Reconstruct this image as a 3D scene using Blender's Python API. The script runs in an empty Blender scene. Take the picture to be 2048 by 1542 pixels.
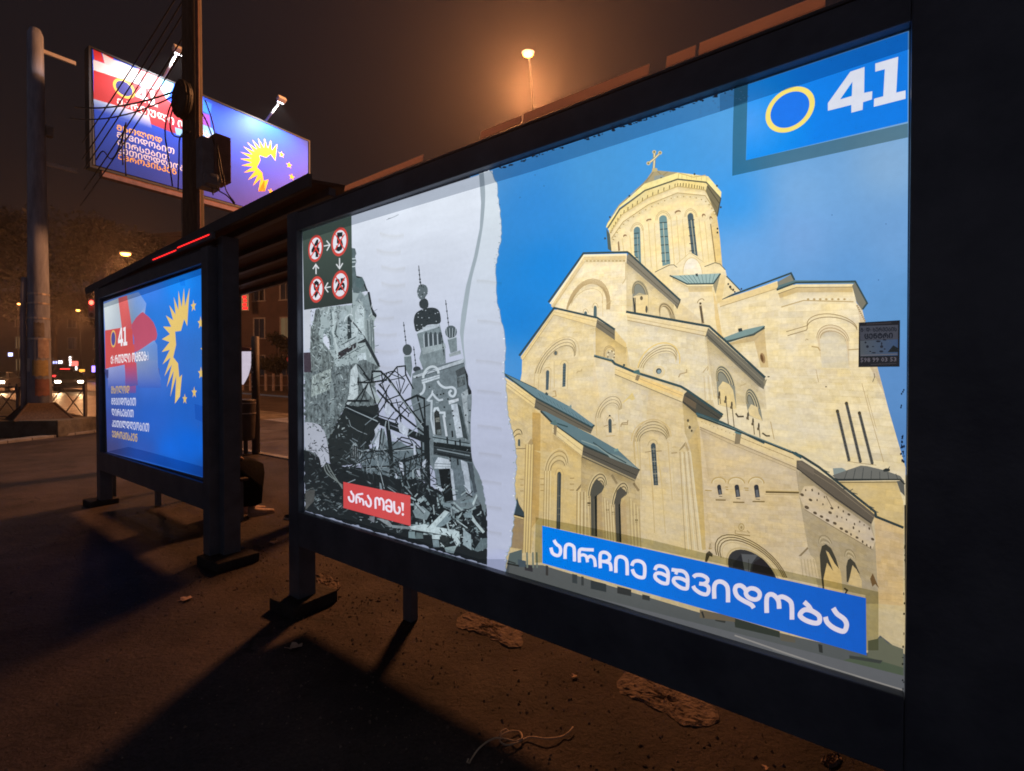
import bpy, bmesh, math, random
from mathutils import Vector, Matrix
from mathutils.geometry import tessellate_polygon
R = math.radians
scene = bpy.context.scene
COL = scene.collection
rng = random.Random(7)

# ------------------------------------------------------------------ camera
F = 1000.0                      # focal length in photo pixels (photo 2048 px wide)
PITCH = math.atan(13.0 / F)
CAM_Z = 1.5
cam = bpy.data.cameras.new("Camera")
cam.sensor_width = 36.0
cam.lens = 36.0 * F / 2048.0
cam.clip_start = 0.05
cam.clip_end = 500.0
cam_ob = bpy.data.objects.new("Camera", cam)
COL.objects.link(cam_ob)
cam_ob.location = (0, 0, CAM_Z)
cam_ob.rotation_euler = (R(90) - PITCH, 0, 0)
scene.camera = cam_ob

# ------------------------------------------------------------------ night sky and exposure
world = bpy.data.worlds.new("World")
scene.world = world
world.use_nodes = True
wn = world.node_tree
wn.nodes.clear()
w_out = wn.nodes.new("ShaderNodeOutputWorld")
w_bg = wn.nodes.new("ShaderNodeBackground")
w_tc = wn.nodes.new("ShaderNodeTexCoord")
w_sep = wn.nodes.new("ShaderNodeSeparateXYZ")
w_ramp = wn.nodes.new("ShaderNodeValToRGB")
w_noise = wn.nodes.new("ShaderNodeTexNoise")
w_mix = wn.nodes.new("ShaderNodeMixRGB")
w_ramp.color_ramp.elements[0].position = 0.0
w_ramp.color_ramp.elements[0].color = (0.060, 0.042, 0.040, 1)   # city glow at the horizon
w_mid = w_ramp.color_ramp.elements.new(0.18)
w_mid.color = (0.0125, 0.0090, 0.0092, 1)
w_ramp.color_ramp.elements[-1].position = 0.55
w_ramp.color_ramp.elements[-1].color = (0.0095, 0.0085, 0.0115, 1)   # dull overcast night above
w_noise.inputs["Scale"].default_value = 2.2
w_noise.inputs["Detail"].default_value = 3
w_mix.blend_type = 'MULTIPLY'
w_mix.inputs[0].default_value = 0.35
wn.links.new(w_tc.outputs["Generated"], w_sep.inputs[0])
wn.links.new(w_sep.outputs["Z"], w_ramp.inputs[0])
wn.links.new(w_tc.outputs["Generated"], w_noise.inputs["Vector"])
wn.links.new(w_ramp.outputs[0], w_mix.inputs[1])
wn.links.new(w_noise.outputs["Fac"], w_mix.inputs[2])
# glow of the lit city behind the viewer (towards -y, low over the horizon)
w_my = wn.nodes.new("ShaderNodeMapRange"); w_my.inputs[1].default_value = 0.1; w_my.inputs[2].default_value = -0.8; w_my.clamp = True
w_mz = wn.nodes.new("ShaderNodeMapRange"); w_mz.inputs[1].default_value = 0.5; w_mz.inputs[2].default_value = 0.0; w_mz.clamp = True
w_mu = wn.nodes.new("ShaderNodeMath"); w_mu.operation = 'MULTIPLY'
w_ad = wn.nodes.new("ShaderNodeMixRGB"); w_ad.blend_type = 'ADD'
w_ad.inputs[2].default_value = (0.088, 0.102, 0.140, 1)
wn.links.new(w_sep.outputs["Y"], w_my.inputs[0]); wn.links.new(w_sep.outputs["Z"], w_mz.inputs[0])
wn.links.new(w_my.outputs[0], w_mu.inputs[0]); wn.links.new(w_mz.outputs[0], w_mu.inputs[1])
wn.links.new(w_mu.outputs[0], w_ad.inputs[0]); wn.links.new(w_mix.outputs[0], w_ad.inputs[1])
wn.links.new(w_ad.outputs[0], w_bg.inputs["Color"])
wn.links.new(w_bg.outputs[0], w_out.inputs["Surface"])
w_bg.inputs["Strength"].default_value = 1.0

vs = scene.view_settings
vs.view_transform = 'Standard'
vs.look = 'None'
vs.exposure = 0.0
vs.gamma = 1.0
vs.use_curve_mapping = False
scene.render.engine = 'CYCLES'
cy = scene.cycles
cy.use_denoising = True
cy.max_bounces = 6
cy.diffuse_bounces = 3
cy.glossy_bounces = 3
cy.transparent_max_bounces = 24
cy.volume_bounces = 0
cy.sample_clamp_indirect = 2.0
cy.filter_width = 1.8

# ------------------------------------------------------------------ frames of reference
# street frame: s runs along the shelter front (to the right), d into the street behind it, z up
A_ROT = math.atan2(-0.6101, 0.7926)
SE = Vector((0.7926, -0.6101, 0.0))
DE = Vector((0.6101, 0.7926, 0.0))
ORG = Vector((1.0724, 1.3626, 0.0))
STREET = Matrix.Translation(ORG) @ Matrix.Rotation(A_ROT, 4, 'Z')


def W(s, d, z=0.0):
    return ORG + SE * s + DE * d + Vector((0, 0, z))


def ray(u, v):
    x, yu = (u - 1024.0) / F, -(v - 771.0) / F
    cp, sp = math.cos(PITCH), math.sin(PITCH)
    return Vector((x, cp + yu * sp, -sp + yu * cp))


def at_depth(u, v, y):
    r = ray(u, v)
    return Vector((0, 0, CAM_Z)) + r * (y / r.y)


def on_ground(u, v, z=0.0):
    r = ray(u, v)
    return Vector((0, 0, CAM_Z)) + r * ((z - CAM_Z) / r.z)


def srgb(c):
    def f(x):
        x = max(0.0, min(1.0, x / 255.0))
        return x / 12.92 if x <= 0.04045 else ((x + 0.055) / 1.055) ** 2.4
    return (f(c[0]), f(c[1]), f(c[2]))


# ------------------------------------------------------------------ object helpers
def tag(o, label=None, cat=None, group=None, kind=None):
    if label: o["label"] = label
    if cat: o["category"] = cat
    if group: o["group"] = group
    if kind: o["kind"] = kind
    return o


def empty(name, loc=(0, 0, 0), rz=0.0, label=None, cat=None, group=None):
    o = bpy.data.objects.new(name, None)
    o.empty_display_size = 0.2
    o.location = loc
    o.rotation_euler = (0, 0, rz)
    COL.objects.link(o)
    return tag(o, label, cat, group)


def copy_tree(o, parent=None):
    c = o.copy()
    COL.objects.link(c)
    if parent is not None:
        c.parent = parent
    for ch in list(o.children):
        copy_tree(ch, c)
    return c


class MB:
    """collects simple solids and links them as one mesh object"""
    def __init__(self):
        self.bm = bmesh.new()

    def box(self, c, size, rz=0.0, bevel=0.0, rot=None):
        m = Matrix.Translation(Vector(c)) @ (rot if rot is not None else Matrix.Rotation(rz, 4, 'Z')) @ Matrix.Diagonal((*size, 1))
        g = bmesh.ops.create_cube(self.bm, size=1.0, matrix=m)
        if bevel > 0:
            ed = list({e for v in g['verts'] for e in v.link_edges})
            bmesh.ops.bevel(self.bm, geom=ed, offset=bevel, segments=2, affect='EDGES', profile=0.6)
        return self

    def ext(self, a, b, bevel=0.0):
        """axis aligned box between two corners"""
        a, b = Vector(a), Vector(b)
        return self.box((a + b) / 2, [abs(x) for x in (b - a)], bevel=bevel)

    def tube(self, pts, r, n=8, r2=None, cap=True, radii=None):
        pts = [Vector(p) for p in pts]
        rings = []
        L = len(pts)
        prev = None
        for i, p in enumerate(pts):
            t = (pts[min(i + 1, L - 1)] - pts[max(i - 1, 0)]).normalized()
            if prev is None:
                ax = Vector((0, 0, 1)) if abs(t.z) < 0.95 else Vector((1, 0, 0))
                u = t.cross(ax).normalized()
            else:
                u = (prev - t * prev.dot(t)).normalized()
            prev = u
            v = t.cross(u)
            k = i / max(1, L - 1)
            rr = radii[i] if radii else (r if r2 is None else r + (r2 - r) * k)
            rings.append([self.bm.verts.new(p + (u * math.cos(2 * math.pi * j / n) + v * math.sin(2 * math.pi * j / n)) * rr) for j in range(n)])
        for a, b in zip(rings, rings[1:]):
            for j in range(n):
                self.bm.faces.new((a[j], a[(j + 1) % n], b[(j + 1) % n], b[j]))
        if cap:
            self.bm.faces.new(list(reversed(rings[0])))
            self.bm.faces.new(rings[-1])
        return self

    def prism(self, pts, vec):
        """closed polygon (3-D points) extruded by vec"""
        vec = Vector(vec)
        a = [self.bm.verts.new(Vector(p)) for p in pts]
        b = [self.bm.verts.new(Vector(p) + vec) for p in pts]
        n = len(a)
        tris = tessellate_polygon([[Vector(p) for p in pts]])
        for t in tris:
            try:
                self.bm.faces.new([a[i] for i in t])
                self.bm.faces.new([b[i] for i in reversed(t)])
            except ValueError:
                pass
        for i in range(n):
            self.bm.faces.new((a[i], a[(i + 1) % n], b[(i + 1) % n], b[i]))
        return self

    def ball(self, c, r, sub=2, scale=(1, 1, 1), jitter=0.0, rg=None):
        g = bmesh.ops.create_icosphere(self.bm, subdivisions=sub, radius=1.0, matrix=Matrix.Translation(Vector(c)) @ Matrix.Diagonal((r * scale[0], r * scale[1], r * scale[2], 1)))
        if jitter:
            for v in g['verts']:
                v.co += Vector((rg.uniform(-1, 1), rg.uniform(-1, 1), rg.uniform(-1, 1))) * jitter
        return self

    def build(self, name, mat, parent=None, smooth=False, xf=None):
        me = bpy.data.meshes.new(name)
        bmesh.ops.recalc_face_normals(self.bm, faces=self.bm.faces)
        if xf is not None:
            self.bm.transform(xf)
        self.bm.to_mesh(me)
        self.bm.free()
        if smooth:
            for p in me.polygons:
                p.use_smooth = True
        o = bpy.data.objects.new(name, me)
        me.materials.append(mat)
        COL.objects.link(o)
        if parent is not None:
            o.parent = parent
        return o


# ------------------------------------------------------------------ materials
def nt(name):
    m = bpy.data.materials.new(name)
    m.use_nodes = True
    t = m.node_tree
    t.nodes.clear()
    out = t.nodes.new("ShaderNodeOutputMaterial")
    return m, t, out


def mat_surface(name, c1, c2=None, rough=0.6, scale=8.0, metallic=0.0, bump=0.0, spec=0.5, detail=4.0, bscale=None, stretch=None):
    """principled surface whose colour wanders between c1 and c2 (linear) with noise"""
    m, t, out = nt(name)
    b = t.nodes.new("ShaderNodeBsdfPrincipled")
    tc = t.nodes.new("ShaderNodeTexCoord")
    mp = t.nodes.new("ShaderNodeMapping")
    if stretch: mp.inputs["Scale"].default_value = stretch
    t.links.new(tc.outputs["Object"], mp.inputs[0])
    n = t.nodes.new("ShaderNodeTexNoise")
    n.inputs["Scale"].default_value = scale
    n.inputs["Detail"].default_value = detail
    n.inputs["Roughness"].default_value = 0.62
    t.links.new(mp.outputs[0], n.inputs["Vector"])
    rp = t.nodes.new("ShaderNodeValToRGB")
    rp.color_ramp.elements[0].position = 0.32
    rp.color_ramp.elements[1].position = 0.68
    rp.color_ramp.elements[0].color = (*c1, 1)
    rp.color_ramp.elements[1].color = (*(c2 or c1), 1)
    t.links.new(n.outputs["Fac"], rp.inputs[0])
    t.links.new(rp.outputs[0], b.inputs["Base Color"])
    b.inputs["Roughness"].default_value = rough
    b.inputs["Metallic"].default_value = metallic
    b.inputs["Specular IOR Level"].default_value = spec
    if bump:
        n2 = t.nodes.new("ShaderNodeTexNoise")
        n2.inputs["Scale"].default_value = bscale or scale * 5
        n2.inputs["Detail"].default_value = 5
        t.links.new(mp.outputs[0], n2.inputs["Vector"])
        bp = t.nodes.new("ShaderNodeBump")
        bp.inputs["Strength"].default_value = bump
        bp.inputs["Distance"].default_value = 0.02
        t.links.new(n2.outputs["Fac"], bp.inputs["Height"])
        t.links.new(bp.outputs[0], b.inputs["Normal"])
    t.links.new(b.outputs[0], out.inputs["Surface"])
    return m


def mat_emit(name, c, strength):
    m, t, out = nt(name)
    e = t.nodes.new("ShaderNodeEmission")
    n = t.nodes.new("ShaderNodeTexNoise")
    n.inputs["Scale"].default_value = 6.0
    mx = t.nodes.new("ShaderNodeMixRGB")
    mx.blend_type = 'MULTIPLY'
    mx.inputs[0].default_value = 0.25
    mx.inputs[1].default_value = (*c, 1)
    t.links.new(n.outputs["Fac"], mx.inputs[2])
    t.links.new(mx.outputs[0], e.inputs["Color"])
    e.inputs["Strength"].default_value = strength
    t.links.new(e.outputs[0], out.inputs["Surface"])
    return m


M = {}
M['black_metal'] = mat_surface("black_painted_metal", (0.10, 0.115, 0.145), (0.17, 0.19, 0.225), rough=0.42, scale=5, bump=0.06, bscale=60, spec=0.5)
M['dark_grey'] = mat_surface("dark_grey_metal", (0.07, 0.072, 0.08), (0.11, 0.11, 0.12), rough=0.5, scale=6, bump=0.08, bscale=50)
M['bare_metal'] = mat_surface("worn_aluminium", (0.35, 0.30, 0.27), (0.55, 0.50, 0.47), rough=0.42, scale=9, metallic=0.6, bump=0.1)
M['concrete'] = mat_surface("weathered_concrete", (0.10, 0.092, 0.085), (0.24, 0.22, 0.20), rough=0.9, scale=5, bump=0.35, bscale=30)
M['wood_pole'] = mat_surface("old_wooden_pole", (0.045, 0.032, 0.025), (0.11, 0.075, 0.055), rough=0.85, scale=6, bump=0.4, stretch=(6, 6, 0.6))
M['cable'] = mat_surface("black_cable", (0.008, 0.008, 0.009), (0.014, 0.014, 0.015), rough=0.6)
M['rust_box'] = mat_surface("rusty_box", (0.13, 0.06, 0.05), (0.24, 0.11, 0.09), rough=0.7, scale=6, bump=0.2)
# ------------------------------------------------------------------ printed art: flat vector prints with per-corner inks
def catmull(pts, n=6, closed=False):
    out = []
    L = len(pts)
    rngi = range(L if closed else L - 1)
    for i in rngi:
        g = lambda k: pts[k % L] if closed else pts[max(0, min(L - 1, k))]
        p0, p1, p2, p3 = g(i - 1), g(i), g(i + 1), g(i + 2)
        for j in range(n):
            t = j / n
            out.append(tuple(0.5 * (2 * p1[k] + (p2[k] - p0[k]) * t + (2 * p0[k] - 5 * p1[k] + 4 * p2[k] - p3[k]) * t * t + (3 * p1[k] - p0[k] - 3 * p2[k] + p3[k]) * t ** 3) for k in (0, 1)))
    if not closed:
        out.append(tuple(pts[-1]))
    return out


class Art:
    """a print on a vertical plane; points are drawn in the coordinates of the artwork and projected on the plane"""
    STEP = 1.6e-5

    def __init__(self, origin, xdir, clip=None):
        self.o = Vector(origin)
        self.x = Vector(xdir).normalized()
        self.z = Vector((0, 0, 1))
        self.n = self.x.cross(self.z).normalized()
        if self.n.dot(Vector((0, 0, CAM_Z)) - self.o) < 0:
            self.n = -self.n
        self.V, self.Fc, self.C, self.MI = [], [], [], []
        self.boxes = []
        self.views = {}
        self.illum = None
        self.lw = 1.0

    # --- coordinates
    def view(self, tag_, ox, oy, sc):
        self.views[tag_] = (ox, oy, sc)

    def q(self, s):
        """'A:x,y x,y' -> artwork points; no tag means plain points"""
        if not isinstance(s, str):
            return [tuple(p) for p in s]
        ox, oy, sc = 0.0, 0.0, 1.0
        out = []
        for w in s.split():
            if ':' in w:
                tg, w = w.split(':')
                ox, oy, sc = self.views[tg] if tg else (0.0, 0.0, 1.0)
            a, b = w.split(',')
            out.append((ox + float(a) / sc, oy + float(b) / sc))
        return out

    def uv(self, p):
        r = ray(*p)
        c = Vector((0, 0, CAM_Z))
        t = (self.o - c).dot(self.n) / r.dot(self.n)
        w = c + r * t - self.o
        return (w.dot(self.x), w.z)

    # --- layers
    def layer(self, pts):
        a = min(p[0] for p in pts); b = max(p[0] for p in pts)
        c = min(p[1] for p in pts); d = max(p[1] for p in pts)
        k = 0
        for (a2, b2, c2, d2, l) in self.boxes:
            if l > k and a < b2 and a2 < b and c < d2 and c2 < d:
                k = l
        k += 1
        self.boxes.append((a, b, c, d, k))
        return k

    def emit_mesh(self, uvs, faces, cols, mi):
        l = self.layer(uvs)
        b = len(self.V)
        for (u, v), c in zip(uvs, cols):
            self.V.append((u, v, l))
            self.C.append(c)
        for f in faces:
            self.Fc.append([b + i for i in f])
            self.MI.append(mi)

    def ink(self, c, p, raw):
        if callable(c):
            c = c(*p)
        l = srgb(c)
        if not raw and self.illum:
            k = self.illum(*p)
            l = tuple(x * k for x in l)
        return l

    # --- drawing
    def poly(self, pts, col, mi=0, raw=False, cols=None, smooth=0, closed=True):
        p = self.q(pts)
        if smooth:
            p = catmull(p, smooth, True)
        uvs = [self.uv(a) for a in p]
        if cols:
            cc = [self.ink(cols[min(i, len(cols) - 1)], a, raw) for i, a in enumerate(p)]
        else:
            cc = [self.ink(col, a, raw) for a in p]
        tr = tessellate_polygon([[Vector((u, v, 0)) for u, v in uvs]])
        self.emit_mesh(uvs, tr, cc, mi)

    def rough(self, pts, col, amp=1.2, step=3.0, seed=1, **k):
        """polygon with a ragged edge"""
        rg = random.Random(seed)
        p = self.q(pts)
        out = []
        for i, a in enumerate(p):
            b = p[(i + 1) % len(p)]
            L = math.hypot(b[0] - a[0], b[1] - a[1])
            n = max(1, int(L / step))
            for j in range(n):
                t = j / n
                jx = rg.gauss(0, amp) if n > 1 else 0
                jy = rg.gauss(0, amp) if n > 1 else 0
                out.append((a[0] + (b[0] - a[0]) * t + jx, a[1] + (b[1] - a[1]) * t + jy))
        self.poly(out, col, **k)

    def grad(self, pts4, nx, ny, col, mi=0, raw=True):
        """quad (tl, tr, br, bl) filled with a colour function col(x, y)"""
        tl, tr_, br, bl = self.q(pts4)
        uvs, cc = [], []
        for j in range(ny + 1):
            for i in range(nx + 1):
                a, b = i / nx, j / ny
                x = (tl[0] * (1 - a) + tr_[0] * a) * (1 - b) + (bl[0] * (1 - a) + br[0] * a) * b
                y = (tl[1] * (1 - a) + tr_[1] * a) * (1 - b) + (bl[1] * (1 - a) + br[1] * a) * b
                uvs.append(self.uv((x, y)))
                cc.append(self.ink(col, (x, y), raw))
        fs = []
        for j in range(ny):
            for i in range(nx):
                k = j * (nx + 1) + i
                fs.append((k, k + 1, k + nx + 2, k + nx + 1))
        self.emit_mesh(uvs, fs, cc, mi)

    def line(self, pts, w, col, smooth=0, closed=False, mi=0, raw=False, w2=None):
        p = self.q(pts)
        if smooth:
            p = catmull(p, smooth, closed)
        # drop near-duplicates
        r = [p[0]]
        for a in p[1:]:
            if math.hypot(a[0] - r[-1][0], a[1] - r[-1][1]) > 0.05:
                r.append(a)
        p = r
        n = len(p)
        if n < 2:
            return
        A, B = [], []
        for i, a in enumerate(p):
            if closed:
                p0, p1 = p[i - 1], p[(i + 1) % n]
            else:
                p0, p1 = p[max(i - 1, 0)], p[min(i + 1, n - 1)]
            d0 = (a[0] - p0[0], a[1] - p0[1]); d1 = (p1[0] - a[0], p1[1] - a[1])
            l0 = math.hypot(*d0) or 1; l1 = math.hypot(*d1) or 1
            if i == 0 and not closed: d0, l0 = d1, l1
            if i == n - 1 and not closed: d1, l1 = d0, l0
            d0 = (d0[0] / l0, d0[1] / l0); d1 = (d1[0] / l1, d1[1] / l1)
            nx, ny = -(d0[1] + d1[1]), d0[0] + d1[0]
            ln = math.hypot(nx, ny)
            if ln < 1e-6: nx, ny, ln = -d1[1], d1[0], 1.0
            nx, ny = nx / ln, ny / ln
            k = 1.0 / max(0.55, nx * -d1[1] + ny * d1[0])
            ww = (w if w2 is None else w + (w2 - w) * i / (n - 1)) * self.lw
            h = ww * 0.5 * k
            A.append((a[0] + nx * h, a[1] + ny * h)); B.append((a[0] - nx * h, a[1] - ny * h))
        pts_ = A + B
        uvs = [self.uv(a) for a in pts_]
        cc = [self.ink(col, a, raw) for a in pts_]
        m = n if closed else n - 1
        fs = [(i, (i + 1) % n, n + (i + 1) % n, n + i) for i in range(m)]
        self.emit_mesh(uvs, fs, cc, mi)

    def arc(self, L, T, Rr, n=14):
        """half-ellipse points from springing L over apex T to springing R"""
        (lx, ly), (tx, ty), (rx, ry) = self.q(L + ' ' + T + ' ' + Rr) if isinstance(L, str) else (L, T, Rr)
        mx, my = (lx + rx) / 2, (ly + ry) / 2
        return [(mx + (rx - mx) * math.cos(math.pi * (1 - i / n)) + (tx - mx) * math.sin(math.pi * (1 - i / n)),
                 my + (ry - my) * math.cos(math.pi * (1 - i / n)) + (ty - my) * math.sin(math.pi * (1 - i / n))) for i in range(n + 1)]

    def arcs(self, tagc, L, T, Rr, m, w, col, k=0.86):
        """m concentric mouldings"""
        a = self.q(tagc + ':%g,%g %g,%g %g,%g' % (*L, *T, *Rr))
        mx, my = (a[0][0] + a[2][0]) / 2, (a[0][1] + a[2][1]) / 2
        for i in range(m):
            f = k ** i
            pts = [(mx + (p[0] - mx) * f, my + (p[1] - my) * f) for p in a]
            self.line(self.arc(*pts), w, col)

    def disc(self, c, r, col, n=28, mi=0, raw=False, ring=None, sx=1.0):
        """circle of radius r metres on the print (ring = inner radius)"""
        p = self.q(c)[0]
        cu, cv = self.uv(p)
        o = [(cu + sx * r * math.cos(2 * math.pi * i / n), cv + r * math.sin(2 * math.pi * i / n)) for i in range(n)]
        cc = self.ink(col, p, raw)
        if ring is None:
            self.emit_mesh(o, [list(range(n))], [cc] * n, mi)
        else:
            inn = [(cu + sx * ring * math.cos(2 * math.pi * i / n), cv + ring * math.sin(2 * math.pi * i / n)) for i in range(n)]
            self.emit_mesh(o + inn, [(i, (i + 1) % n, n + (i + 1) % n, n + i) for i in range(n)], [cc] * (2 * n), mi)

    def dot(self, c, rx, ry, col, n=10, rot=0.0, mi=0, raw=False):
        """ellipse in artwork units"""
        x, y = self.q(c)[0] if isinstance(c, str) else c
        cr, sr = math.cos(rot), math.sin(rot)
        self.poly([(x + rx * math.cos(2 * math.pi * i / n) * cr - ry * math.sin(2 * math.pi * i / n) * sr,
                    y + rx * math.cos(2 * math.pi * i / n) * sr + ry * math.sin(2 * math.pi * i / n) * cr) for i in range(n)], col, mi=mi, raw=raw)

    def star(self, c, r, col, sx=1.0, raw=False, rot=0.0):
        p = self.q(c)[0]
        cu, cv = self.uv(p)
        o = []
        for i in range(10):
            rr = r if i % 2 == 0 else r * 0.42
            a = math.pi / 2 + i * math.pi / 5 + rot
            o.append((cu + sx * rr * math.cos(a), cv + rr * math.sin(a)))
        tr = tessellate_polygon([[Vector((u, v, 0)) for u, v in o]])
        self.emit_mesh(o, tr, [self.ink(col, p, raw)] * 10, 0)

    def text(self, body, quad, col, bold=0.02, raw=False, res=2, mi=0):
        """lettering stretched on a quad (tl, tr, br, bl) of the artwork"""
        cu = bpy.data.curves.new("lettering", 'FONT')
        cu.body = body
        cu.resolution_u = res
        cu.offset = bold
        o = bpy.data.objects.new("lettering", cu)
        COL.objects.link(o)
        bpy.context.view_layer.update()
        me = o.evaluated_get(bpy.context.evaluated_depsgraph_get()).to_mesh()
        vs_ = [(v.co.x, v.co.y) for v in me.vertices]
        fs = [tuple(p.vertices) for p in me.polygons]
        bpy.data.objects.remove(o)
        bpy.data.curves.remove(cu)
        x0 = min(v[0] for v in vs_); x1 = max(v[0] for v in vs_)
        y0 = min(v[1] for v in vs_); y1 = max(v[1] for v in vs_)
        tl, tr_, br, bl = [self.uv(p) for p in self.q(quad)]
        uvs = []
        for (x, y) in vs_:
            a, b = (x - x0) / (x1 - x0), 1 - (y - y0) / (y1 - y0)
            uvs.append(tuple((tl[k] * (1 - a) + tr_[k] * a) * (1 - b) + (bl[k] * (1 - a) + br[k] * a) * b for k in (0, 1)))
        pc = self.q(quad)[0]
        self.emit_mesh(uvs, fs, [self.ink(col, pc, raw)] * len(uvs), mi)

    def courses(self, quad, rows, cols, seed):
        """ashlar blocks of a wall: faint joints and blocks of slightly different stone"""
        rg = random.Random(seed)
        tl, tr_, br, bl = [self.uv(p) for p in self.q(quad)]
        mp = lambda a, b: tuple((tl[k] * (1 - a) + tr_[k] * a) * (1 - b) + (bl[k] * (1 - a) + br[k] * a) * b for k in (0, 1))
        uv, fs, cc, uj, fj = [], [], [], [], []
        def cell(U, Fs, a0, a1, b0, b1):
            k = len(U); U += [mp(a0, b0), mp(a1, b0), mp(a1, b1), mp(a0, b1)]; Fs.append((k, k + 1, k + 2, k + 3))
        jh = 0.035 / rows * (1.0)
        for j in range(rows):
            b0, b1 = j / rows, (j + 1) / rows
            cell(uj, fj, 0, 1, b1 - jh, b1 + jh)
            x = -rg.random() / cols
            while x < 1:
                w = rg.uniform(0.6, 1.5) / cols
                a0, a1 = max(0, x), min(1, x + w)
                if a1 > a0 + 0.002:
                    if rg.random() < 0.5:
                        t = rg.choice(((0.955, 0.945, 0.90), (0.94, 0.93, 0.93), (0.97, 0.955, 0.90), (0.975, 0.97, 0.97), (0.93, 0.915, 0.87)))
                        cell(uv, fs, a0, a1, b0, b1); cc += [t] * 4
                    if a1 < 1: cell(uj, fj, a1 - 0.0009, a1 + 0.0009, b0 + jh, b1 - jh)
                x += w
        if uv: self.emit_mesh(uv, fs, cc, 4)
        self.emit_mesh(uj, fj, [(0.925, 0.91, 0.88)] * len(uj), 4)

    def shade(self, pts, dx, dy, k):
        """painted soft shade of picture eaves and sheet creases: film fading from k to clear"""
        p = self.q(pts)
        n = len(p)
        uv0 = [self.uv(a) for a in p]; uv1 = [self.uv((a[0] + dx, a[1] + dy)) for a in p]
        self.emit_mesh(uv0 + uv1, [(i, i + 1, n + i + 1, n + i) for i in range(n - 1)], [(k, k * 0.985, k * 0.95)] * n + [(1.0, 1.0, 1.0)] * n, 4)

    def number41(self, quad, col, hole, raw=True):
        """slab-serif 41 stretched on a quad"""
        four = [(0.30, 0.0), (0.46, 0.0), (0.46, 0.62), (0.56, 0.62), (0.56, 0.82), (0.46, 0.82), (0.46, 1.0), (0.31, 1.0), (0.31, 0.82), (0.0, 0.82), (0.0, 0.64)]
        tri = [(0.31, 0.28), (0.31, 0.63), (0.15, 0.63)]
        one = [(0.60, 0.04), (0.86, 0.0), (0.86, 0.81), (1.0, 0.81), (1.0, 1.0), (0.58, 1.0), (0.58, 0.81), (0.70, 0.81), (0.70, 0.20), (0.60, 0.21)]
        tl, tr_, br, bl = self.q(quad)
        mp = lambda a, b: tuple((tl[k] * (1 - a) + tr_[k] * a) * (1 - b) + (bl[k] * (1 - a) + br[k] * a) * b for k in (0, 1))
        self.poly([mp(*p) for p in four], col, raw=raw); self.poly([mp(*p) for p in tri], hole, raw=raw); self.poly([mp(*p) for p in one], col, raw=raw)

    # --- result
    def build(self, name, mats, parent, local_origin, local_rot, thick=0.004):
        """mesh in the frame of its parent; a thin backing sheet gives the print its thickness"""
        me = bpy.data.meshes.new(name)
        inv = (Matrix.Translation(Vector(local_origin)) @ Matrix.Rotation(local_rot, 4, 'Z')).inverted()
        P = [inv @ (self.o + self.x * u + self.z * v + self.n * (self.STEP * l)) for (u, v, l) in self.V]
        u0 = min(v[0] for v in self.V); u1 = max(v[0] for v in self.V)
        w0 = min(v[1] for v in self.V); w1 = max(v[1] for v in self.V)
        nv = len(P)
        faces = [list(f) for f in self.Fc]
        MI = list(self.MI)
        # backing sheet
        bk = []
        for dn in (0.0, -thick):
            for (u, v) in ((u0, w0), (u1, w0), (u1, w1), (u0, w1)):
                bk.append(inv @ (self.o + self.x * u + self.z * v + self.n * (dn - 2e-5)))
        P += bk
        b = nv
        faces += [[b + 4, b + 7, b + 6, b + 5]] + [[b + i, b + (i + 1) % 4, b + 4 + (i + 1) % 4, b + 4 + i] for i in range(4)]
        MI += [len(mats) - 1] * 5
        me.from_pydata([tuple(p) for p in P], [], faces)
        ca = me.color_attributes.new("ink", 'FLOAT_COLOR', 'POINT')
        flat = []
        for c in self.C: flat += [c[0], c[1], c[2], 1.0]
        flat += [0.02, 0.02, 0.02, 1.0] * 8
        ca.data.foreach_set("color", flat)
        nrm = inv.to_3x3() @ self.n
        me.polygons.foreach_set("material_index", MI)
        for m in mats: me.materials.append(m)
        me.update()
        # all print faces look outwards
        bm = bmesh.new(); bm.from_mesh(me)
        fl = [f for f in bm.faces if f.material_index != len(mats) - 1 and f.normal.dot(nrm) < 0]
        bmesh.ops.reverse_faces(bm, faces=fl)
        bm.to_mesh(me); bm.free()
        o = bpy.data.objects.new(name, me)
        COL.objects.link(o)
        o.parent = parent
        return o


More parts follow.
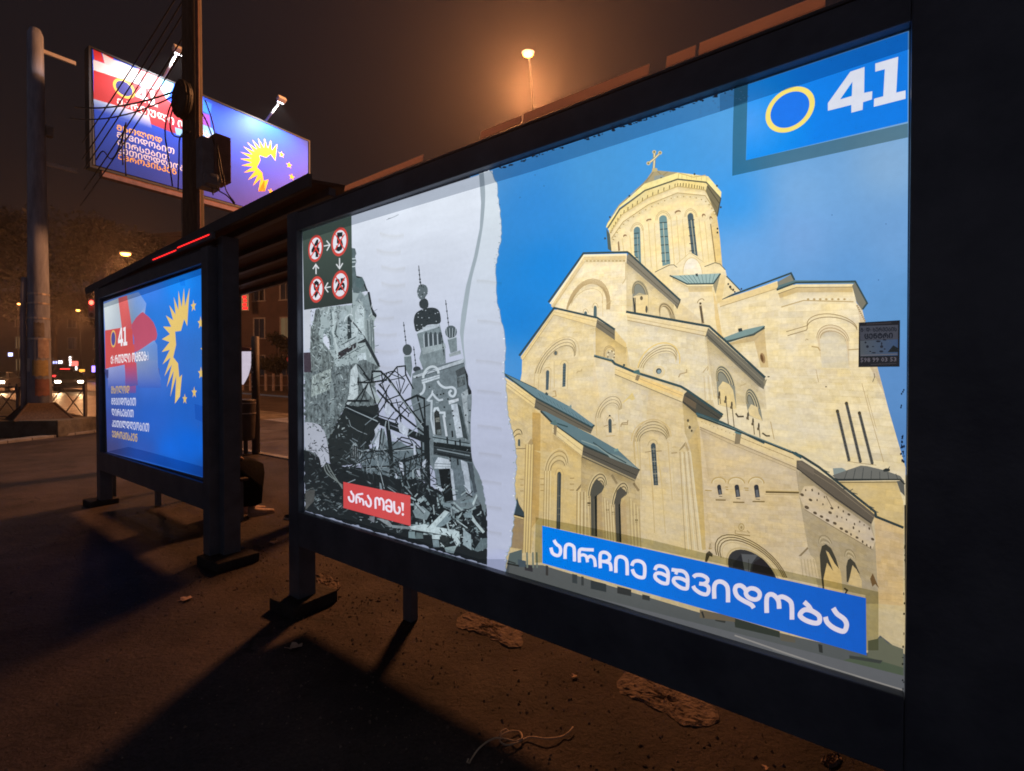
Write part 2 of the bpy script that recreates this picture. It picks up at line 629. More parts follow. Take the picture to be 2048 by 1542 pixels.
def mat_print(name, kind='flat', backlit=True):
    """ink read from the print, with the mottling of the printed subject; backlit prints glow"""
    m, t, out = nt(name)
    at = t.nodes.new("ShaderNodeAttribute"); at.attribute_name = "ink"
    tc = t.nodes.new("ShaderNodeTexCoord")
    b = t.nodes.new("ShaderNodeBsdfPrincipled")
    cur = at.outputs["Color"]

    def mul(cur, fac_out, lo, hi, p0=0.3, p1=0.7):
        mr = t.nodes.new("ShaderNodeMapRange")
        mr.inputs[1].default_value = p0; mr.inputs[2].default_value = p1
        mr.inputs[3].default_value = lo; mr.inputs[4].default_value = hi
        t.links.new(fac_out, mr.inputs[0])
        vm = t.nodes.new("ShaderNodeVectorMath"); vm.operation = 'SCALE'
        t.links.new(cur, vm.inputs[0]); t.links.new(mr.outputs[0], vm.inputs["Scale"])
        return vm.outputs[0]

    def noise(scale, detail=4, stretch=None, rough=0.6):
        mp = t.nodes.new("ShaderNodeMapping")
        if stretch: mp.inputs["Scale"].default_value = stretch
        t.links.new(tc.outputs["Object"], mp.inputs[0])
        n = t.nodes.new("ShaderNodeTexNoise")
        n.inputs["Scale"].default_value = scale; n.inputs["Detail"].default_value = detail
        n.inputs["Roughness"].default_value = rough
        t.links.new(mp.outputs[0], n.inputs["Vector"])
        return n.outputs["Fac"]

    cur = mul(cur, noise(1.3, 2), 0.93, 1.07)
    if kind == 'flat':
        cur = mul(cur, noise(45, 2), 0.975, 1.025)
    if kind == 'stone':
        br = t.nodes.new("ShaderNodeTexBrick")
        mp = t.nodes.new("ShaderNodeMapping")
        sp = t.nodes.new("ShaderNodeSeparateXYZ"); cb = t.nodes.new("ShaderNodeCombineXYZ")
        t.links.new(tc.outputs["Object"], sp.inputs[0])
        t.links.new(sp.outputs["X"], cb.inputs["X"]); t.links.new(sp.outputs["Z"], cb.inputs["Y"])
        mp.inputs["Rotation"].default_value = (0, 0, R(3))
        t.links.new(cb.outputs[0], mp.inputs[0]); t.links.new(mp.outputs[0], br.inputs["Vector"])
        br.inputs["Scale"].default_value = 13.0
        br.inputs["Color1"].default_value = (1.05, 1.03, 0.98, 1)
        br.inputs["Color2"].default_value = (0.93, 0.93, 0.97, 1)
        br.inputs["Mortar"].default_value = (0.94, 0.93, 0.90, 1)
        br.inputs["Mortar Size"].default_value = 0.012
        br.inputs["Mortar Smooth"].default_value = 0.4
        vm = t.nodes.new("ShaderNodeVectorMath"); vm.operation = 'MULTIPLY'
        t.links.new(cur, vm.inputs[0]); t.links.new(br.outputs["Color"], vm.inputs[1])
        cur = vm.outputs[0]
        # ochre and pale blotches of the stone
        rp = t.nodes.new("ShaderNodeValToRGB")
        rp.color_ramp.elements[0].position = 0.36; rp.color_ramp.elements[0].color = (1.03, 0.985, 0.86, 1)
        rp.color_ramp.elements[1].position = 0.62; rp.color_ramp.elements[1].color = (0.99, 1.0, 1.07, 1)
        t.links.new(noise(9, 4, (1, 1, 1.6)), rp.inputs[0])
        vm = t.nodes.new("ShaderNodeVectorMath"); vm.operation = 'MULTIPLY'
        t.links.new(cur, vm.inputs[0]); t.links.new(rp.outputs[0], vm.inputs[1])
        cur = vm.outputs[0]
        cur = mul(cur, noise(24, 5, (1, 1, 1.8), 0.7), 0.93, 1.07)
        cur = mul(cur, noise(90, 3), 0.92, 1.08)
    if kind == 'grit':
        cur = mul(cur, noise(30, 5, None, 0.7), 0.80, 1.16, 0.36, 0.64)
        cur = mul(cur, noise(110, 3), 0.86, 1.14)
    if kind == 'rubble':
        cur = mul(cur, noise(26, 6, (1.3, 1, 0.8), 0.7), 0.30, 1.55, 0.36, 0.64)
        cur = mul(cur, noise(90, 3), 0.65, 1.35)
    if kind == 'paper':
        cur = mul(cur, noise(4, 3, (0.5, 1, 3.0)), 0.95, 1.04)
        cur = mul(cur, noise(40, 2), 0.98, 1.02)
    if backlit:
        b.inputs["Base Color"].default_value = (0.02, 0.02, 0.02, 1)
        t.links.new(cur, b.inputs["Emission Color"])
        b.inputs["Emission Strength"].default_value = 1.0
        b.inputs["Roughness"].default_value = 0.18
        b.inputs["Specular IOR Level"].default_value = 0.4
    else:
        t.links.new(cur, b.inputs["Base Color"])
        b.inputs["Roughness"].default_value = 0.55
        b.inputs["Specular IOR Level"].default_value = 0.25
    t.links.new(b.outputs[0], out.inputs["Surface"])
    return m


def mat_tint(name):
    """see-through tinted film printed over the picture"""
    m, t, out = nt(name)
    at = t.nodes.new("ShaderNodeAttribute"); at.attribute_name = "ink"
    tr = t.nodes.new("ShaderNodeBsdfTransparent")
    t.links.new(at.outputs["Color"], tr.inputs["Color"])
    t.links.new(tr.outputs[0], out.inputs["Surface"])
    return m


PRINT = [mat_print("backlit_print"), mat_print("backlit_stone_print", 'stone'), mat_print("backlit_rubble_print", 'rubble'),
         mat_print("backlit_paper_print", 'paper'), mat_tint("print_film"), mat_print("backlit_grainy_print", 'grit'), M['black_metal']]
FLAT, STONE, RUBBLE, PAPER, TINT, GRIT = 0, 1, 2, 3, 4, 5
# ------------------------------------------------------------------ artwork of the near lightbox
def poster_z(x, y):
    return 1.5 + (758.0 - y) * 2.85 / (x + 275.0)


def glow(x, y):
    t = (poster_z(x, y) - 0.65) / 1.8
    return max(0.56, min(1.08, 0.63 + 0.66 * t)) * (1.0 - 0.07 * max(0.0, (x - 1500) / 300.0))


def make_near_print():
    a = Art(ORG, SE)
    a.illum = glow
    for tg, v in {'A': (1180, 290, 5.14), 'B': (1030, 480, 5.14), 'C': (1230, 500, 5.14), 'D': (1420, 520, 5.12), 'E': (1000, 700, 5.14),
                  'F': (1000, 900, 5.14), 'G': (1230, 700, 5.14), 'H': (1230, 900, 5.14), 'I': (1400, 700, 4.82), 'J': (1400, 900, 4.82),
                  'K': (1400, 1090, 4.82), 'L': (1070, 1030, 5.929), 'O': (1440, 50, 5.12), 'S': (600, 440, 7.7125), 'R': (670, 950, 12.05),
                  'T': (590, 330, 3.281), 'U': (590, 730, 3.281), 'V': (600, 560, 7.71), 'X': (600, 700, 5.508), 'Y': (780, 700, 5.508),
                  'Q': (780, 920, 6.425), 'N': (600, 880, 7.008), 'k': (1700, 630, 13.41)}.items():
        a.view(tg, *v)
    rg = random.Random(11)
    # ---------------- sky of the colour half
    ctrl = [((960, 360), (78, 148, 212)), ((1060, 430), (52, 138, 214)), ((1030, 640), (28, 130, 214)), ((1090, 540), (30, 134, 218)), ((1010, 740), (76, 148, 214)),
            ((1200, 330), (74, 154, 218)), ((1330, 330), (70, 156, 226)), ((1470, 400), (60, 156, 236)), ((1490, 520), (112, 168, 226)), ((1600, 380), (122, 172, 222)),
            ((1600, 470), (120, 166, 220)), ((1780, 330), (132, 172, 212)), ((1790, 470), (112, 160, 212)), ((1700, 560), (98, 154, 212)), ((1790, 620), (94, 148, 202)),
            ((1800, 760), (90, 138, 194)), ((1770, 900), (84, 130, 186)), ((1460, 200), (84, 162, 226))]

    def sky(x, y):
        w = [(1.0 / ((x - p[0]) ** 2 + (y - p[1]) ** 2 + 900.0) ** 1.3, c) for p, c in ctrl]
        s = sum(k for k, c in w)
        return tuple(sum(k * c[i] for k, c in w) / s for i in range(3))
    a.grad("940,354 1818,61.5 1812,950 940,930", 40, 34, sky)
    # ---------------- stone church, far parts first
    a.lw = 1.15
    S1, S2, S3 = (248, 232, 192), (232, 210, 158), (218, 202, 166)      # lit, ochre, shaded faces
    SOF, EDGE, MLD, GLASS = (132, 124, 108), (58, 76, 78), (172, 148, 105), (82, 98, 104)
    P, Ln = a.poly, a.line
    st = dict(mi=STONE)
    # body of the church behind all fronts
    P(":1050,715 1112,627 1116,602 1170,516 1250,512 1300,560 1420,560 1440,600 1560,562 1690,600 1750,745 1808,930 1811,1340 1400,1250 1010,1140 1012,765 1040,765", (234, 214, 168), **st)
    # right apse
    P("D:85,430 690,215 690,310 880,250 1460,245 1500,440 1530,500 1590,640 1715,1100 1830,1536 :1811,935 1811,1010 1480,1010 1400,700", S1, **st)
    P("D:1500,440 1560,510 1590,640 1715,1100 1790,1380 1640,1100 1550,700", (226, 206, 168), **st)
    a.courses("D:115,500 700,395 700,1100 70,1100", 12, 8, 6); a.courses("D:725,480 1490,440 1690,1100 690,1100", 11, 10, 7); a.courses("I:700,120 1690,120 1960,1090 1010,1000", 14, 11, 8); a.courses("D:560,1105 1690,1105 1810,1480 600,1400", 6, 11, 18)
    P("D:90,425 690,225 690,290 100,480", (238, 214, 160), **st)
    Ln("D:105,478 690,290", 1.2, (196, 170, 118))
    P("D:690,225 835,145 860,210 700,290", (136, 134, 118))
    Ln("D:80,414 830,134 865,205", 3.2, EDGE)
    P("D:680,300 700,262 865,208 1490,212 1480,240 880,240 690,315", (96, 122, 124))
    P("D:690,318 880,250 1465,245 1465,270 885,275 695,340", (246, 226, 172), **st)
    P("D:700,345 885,278 1462,275 1462,330 890,332 715,392", (214, 190, 138), **st)
    Ln("D:700,345 885,280 1462,276", 1.3, (150, 128, 88))
    P("D:1455,262 1490,225 1606,445 1556,512 1500,430", (128, 124, 108))
    Ln("D:682,306 880,232 1487,218 1610,442 1562,506", 3.0, EDGE)
    Ln("D:730,482 960,414 1470,428", 2.0, (198, 172, 122))
    for i in range(7):
        a.dot("D:%g,402" % (1005 + i * 62), 2.6, 2.2, (190, 162, 112))
        a.dot("D:%g,402" % (1036 + i * 62), 2.2, 1.8, (250, 236, 200))
    for i in range(9):
        a.dot("D:%g,%g" % (1506 + i * 10, 470 + i * 19), 2.0, 1.5, (165, 140, 95))
    for k, (dy, c) in enumerate(((0, MLD), (34, (160, 136, 96)))):
        Ln(a.q("D:%g,%g 985,%g" % (780 + k * 14, 735 + k * 40, 675 + k * 44)) + a.arc("D:995,%g" % (668 + k * 36), "1225,%g" % (552 + k * 32), "1506,%g" % (700 + k * 16)), 1.5, c)
    P(a.arc("D:1095,800", "1250,665", "1425,830") + a.q("D:1425,1100 1150,1100"), (226, 206, 168), **st)
    P(a.arc("D:1125,830", "1255,735", "1395,850") + a.q("D:1425,1105 1145,1105"), (232, 220, 190), **st)
    for i in range(5):
        Ln(a.arc("D:%g,800" % (1095 + 9 * i), "%g,%g" % (1250, 664 + 16 * i), "%g,830" % (1425 - 8 * i)), 0.9, (166, 140, 98) if i % 2 == 0 else (248, 230, 190))
    Ln("D:1040,885 1105,895 1130,930", 2.2, (196, 168, 116)); Ln("D:1415,920 1520,912", 1.8, (190, 164, 116))
    Ln("D:975,825 990,808 1008,820", 1.0, MLD); Ln("D:1085,1120 1110,1245", 0.9, (180, 156, 112)); Ln("D:1680,1160 1685,1200 1665,1250", 1.0, (70, 66, 60))
    Ln("I:1560,320 1640,620 1770,1080", 1.2, (204, 178, 130)); Ln("I:1610,430 1700,760", 0.8, (190, 164, 116)); Ln("I:1120,200 1145,310", 0.8, (190, 164, 118))
    a.dot("D:1188,1298", 1.5, 1.5, (90, 76, 60)); a.dot("D:600,1195", 2.6, 1.2, (60, 58, 50))
    for s_ in ("I:1325,590 1438,1068", "I:1412,515 1548,1083", "I:1537,608 1662,1098"):
        Ln(s_, 5.4, (104, 102, 94)); Ln(s_, 2.2, (78, 78, 76))
        p0 = a.q(s_)[0]; p1 = a.q(s_)[1]
        for j in range(14):
            t = j / 13.0
            a.dot((p0[0] + (p1[0] - p0[0]) * t, p0[1] + (p1[1] - p0[1]) * t), 2.0, 1.2, (60, 60, 58), n=6)
        a.dot(p0, 3.6, 3.8, (92, 78, 44)); a.dot(p0, 1.6, 1.7, (60, 66, 70))
    Ln("I:1418,1072 1500,1085 1600,1098 1700,1110", 1.0, (170, 146, 104))
    # rooflet and annex at the far right
    P("I:1280,1140 1370,1135 1430,1175 1290,1210", (150, 162, 158))
    P("J:1330,300 1895,300 1960,500 1962,760 1700,640 1400,380", (236, 210, 150), **st)
    P("J:1895,300 1965,290 1975,445 1930,400", (104, 104, 98))
    P("J:1275,245 1430,190 1550,150 1610,155 1780,195 1930,250 1975,310 1930,290 1330,300", (122, 122, 116))
    for i in range(7):
        Ln("J:%g,%g %g,284" % (1420 + i * 78, 198 - (i < 3) * 14 * i + (i > 3) * 10 * (i - 3), 1390 + i * 86), 1.3, (84, 86, 84))
    Ln("J:1270,270 1330,285 1930,285 1975,330", 2.6, (50, 54, 52)); Ln("J:1335,312 1900,308", 1.5, (110, 96, 70))
    P("J:1765,190 1790,175 1830,180 1830,205 1770,210", (54, 58, 56)); Ln("J:1815,180 1830,160", 1.2, (54, 58, 56))
    # dome: conical roof, cornice, drum
    P("A:195,880 330,720 590,550 900,420 1180,460 1310,640 1305,730 1335,950 1360,1240 1395,1290 1380,1420 540,1420 520,1250 390,1110 215,1090", (245, 226, 176), **st)
    P("A:1240,700 1310,650 1305,730 1335,950 1360,1240 1280,1210", (238, 212, 150), **st)
    P("A:640,268 700,262 905,282 1000,330 560,400 300,612 180,800 165,845 230,715 450,478 570,368", (172, 158, 122))
    for s_ in ("A:655,275 570,390", "A:690,268 760,330", "A:600,335 470,480", "A:420,510 300,640", "A:800,275 700,350"):
        Ln(s_, 1.2, (140, 128, 98))
    P("A:660,320 740,305 800,345 690,380 660,370", (150, 156, 148)); a.dot("A:733,345", 2.0, 3.0, (70, 66, 56))
    P("A:165,850 180,808 300,630 560,400 905,283 1215,322 1350,482 1345,560 1190,385 900,345 565,460 300,650 185,845", (248, 232, 160), **st)
    Ln("A:920,290 1060,330 1190,310", 1.4, (196, 170, 110)); Ln("A:905,345 915,285", 1.2, (200, 178, 112))
    for i in range(6):
        Ln("A:%g,%g %g,%g" % (945 + i * 50, 300 + i * 4, 945 + i * 50, 340 + i * 6), 1.0, (214, 190, 124))
    P("A:185,860 305,668 565,475 900,360 1200,392 1345,560 1308,735 1180,465 900,425 590,548 330,716 205,905", (238, 218, 152), **st)
    Ln("A:182,856 305,662 565,468 900,352 1195,384 1345,552", 2.6, (92, 92, 74))
    rim = catmull(a.q("A:215,905 330,725 590,552 900,432 1180,470"), 11)
    for i, p in enumerate(rim[:-1]):
        if i % 2 == 0 or i > 32:
            Ln([p, (p[0] + 0.6, p[1] - 7.5 + (i < 11) * 2)], 1.5, (128, 106, 66))
    Ln("A:205,905 330,716 590,545 900,425 1180,462 1310,640", 1.5, (198, 172, 112))
    Ln("A:222,960 340,790 600,612 900,492 1185,520 1300,690", 1.3, (186, 160, 106))
    r2 = catmull(a.q("A:235,985 345,815 605,650 900,535 1170,570 1290,710"), 9)
    for i, p in enumerate(r2):
        a.dot(p, 1.5, 1.3, (176, 150, 100) if i % 2 else (250, 236, 196), n=6)
    P("A:1190,470 1210,400 1348,565 1308,742", (126, 116, 88)); Ln("A:1205,420 1330,600", 1.6, (84, 80, 62)); Ln("A:1345,545 1308,735", 2.0, (70, 76, 66))
    P("A:168,860 205,915 222,1092 185,1072", (84, 96, 90))
    # drum windows, blind arches and colonnettes
    P(a.arc("A:450,880", "484,840", "516,872") + a.q("A:526,1215 456,1135"), (104, 134, 138))
    P(a.arc("A:711,765", "750,722", "791,760") + a.q("A:826,1222 745,1245"), (116, 146, 146))
    P(a.arc("A:1002,735", "1034,698", "1063,735") + a.q("A:1108,1145 1045,1112"), (82, 98, 102))
    for x0, x1, ys in ((452, 522, (910, 960, 1030, 1100, 1160)), (714, 822, (800, 868, 945, 1030, 1112, 1195)), (1008, 1100, (775, 850, 935, 1015, 1090))):
        for j, y in enumerate(ys):
            dx = (y - 800) * 0.055
            Ln("A:%g,%g %g,%g" % (x0 + dx * (x0 > 600), y, x0 + (x1 - x0) * 0.75 + dx * (x0 > 600), y - 6), 1.4, (52, 62, 64))
    Ln("A:1040,770 1080,1120", 1.5, (178, 176, 150)); Ln("A:752,800 780,1215", 1.2, (196, 196, 170)); Ln("A:486,920 498,1180", 1.0, (170, 176, 160))
    for L, T, Rr in (((430, 890), (484, 815), (538, 880)), ((690, 775), (750, 695), (815, 765)), ((985, 740), (1034, 670), (1090, 740))):
        a.arcs('A', L, T, Rr, 2, 1.3, (206, 182, 130), 1.22)
    for c in ((605, 772, 30, 14), (902, 690, 34, 20), (360, 936, 20, 18), (1170, 730, 20, 26), (1245, 760, 16, 30)):
        a.dot("A:%g,%g" % c[:2], c[2] / 5.14, c[3] / 5.14, (150, 116, 82), rot=-0.3)
        a.dot("A:%g,%g" % (c[0] + 4, c[1] + 12), c[2] / 6.2, c[3] / 6.6, (236, 214, 164), rot=-0.3)
    for x0, y0, x1, y1 in ((545, 860, 570, 1240), (600, 800, 632, 1260), (660, 800, 690, 1290), (830, 740, 868, 1230), (890, 730, 925, 1200), (950, 760, 985, 1150), (1120, 760, 1165, 1190), (1180, 780, 1225, 1210), (330, 960, 350, 1100), (410, 930, 425, 1120)):
        Ln("A:%g,%g %g,%g" % (x0, y0, x1, y1), 1.3, (222, 196, 136))
    Ln("A:1240,810 1290,1200", 1.8, (150, 122, 78)); P("A:285,1000 298,985 310,1085 290,1090", (150, 120, 84))
    for x, y in ((205, 742), (155, 960), (405, 525), (1075, 300), (1305, 420), (1345, 640), (1310, 860), (1310, 900)):
        a.dot("A:%g,%g" % (x, y), 1.9, 2.4, (60, 66, 60), n=7)
    # cross
    for s_, w in (("A:655,255 660,180 662,70", 4.4), ("A:600,190 662,140 722,80", 4.0)):
        Ln(s_, w, (150, 132, 88)); Ln(s_, w * 0.45, (236, 224, 180))
    for c in ("A:600,188", "A:720,80", "A:660,72"):
        a.dot(c, 4.0, 3.8, (206, 190, 140)); a.dot(c, 1.8, 1.8, (120, 104, 70))
    P("A:635,278 642,240 690,238 695,270", (196, 178, 124))
    # foot of the drum: small gables
    P("C:415,232 560,150 610,152 645,175 770,30 920,130 1030,130 1075,140 1135,205 1150,270 1290,420 1230,440 1070,520 1040,860 700,560", (240, 222, 176), **st)
    Ln("C:410,228 560,155 605,152 640,180", 1.4, (120, 112, 90)); Ln("C:630,150 770,28 920,130", 1.0, (206, 184, 134)); Ln("C:920,172 1030,130 1080,145 1135,205", 1.5, (110, 106, 86))
    P(a.arc("C:700,250", "790,80", "900,250"), (246, 234, 204), **st); Ln(a.arc("C:700,250", "790,80", "900,250"), 1.1, (214, 190, 138))
    Ln("C:1145,268 1290,418", 2.0, (70, 86, 84))
    for x, y, s_ in ((1165, 350, 10), (1185, 380, 14), (1215, 410, 12), (1232, 430, 9), (1195, 402, 8), (1300, 400, 9)):
        a.dot("C:%g,%g" % (x, y), s_ / 5.14, s_ / 4.4, (62, 58, 50), n=7)
    # small chapel with striped roof
    P("C:570,285 745,370 1010,372 1045,860 960,770 690,560 640,500", (243, 226, 184), **st)
    P("C:1008,365 1085,245 1035,450", (156, 146, 116))
    P("C:1040,450 1085,250 1140,260 1100,520 1045,560", (234, 210, 154), **st)
    P("C:562,262 640,262 1085,240 1012,342 742,346", (160, 184, 178))
    for i in range(9):
        Ln("C:%g,%g %g,%g" % (665 + i * 45, 262 - i * 2, 760 + i * 30, 340), 1.1, (110, 134, 132))
    Ln("C:562,262 742,350 1012,346 1085,242", 2.6, (66, 84, 84)); P("C:745,358 1008,356 1008,376 748,382", (250, 232, 180), **st); Ln("C:590,290 745,378 1008,374", 1.2, (186, 162, 116))
    P("C:752,385 1000,380 1000,428 760,432", (232, 208, 152), **st); P("C:825,245 850,240 855,268 835,272", (60, 72, 74))
    Ln("C:878,570 905,755", 4.6, (140, 118, 86)); Ln("C:880,580 900,740", 2.0, (84, 78, 66)); a.dot("C:878,550", 2.4, 2.6, (90, 76, 56)); Ln(a.arc("C:848,548", "880,505", "915,520"), 1.5, (170, 146, 104))
    P("C:1010,420 1050,560 1100,870 1140,930 1060,900 1030,700", (234, 206, 146), **st)
    # right little roof behind the nave
    P("C:1110,905 1330,820 1535,775 1530,830 1430,870 1180,950", (130, 156, 152)); Ln("C:1150,945 1420,868 1540,800", 3.0, (84, 92, 84)); P("C:1265,808 1305,802 1312,835 1270,842", (54, 62, 62))
    P("D:200,850 450,770 560,705 555,740 460,830 210,870", (206, 184, 138), **st); P("D:455,830 560,720 575,900 600,1100 520,1100", (220, 196, 146), **st)
    Ln("D:170,832 450,768 562,680", 2.0, (70, 82, 78))
    a.dot("D:540,1005", 5.0, 11, (168, 134, 92), rot=-0.25); a.dot("D:532,1005", 2.8, 8, (116, 84, 52), rot=-0.25)
    # upper left gable (4)
    P("B:370,660 705,150 1150,140 1150,740 1388,800 1388,1150 1150,1150 840,800 405,700", S1, **st)
    P("C:118,125 640,560 632,705 120,650", (232, 214, 170), **st)
    a.courses("B:600,360 1140,250 1140,740 440,680", 8, 12, 4); a.courses("C:125,160 600,570 620,700 122,640", 7, 6, 14)
    Ln("B:385,690 720,190 1140,178", 6.0, (226, 202, 150), mi=STONE); Ln("B:715,212 1135,212", 4.4, (214, 190, 140))
    for i in range(22):
        a.dot("B:%g,215" % (722 + i * 19), 1.2, 1.3, (188, 162, 114) if i % 2 else (250, 234, 194), n=6)
    Ln("B:362,655 712,160 1150,152", 2.4, (250, 234, 190))
    P("C:122,62 142,32 672,516 640,602 608,560 118,135", (134, 127, 110)); Ln("C:130,95 650,560", 1.3, (100, 94, 80)); Ln("C:620,560 640,600 672,520", 1.8, (90, 84, 70))
    Ln("B:345,642 705,136 1155,124 :1259,507 1361,601", 3.4, EDGE)
    a.arcs('B', (530, 715), (800, 400), (975, 715), 6, 1.3, (190, 164, 118), 0.968)
    P(a.arc("B:545,700", "790,520", "905,640") + a.q("B:905,790 560,740"), (240, 224, 186), **st); Ln(a.arc("B:575,680", "780,500", "895,650"), 1.0, (208, 184, 136))
    P(a.arc("B:810,700", "825,675", "842,700") + a.q("B:842,800 808,790"), (84, 104, 106)); P(a.arc("B:712,755", "727,733", "742,755") + a.q("B:742,770 712,765"), (84, 104, 106))
    a.arcs('B', (800, 700), (825, 648), (856, 700), 1, 1.2, (204, 180, 132)); a.arcs('B', (702, 750), (725, 708), (756, 752), 1, 1.2, (204, 180, 132))
    Ln("B:945,660 965,640 995,625", 1.6, (206, 182, 134)); Ln("B:900,500 905,790", 1.0, (226, 200, 148)); Ln("B:1105,450 1140,395 1138,230", 1.6, (206, 184, 138))
    # side arches of gable 4
    P(a.arc("C:178,450", "245,315", "345,470") + a.q("C:345,650 182,640"), (188, 176, 142), **st)
    P(a.arc("C:185,470", "235,350", "320,460") + a.q("C:250,440 185,480"), (140, 140, 126))
    for i in range(4):
        Ln(a.arc("C:%g,450" % (178 + 7 * i), "%g,%g" % (245 - 3 * i, 315 + 11 * i), "%g,%g" % (345 - 10 * i, 470 - 4 * i)), 1.2, (116, 108, 88) if i % 2 else (180, 166, 130))
    P("C:190,480 215,470 340,460 340,655 215,650", (238, 216, 164), **st)
    Ln("C:190,490 205,640", 2.6, (66, 68, 64)); Ln("C:208,490 212,640", 1.6, (66, 68, 64)); a.dot("C:273,495", 3.0, 4.4, (110, 98, 76)); a.dot("C:325,610", 2.4, 7.5, (92, 88, 76))
    P(a.arc("C:455,650", "500,540", "610,660") + a.q("C:625,715 460,690"), (176, 160, 124), **st)
    for i in range(4):
        Ln(a.arc("C:%g,650" % (455 + 9 * i), "%g,%g" % (505 + 3 * i, 542 + 13 * i), "%g,%g" % (612 - 12 * i, 665)), 1.2, (128, 108, 78) if i % 2 else (214, 190, 142))
    P(a.arc("C:468,670", "500,585", "560,680") + a.q("C:570,700 470,690"), (230, 214, 176), **st)
    # gable (5) lower left
    P("B:75,1225 405,740 840,840 830,900 830,1500 600,1542 70,1450", (238, 220, 176), **st)
    P("B:830,880 1165,1080 1150,1310 820,1215", (230, 204, 144), **st)
    a.courses("B:240,1000 830,905 830,1390 90,1500", 9, 11, 3); a.courses("B:420,790 825,895 825,1000 260,1010", 3, 9, 13)
    P("B:840,812 1188,1030 1148,1112 832,895", (122, 114, 96)); Ln("B:845,850 1155,1070", 1.2, (92, 86, 72)); P("B:1150,1110 1188,1030 1165,1100", (170, 150, 112))
    P("B:60,1200 405,715 845,815 832,895 400,770 80,1240", (240, 216, 158), **st); Ln("B:80,1238 400,768 832,893", 1.1, (196, 170, 120)); Ln("B:62,1222 402,738 842,838", 1.0, (206, 180, 128))
    Ln("B:45,1190 405,698 848,800 1188,1028", 3.6, EDGE)
    a.arcs('B', (205, 1370), (470, 1010), (660, 1190), 1, 1.2, (214, 190, 140))
    for i in range(5):
        Ln(a.arc("B:%g,1370" % (212 + 12 * i), "%g,%g" % (468 - 2 * i, 1035 + 17 * i), "%g,%g" % (622 - 3 * i, 1185 + 3 * i)) , 1.2, (150, 132, 98) if i % 2 == 0 else (228, 206, 158))
    Ln("B:205,1365 195,1540", 1.2, (206, 182, 134)); Ln("B:250,1365 240,1540", 1.0, (206, 182, 134))
    a.dot("B:420,1163", 5.2, 5.4, (200, 178, 134)); a.dot("B:420,1163", 3.0, 4.4, (104, 112, 108))
    P(a.arc("B:320,1360", "338,1338", "354,1360") + a.q("B:346,1542 318,1542"), GLASS); P(a.arc("B:494,1290", "510,1265", "526,1290") + a.q("B:520,1505 488,1512"), (88, 104, 108))
    for i in range(7):
        Ln("B:%g,%g %g,%g" % (491, 1310 + i * 28, 523, 1310 + i * 28), 0.8, (60, 70, 72))
    a.arcs('B', (298, 1350), (338, 1308), (374, 1350), 1, 1.1, (206, 182, 130)); a.arcs('B', (470, 1280), (510, 1238), (548, 1280), 1, 1.1, (206, 182, 130))
    Ln("B:372,1350 362,1542", 1.0, (206, 182, 132)); Ln("B:548,1280 540,1530", 1.0, (206, 182, 132)); Ln("B:405,1245 405,1520", 2.0, (222, 200, 152)); Ln("B:635,1370 645,1352 688,1345 688,1325", 1.8, (200, 176, 128))
    P("B:800,1000 830,930 830,1200 812,1200", (232, 216, 178), **st)
    a.arcs('B', (915, 1200), (975, 1090), (1062, 1230), 2, 1.2, (176, 152, 110), 0.88)
    P(a.arc("B:940,1190", "985,1125", "1050,1225") + a.q("B:1040,1250 945,1215"), (214, 196, 152), mi=STONE)
    for i in range(12):
        an = i * 0.55
        a.dot("B:%g,%g" % (990 + 36 * math.cos(an), 1185 + 44 * math.sin(an)), 1.8, 1.6, (128, 110, 80) if i % 2 else (250, 234, 190), n=6)
    # nave front (3)
    P("C:110,650 965,800 940,880 960,1200 1060,1542 880,1542 735,1430 160,1200 125,1000 60,940 0,820", (240, 226, 190), **st)
    P("C:0,820 118,960 128,1190 0,1165", (232, 206, 146), **st)
    P("C:935,890 1540,1400 1560,1640 1060,1560 960,1190", (228, 212, 174), **st)
    a.courses("C:130,745 930,905 1000,1490 130,1195", 11, 13, 1); a.courses("C:945,915 1500,1420 1540,1640 1000,1500", 9, 7, 2)
    P("C:120,662 968,805 936,885 128,722", (238, 218, 170), **st); Ln("C:125,690 950,845", 1.0, (196, 172, 124)); Ln("C:130,722 936,884", 1.3, (186, 162, 118))
    P("C:958,800 1545,1325 1530,1432 1480,1402 930,890", (118, 113, 98)); Ln("C:945,870 1500,1390", 1.6, (86, 84, 74)); Ln("C:955,830 1520,1350", 1.0, (150, 142, 120))
    Ln("C:115,635 970,785 1120,920 1545,1312", 4.2, EDGE); P("D:545,1240 585,1220 560,1300", (150, 140, 114))
    a.arcs('C', (235, 1210), (490, 955), (665, 1170), 1, 2.0, (240, 208, 130))
    for i in range(6):
        Ln(a.arc("C:%g,1215" % (243 + 11 * i), "%g,%g" % (490, 985 + 14 * i), "%g,%g" % (632 - 2 * i, 1120 + 8 * i)), 1.2, (160, 138, 98) if i % 2 == 0 else (240, 220, 172))
    a.dot("C:455,1252", 12, 12.6, (240, 216, 158)); a.dot("C:455,1252", 10.4, 11, (232, 214, 174)); a.dot("C:452,1245", 5.8, 6.0, (70, 78, 78)); a.dot("C:455,1250", 4.0, 4.2, (142, 162, 166))
    Ln("C:655,1310 670,1275 738,1258 738,1225", 2.0, (190, 166, 124)); Ln("C:905,1260 960,1190 950,1240", 2.0, (196, 172, 128)); Ln("C:945,890 960,1200 1030,1530", 1.0, (226, 204, 156))
    for i in range(4):
        Ln("C:%g,1290 %g,1542" % (915 + i * 22, 930 + i * 26), 1.2, (246, 232, 200) if i % 2 else (214, 192, 150))
